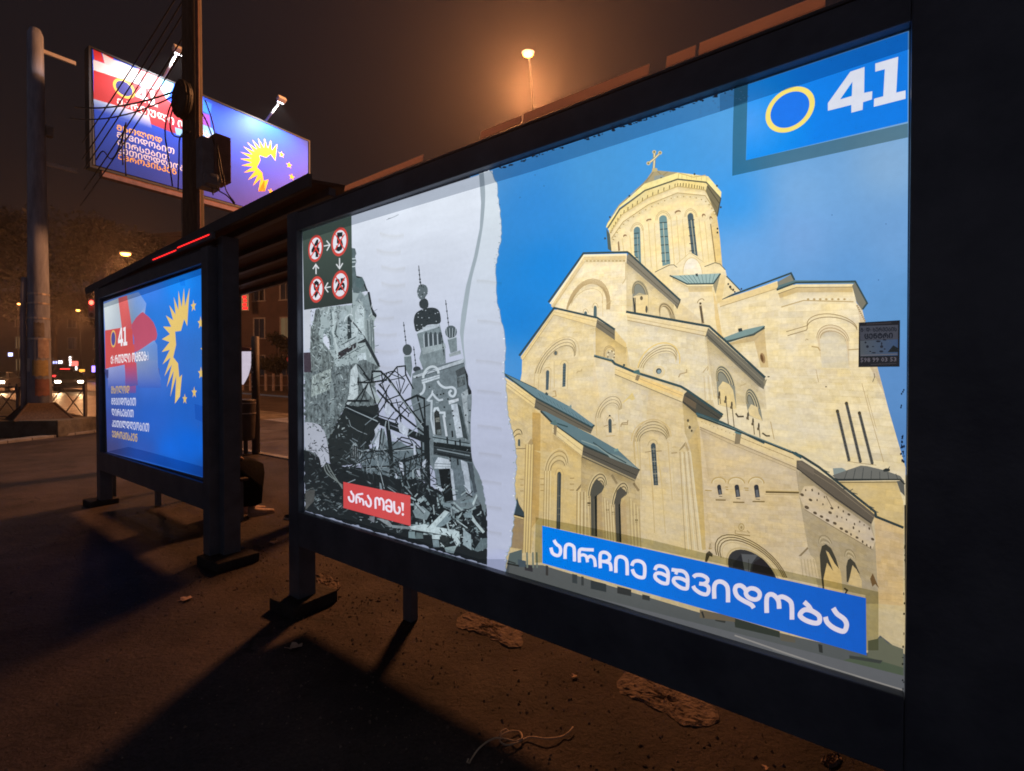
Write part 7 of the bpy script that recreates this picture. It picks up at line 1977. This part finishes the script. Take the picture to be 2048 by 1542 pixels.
for lx in (1.62, 4.55):
    m_ = MB(); m_.tube([(lx, 0.0, zt_ + 0.05), (lx, -0.9, zt_ + 0.42)], 0.03, 8); ao = m_.build("lamp_arm", M['rubber'], bb, smooth=True)
    m_ = MB(); m_.box((lx, -0.98, zt_ + 0.47), (0.26, 0.16, 0.12), rot=Matrix.Rotation(-0.5, 4, 'X'), bevel=0.015); m_.build("floodlight", M['rubber'], ao)
    m_ = MB(); m_.box((lx, -0.955, zt_ + 0.40), (0.20, 0.10, 0.006), rot=Matrix.Rotation(-0.5, 4, 'X')); m_.build("glass", M['flood'], ao)
    L = bpy.data.lights.new("floodlight_beam", 'SPOT'); L.energy = 440; L.color = (0.92, 0.94, 1.0); L.spot_size = R(150); L.spot_blend = 0.6; L.shadow_soft_size = 0.06
    lo = bpy.data.objects.new("floodlight_beam", L); COL.objects.link(lo); lo.parent = bb
    lo.location = (lx, -0.93, zt_ + 0.32)
    lo.rotation_euler = (Vector((0, 0.93, -2.3))).to_track_quat('-Z', 'Y').to_euler()

# ------------------------------------------------------------------ traffic light
tl_c = at_depth(187, 606, 24.0)
tb = Vector((tl_c.x + 0.55, 24.0, 0)); tb.z = gz(tb.x, tb.y) - 0.02
tr = empty("traffic_light", tb, 0, "traffic light showing red, beside the left post of the blue lightbox", "traffic light")
h_ = tl_c.z - tb.z
m_ = MB(); m_.tube([(0, 0, 0), (0, 0, h_ + 0.5)], 0.07, 10); m_.tube([(0, 0, h_ + 0.2), (-0.5, 0, h_ + 0.2)], 0.04, 8); m_.build("pole", M['black_metal'], tr, smooth=True)
m_ = MB(); m_.box((-0.55, 0, h_ - 0.27), (0.32, 0.24, 0.92), bevel=0.03)
hd = m_.build("housing", M['black_metal'], tr)
for k, mt in enumerate((mat_emit("red_signal", (1.0, 0.05, 0.03), 14.0), M['rust_box'], M['dark_cloth'])):
    m_ = MB(); m_.tube([(-0.55, -0.135, h_ - k * 0.29), (-0.55, -0.122, h_ - k * 0.29)], 0.105, 16); m_.build("signal", mt, hd)
L = bpy.data.lights.new("red_signal_light", 'POINT'); L.energy = 4; L.color = (1, .05, .03); L.shadow_soft_size = 0.1
lo = bpy.data.objects.new("red_signal_light", L); COL.objects.link(lo); lo.parent = tr; lo.location = (-0.55, -0.4, h_)

# ------------------------------------------------------------------ cars
M['car_paint'] = mat_surface("dark_car_paint", (0.012, 0.012, 0.015), (0.02, 0.02, 0.024), rough=0.25, scale=3)
M['car_silver'] = mat_surface("silver_car_paint", (0.20, 0.19, 0.19), (0.26, 0.25, 0.25), rough=0.3, scale=3, metallic=0.3)
M['car_glass'] = mat_surface("car_glass", (0.01, 0.012, 0.015), (0.02, 0.022, 0.026), rough=0.08, scale=3)
M['tyre'] = mat_surface("tyre_rubber", (0.012, 0.012, 0.012), (0.02, 0.02, 0.02), rough=0.9, scale=20)
M['headlight'] = mat_emit("headlight", (1.0, 0.80, 0.58), 40.0)
M['taillight'] = mat_emit("taillight", (1.0, 0.03, 0.03), 5.0)


def car(paint, front_on, rear_on):
    r_ = empty("car", (0, 0, 0))
    prof = [(-2.15, .32), (-2.18, .62), (-2.05, .86), (-1.35, .98), (-0.75, 1.40), (0.75, 1.45), (1.55, 1.02), (2.08, .92), (2.18, .66), (2.12, .32)]
    b = MB(); n = len(prof)
    secs = []
    for y, k, dz in ((-0.86, 0.90, 0), (-0.80, 0.985, 0), (0.80, 0.985, 0), (0.86, 0.90, 0)):
        secs.append([b.bm.verts.new((x * (0.97 if abs(y) > .82 else 1), y * (0.80 if z > 1.2 else 1), .32 + (z - .32) * k)) for x, z in prof])
    for a_s, b_s in zip(secs, secs[1:]):
        for i in range(n): b.bm.faces.new((a_s[i], a_s[(i + 1) % n], b_s[(i + 1) % n], b_s[i]))
    b.bm.faces.new(secs[0]); b.bm.faces.new(list(reversed(secs[-1])))
    b.build("body", paint, r_)
    g = MB(); g.prism([(-1.30, -0.66, 1.035), (-1.30, 0.66, 1.035), (-0.80, 0.60, 1.40), (-0.80, -0.60, 1.40)], (-0.018, 0, 0.02)); g.build("windscreen", M['car_glass'], r_)
    g = MB(); g.prism([(1.50, -0.66, 1.065), (1.50, 0.66, 1.065), (0.82, 0.60, 1.43), (0.82, -0.60, 1.43)], (0.018, 0, 0.02)); g.build("rear_window", M['car_glass'], r_)
    for sg in (-1, 1):
        g = MB(); g.prism([(-1.0, sg * 0.80, 1.02), (1.2, sg * 0.80, 1.06), (0.7, sg * 0.70, 1.36), (-0.65, sg * 0.70, 1.34)], (0, sg * 0.03, 0.01)); g.build("side_window", M['car_glass'], r_)
        g = MB(); g.box((-2.16, sg * 0.62, .68), (0.07, 0.30, 0.14), bevel=0.02); g.build("headlight", M['headlight'] if front_on else M['rubber'], r_)
        g = MB(); g.box((2.15, sg * 0.64, .76), (0.06, 0.28, 0.15), bevel=0.02); g.build("taillight", M['taillight'] if rear_on else M['rust_box'], r_)
        for x in (-1.35, 1.35):
            g = MB(); g.tube([(x, sg * 0.90, .31), (x, sg * 0.68, .31)], 0.31, 18); w = g.build("wheel", M['tyre'], r_)
            g = MB(); g.tube([(x, sg * 0.905, .31), (x, sg * 0.895, .31)], 0.19, 12); g.build("rim", M['bare_metal'], w)
    if front_on:
        for sg in (-1, 1):
            L = bpy.data.lights.new("headlight_beam", 'SPOT'); L.energy = 110; L.color = (1, .60, .28); L.spot_size = R(70); L.spot_blend = 0.8; L.shadow_soft_size = 0.08
            lo = bpy.data.objects.new("headlight_beam", L); COL.objects.link(lo); lo.parent = r_; lo.location = (-2.25, sg * .62, .68); lo.rotation_euler = Vector((-1, 0, -0.10)).to_track_quat('-Z', 'Y').to_euler()
    return r_


def place_car(o, u, y, heading, label):
    c = at_depth(u, 760, y)
    o.location = (c.x, c.y, gz(c.x, c.y) - 0.10)
    o.rotation_euler = (0, 0, heading)
    tag(o, label, "car", "cars on the street at the far left")


cA = car(M['car_paint'], True, False); place_car(cA, 142, 38.0, R(129), "dark car with both headlights on, behind the fence right of the mast")
cB = car(M['car_silver'], True, False); place_car(cB, -4, 37.0, R(124), "silver car with glaring headlights at the left edge of the picture")
cC = car(M['car_paint'], False, True); place_car(cC, 128, 52.0, R(-50), "dark car seen from behind with red brake lights, beyond the dark car")

# ------------------------------------------------------------------ trees
M['bark'] = mat_surface("bark", (0.03, 0.022, 0.017), (0.07, 0.05, 0.04), rough=0.95, scale=5, bump=0.5, stretch=(4, 4, 1))


def mat_leaf(name, c1, c2):
    m, t, out = nt(name)
    b = t.nodes.new("ShaderNodeBsdfPrincipled"); tr_ = t.nodes.new("ShaderNodeBsdfTranslucent"); mx = t.nodes.new("ShaderNodeMixShader"); mx.inputs[0].default_value = 0.3
    g = t.nodes.new("ShaderNodeNewGeometry"); rp = t.nodes.new("ShaderNodeValToRGB")
    rp.color_ramp.elements[0].color = (*c1, 1); rp.color_ramp.elements[1].color = (*c2, 1)
    t.links.new(g.outputs["Random Per Island"], rp.inputs[0]); t.links.new(rp.outputs[0], b.inputs["Base Color"]); t.links.new(rp.outputs[0], tr_.inputs["Color"])
    b.inputs["Roughness"].default_value = 0.6
    t.links.new(b.outputs[0], mx.inputs[1]); t.links.new(tr_.outputs[0], mx.inputs[2]); t.links.new(mx.outputs[0], out.inputs["Surface"])
    return m


M['leaf'] = mat_leaf("street_leaves", (0.010, 0.011, 0.006), (0.034, 0.030, 0.013))


def tree(u, y, height, crown_r, seed, label, n=5200, leaf=0.16, trunk_h=0.4, squash=0.8):
    rg = random.Random(seed)
    c = at_depth(u, 760, y)
    base = Vector((c.x, c.y, gz(c.x, c.y) - 0.03))
    r_ = empty("tree", base, 0, label, "tree", "street trees across the road")
    th = height * trunk_h
    t = MB(); t.tube([(0, 0, 0), (0.08, 0.05, th * 0.5), (0.02, -0.05, th), (0.1, 0.1, height * 0.7)], 0.2, 10, radii=[0.26, 0.21, 0.17, 0.06])
    blobs = []
    cz = th + (height - th) * 0.52
    for i in range(11):
        a = rg.uniform(0, 6.283); rr = crown_r * rg.uniform(0.25, 0.8)
        p = Vector((rr * math.cos(a), rr * math.sin(a), cz + rg.uniform(-0.42, 0.45) * (height - th)))
        blobs.append((p, crown_r * rg.uniform(0.28, 0.5)))
        t.tube([(0.03, 0, th * rg.uniform(0.75, 1.05)), Vector((p.x * 0.5, p.y * 0.5, (th + p.z) / 2 + 0.2)), p], 0.07, 6, r2=0.015)
    t.build("trunk", M['bark'], r_, smooth=True)
    vs_, fs_ = [], []
    for i in range(n):
        p, br = rg.choice(blobs)
        d = Vector((rg.gauss(0, 1), rg.gauss(0, 1), rg.gauss(0, 1))).normalized() * br * (rg.random() ** 0.45)
        d.z *= squash
        q2 = p + d
        nn = Vector((rg.gauss(0, 1), rg.gauss(0, 1), rg.gauss(0, 1) + 0.6)).normalized()
        e1 = nn.orthogonal().normalized(); e2 = nn.cross(e1)
        an = rg.uniform(0, 6.28); e1, e2 = e1 * math.cos(an) + e2 * math.sin(an), e2 * math.cos(an) - e1 * math.sin(an)
        L = leaf * rg.uniform(0.6, 1.3)
        b = len(vs_)
        vs_ += [q2 - e1 * L, q2 + e2 * L * 0.5, q2 + e1 * L, q2 - e2 * L * 0.5]
        fs_.append((b, b + 1, b + 2, b + 3))
    me = bpy.data.meshes.new("crown"); me.from_pydata([tuple(v) for v in vs_], [], fs_); me.materials.append(M['leaf'])
    o = bpy.data.objects.new("crown", me); COL.objects.link(o); o.parent = r_
    return r_


tree(205, 41.0, 13.0, 5.0, 3, "tree with leaves lit orange, above the traffic light behind the mast")
tree(-40, 63.0, 22.0, 9.0, 5, "broad dark tree at the left edge of the picture", n=7000, leaf=0.3)
tree(285, 44.0, 14.0, 5.0, 8, "dark tree behind the far lightbox below the billboard", n=6500)
tree(110, 68.0, 19.0, 6.5, 9, "far dark tree behind the cars, right of the mast", n=5500, leaf=0.26)
tree(556, 37.5, 4.6, 1.7, 14, "low dark round tree across the street in the gap between the lightboxes", n=3200, leaf=0.11, trunk_h=0.25)

# ------------------------------------------------------------------ buildings across the street
M['maroon_wall'] = mat_surface("maroon_render", (0.030, 0.017, 0.016), (0.052, 0.030, 0.027), rough=0.9, scale=1.2, bump=0.2)
M['dark_wall'] = mat_surface("dark_render", (0.03, 0.026, 0.026), (0.055, 0.046, 0.044), rough=0.9, scale=1.0, bump=0.2)
M['dark_pane'] = mat_surface("dark_pane", (0.006, 0.006, 0.008), (0.012, 0.012, 0.014), rough=0.15, scale=2)
M['lit_pane'] = mat_emit("lit_window", (0.55, 0.36, 0.18), 0.25)


def building(u, y, wdt, hgt, mat, label, cols, rows, lit=(), rz=0.0, dep=9.0, parapet=True):
    c = at_depth(u, 760, y)
    r_ = empty("building", (c.x, c.y, gz(c.x, c.y) - 0.05), rz, label, "building")
    m_ = MB(); m_.ext((-wdt / 2, 0, 0), (wdt / 2, dep, hgt)); m_.ext((-wdt / 2 - 0.15, -0.2, hgt), (wdt / 2 + 0.15, dep + 0.2, hgt + 0.35)); m_.ext((-wdt / 2, -0.06, 3.6), (wdt / 2, -0.002, 3.8)); m_.build("wall", mat, r_)
    k = 0
    for j in range(rows):
        for i in range(cols):
            x = -wdt / 2 + wdt * (i + 0.5) / cols; z = 1.0 + j * 3.2
            m_ = MB()
            m_.ext((x - 0.62, -0.07, z), (x - 0.5, -0.002, z + 1.75)); m_.ext((x + 0.5, -0.07, z), (x + 0.62, -0.002, z + 1.75)); m_.ext((x - 0.499, -0.07, z + 1.64), (x + 0.499, -0.002, z + 1.75)); m_.ext((x - 0.7, -0.12, z - 0.1), (x + 0.7, -0.003, z - 0.002)); m_.ext((x - 0.02, -0.06, z), (x + 0.02, -0.032, z + 1.638))
            f_ = m_.build("window", M['fence'], r_)
            m_ = MB(); m_.ext((x - 0.499, -0.03, z + 0.002), (x + 0.499, -0.004, z + 1.638)); m_.build("pane", M['lit_pane'] if k in lit else M['dark_pane'], f_)
            k += 1
    return r_


building(520, 43.0, 24.0, 13.5, M['maroon_wall'], "maroon rendered building across the street, seen in the gap between the lightboxes", 9, 4, (14,), rz=R(-14))
building(120, 74.0, 46.0, 12.0, M['dark_wall'], "long dark building far down the street behind the mast", 14, 3, (5, 19, 30), rz=R(12))

# low railing and round sign across the street
rl_c = at_depth(552, 771, 36.0); rb_ = empty("railing", (rl_c.x, rl_c.y, gz(rl_c.x, rl_c.y) - 0.02), R(-10), "pale posts of a low railing across the street under the round tree", "railing")
for i in range(12):
    m_ = MB(); m_.box((-3.3 + i * 0.62, 0, 0.62), (0.13, 0.13, 1.24), bevel=0.01); m_.build("post", M['grey_bill'], rb_)
for z in (1.05, 0.35):
    m_ = MB(); m_.ext((-3.3, 0.07, z), (3.6, 0.12, z + 0.09)); m_.build("rail", M['fence'], rb_)
sg_c = at_depth(580, 719, 33.5); sb_ = empty("no_stopping_sign", (sg_c.x, sg_c.y, gz(sg_c.x, sg_c.y) - 0.1), 0, "round red and pale traffic sign across the street beside the lightbox post", "road sign")
hz = sg_c.z - sb_.location.z
m_ = MB(); m_.tube([(0, 0, 0), (0, 0, hz + 0.2)], 0.03, 8); m_.build("pole", M['grey_bill'], sb_)
m_ = MB(); m_.tube([(0, -0.05, hz), (0, -0.035, hz)], 0.21, 20); m_.build("red_rim", mat_surface("sign_red", (0.5, 0.06, 0.06), (0.56, 0.08, 0.08), rough=0.5, scale=4), sb_)
m_ = MB(); m_.tube([(0, -0.056, hz), (0, -0.051, hz)], 0.135, 20); m_.build("face", M['rubber'], sb_)

# lit signs on the far buildings
def lit_sign(u, v, y, w, h, col, strength, label, bars=0):
    c = at_depth(u, v, y)
    r_ = empty("lit_sign", c, 0, label, "lit sign")
    m_ = MB(); m_.ext((-w / 2 - 0.05, 0.0, -h / 2 - 0.05), (w / 2 + 0.05, 0.12, h / 2 + 0.05)); m_.build("case", M['black_metal'], r_)
    m_ = MB(); q_ = random.Random(int(u * 7 + v))
    if bars:
        vert = h > w
        for i in range(bars):
            t = (i + 0.5) / bars
            if vert: m_.ext((-w * .42 + q_.uniform(0, .15) * w, -0.02, -h / 2 + h * (t - .38 / bars)), (w * .42 - q_.uniform(0, .3) * w, -0.002, -h / 2 + h * (t + .3 / bars)))
            else: m_.ext((-w / 2 + w * (t - .35 / bars), -0.02, -h * .42), (-w / 2 + w * (t + .25 / bars), -0.002, h * (.42 - q_.uniform(0, .3))))
    else: m_.ext((-w / 2, -0.02, -h / 2), (w / 2, -0.002, h / 2))
    m_.build("glowing_face", mat_emit("sign_glow", col, strength), r_)
    return r_


lit_sign(490, 594, 42.2, 0.52, 2.15, (1.0, 0.02, 0.02), 2.4, "tall red neon sign on the maroon building, below the canopy", 7)
lit_sign(489, 536, 42.2, 0.52, 0.62, (1.0, 0.03, 0.02), 1.8, "small red neon sign just under the canopy, above the tall red one", 2)
lit_sign(21, 709, 66.0, 0.55, 0.45, (0.45, 0.5, 1.0), 5.0, "blue white lit sign at the far left, above the silver car")
lit_sign(46, 734, 66.0, 0.4, 0.4, (0.25, 0.3, 1.0), 3.0, "small deep blue sign left of the mast")
lit_sign(44, 722, 66.0, 0.35, 0.3, (1.0, 0.5, 0.1), 2.0, "small amber sign left of the mast, above the deep blue one")
lit_sign(113, 724, 66.0, 1.0, 0.5, (0.42, 0.45, 1.0), 3.0, "pale blue shop sign right of the mast", 3)
lit_sign(121, 724, 65.0, 0.6, 0.5, (0.9, 0.9, 1.0), 4.0, "white shop sign right of the mast next to the pale blue one", 2)
lit_sign(141, 722, 66.0, 0.45, 1.3, (1.0, 0.92, 0.9), 4.0, "tall white neon sign behind the cars", 4)
lit_sign(150, 727, 65.6, 0.8, 0.6, (1.0, 0.12, 0.1), 3.0, "red shop sign between two white neon signs")
lit_sign(153, 736, 65.8, 0.4, 0.6, (1.0, 0.95, 0.95), 3.0, "white neon sign under the red shop sign", 3)
lit_sign(130, 741, 64.0, 1.2, 0.5, (1.0, 0.03, 0.03), 4.0, "glowing red sign right of the mast, above the dark car")
lit_sign(164, 741, 65.0, 0.7, 0.3, (1.0, 0.4, 0.05), 2.5, "amber sign above the roof of the dark car")
lit_sign(187, 738, 60.0, 0.4, 0.75, (0.3, 0.2, 1.0), 4.0, "violet lit sign left of the blue lightbox")

# ------------------------------------------------------------------ things lying on the pavement
M['dry_leaf'] = mat_surface("dry_leaf", (0.38, 0.25, 0.18), (0.52, 0.37, 0.28), rough=0.8, scale=30, bump=0.2)
def leaf(u, v, size, rz, label, curl=0.5, seed=1):
    rg = random.Random(seed)
    c = on_ground(u, v)
    b = MB(); n = 14
    out = [((0.62 + 0.38 * abs(math.sin(2.5 * a + 0.6))) * (1.0 if math.cos(a) > -.8 else 0.5), a) for a in [2 * math.pi * i / n for i in range(n)]]
    ctr = b.bm.verts.new((0, 0, 0.012))
    ring = [b.bm.verts.new((size * r_ * math.cos(a), size * 0.72 * r_ * math.sin(a), 0.006 + curl * size * r_ * r_ * abs(math.sin(a + rg.uniform(-.3, .3))))) for r_, a in out]
    for i in range(n): b.bm.faces.new((ctr, ring[i], ring[(i + 1) % n]))
    b.tube([(-size * .4, 0, 0.012), (-size * 1.0, size * .1, 0.02)], size * 0.03, 5)
    o = b.build("dry_leaf", M['dry_leaf'], None)
    o.location = c; o.rotation_euler = (0, 0, rz)
    return tag(o, label, "leaf", "dry leaves on the pavement")


leaf(588, 1299, 0.050, 0.4, "curled pale dry leaf on the pavement in front of the left foot block", seed=2)
leaf(371, 1201, 0.052, 1.2, "dry leaf farther left on the dark pavement, in front of the canopy post", 0.3, seed=3)
leaf(1147, 1356, 0.022, 0.2, "tiny orange dry leaf under the middle of the cathedral poster", seed=4)
leaf(1252, 1341, 0.020, 1.0, "tiny dry leaf at the edge of the broken patch under the lightbox", seed=5)
leaf(548, 1087, 0.060, 2.2, "dry leaf between the canopy post and the left foot block", 0.35, seed=6)
leaf(1530, 1300 + 240, 0.018, 0.6, "tiny dry leaf near the bottom edge of the picture", seed=7)

M['straw'] = mat_surface("pale_string", (0.48, 0.36, 0.26), (0.60, 0.47, 0.35), rough=0.8, scale=40)
def gpt(u, v, z=0.012): return on_ground(u, v, z)
pts = catmull([(939, 1526), (944, 1516), (957, 1498), (974, 1484), (992, 1476), (1012, 1478), (1030, 1482), (1044, 1476), (1040, 1464), (1022, 1462), (1004, 1470), (1000, 1482), (1014, 1490), (1036, 1484), (1060, 1474), (1092, 1477), (1120, 1474), (1136, 1466), (1146, 1454)], 5)
zz = [0.008 + 0.012 * abs(math.sin(i * 0.23)) for i in range(len(pts))]
m_ = MB(); m_.tube([gpt(p[0], p[1], z) for p, z in zip(pts, zz)], 0.0032, 7)
m_.tube([gpt(u, v, .02) for u, v in ((1000, 1472), (1003, 1462), (1012, 1458), (1020, 1464))], 0.0026, 6); m_.tube([gpt(u, v, .016) for u, v in ((939, 1526), (934, 1524), (937, 1518))], 0.003, 6)
o = m_.build("string", M['straw'], None, smooth=True)
tag(o, "pale knotted piece of string lying on the pavement at the bottom of the picture", "string")

M['rubble_c'] = mat_surface("broken_concrete", (0.085, 0.062, 0.052), (0.20, 0.15, 0.125), rough=0.9, scale=16, bump=0.8, bscale=50)
def broken(pts, h, label, seed, rough=0.004):
    """flat patch of broken concrete, its surface pitted and stepped"""
    rg = random.Random(seed)
    ring = catmull(pts, 5, True)
    P = [on_ground(u + rg.gauss(0, 2.2), v + rg.gauss(0, 1.6)) for u, v in ring]
    c = sum(P, Vector()) / len(P)
    bm = bmesh.new()
    lev = []
    fs = [1.0, 0.985] + [0.985 - 0.095 * k for k in range(1, 11)]
    for k, f in enumerate(fs):
        lev.append([bm.verts.new(((p.x - c.x) * f, (p.y - c.y) * f, -0.01 if k == 0 else h * (0.75 + 0.35 * math.sin(i * 0.7 + k * 1.3 + seed)) * (0.7 if k == 1 else 1) + rg.uniform(-rough, rough))) for i, p in enumerate(P)])
    n = len(P)
    for a, b in zip(lev, lev[1:]):
        for i in range(n): bm.faces.new((a[i], a[(i + 1) % n], b[(i + 1) % n], b[i]))
    bm.faces.new(lev[-1])
    bmesh.ops.recalc_face_normals(bm, faces=bm.faces)
    me = bpy.data.meshes.new("broken_slab"); bm.to_mesh(me); bm.free(); me.materials.append(M['rubble_c'])
    o = bpy.data.objects.new("broken_slab", me); COL.objects.link(o); o.location = (c.x, c.y, 0)
    return tag(o, label, "broken slab", "broken concrete patches under the lightbox")


broken([(920, 1232), (965, 1222), (1010, 1240), (1048, 1262), (1040, 1296), (1002, 1290), (955, 1268), (915, 1255)], 0.010, "broken concrete patch under the near lightbox, left of the larger one", 3)
broken([(1232, 1368), (1262, 1340), (1320, 1352), (1382, 1386), (1440, 1430), (1420, 1452), (1370, 1452), (1318, 1422), (1260, 1398)], 0.009, "largest broken concrete patch, under the middle of the cathedral poster", 4)
broken([(634, 1152), (662, 1155), (682, 1174), (666, 1180), (640, 1172)], 0.010, "small broken concrete patch just behind the left foot block", 5)
broken([(1642, 1522), (1660, 1510), (1680, 1514), (1676, 1530), (1650, 1534)], 0.012, "small pale broken chunk near the bottom right edge of the pavement", 6)

rg = random.Random(77)
peb = None
def pebble():
    b = MB(); b.ball((0, 0, 0.4), 1.0, 2, (1.0, 0.75, 0.55), 0.12, rg); return b.build("pebble", M['rubble_c'], None, smooth=False)
spots = [(706, 1205), (735, 1195), (742, 1200), (757, 1203), (700, 1234), (786, 1221), (940, 1210), (968, 1205), (1025, 1292), (1030, 1340), (874, 1288), (852, 1519), (1000, 1270), (1270, 1372), (1310, 1374), (680, 1100 + 94), (610, 1100 + 16), (575, 1022 + 140), (470, 1180), (300, 1260), (1290, 1532), (1280, 1490)]
pb = pebble()
for i, (u, v) in enumerate(spots):
    o = pb if i == 0 else pb.copy()
    if i: COL.objects.link(o)
    o.location = on_ground(u, v); k = rg.uniform(0.006, 0.013)
    o.scale = (k * rg.uniform(.8, 1.6), k, k * rg.uniform(.5, 1)); o.rotation_euler = (0, 0, rg.uniform(0, 6.28))
    tag(o, "small stone lying loose on the dark pavement", "pebble", "loose stones on the pavement")

# fine grit scattered over the pavement
q_ = random.Random(99)
gv, gf = [], []
for i in range(9000):
    if q_.random() < 0.55:
        s_, d_ = q_.uniform(-4.6, 0.9), q_.gauss(0.15, 0.55)
    else:
        s_, d_ = q_.uniform(-7.0, 1.0), q_.uniform(-1.5, 2.0)
    p = W(s_, d_, 0)
    k = 0.0014 + 0.0062 * q_.random() ** 4
    b = len(gv)
    an = q_.uniform(0, 6.28)
    for j in range(3):
        gv.append((p.x + k * 1.4 * math.cos(an + j * 2.09), p.y + k * 1.4 * math.sin(an + j * 2.09) * q_.uniform(.6, 1.2), -0.0004))
    gv.append((p.x + k * q_.uniform(-.3, .3), p.y + k * q_.uniform(-.3, .3), k * q_.uniform(0.8, 1.8)))
    gf += [(b, b + 1, b + 3), (b + 1, b + 2, b + 3), (b + 2, b, b + 3)]
me = bpy.data.meshes.new("grit"); me.from_pydata(gv, [], gf); me.materials.append(M['rubble_c'])
o = bpy.data.objects.new("grit", me); COL.objects.link(o); tag(o, kind='stuff')

# ------------------------------------------------------------------ thin haze, added for the glow round the lamps
hm, ht, ho = nt("lamp_glow_haze")
hv = ht.nodes.new("ShaderNodeVolumePrincipled")
hv.inputs["Color"].default_value = (0.9, 0.82, 0.76, 1)
hv.inputs["Density"].default_value = 0.00105
hv.inputs["Anisotropy"].default_value = 0.75
ht.links.new(hv.outputs[0], ho.inputs["Volume"])
m_ = MB(); m_.ext((-170, -60, -1.5), (110, 190, 22.0))
hz_o = m_.build("haze", hm, None)
tag(hz_o, kind='stuff')
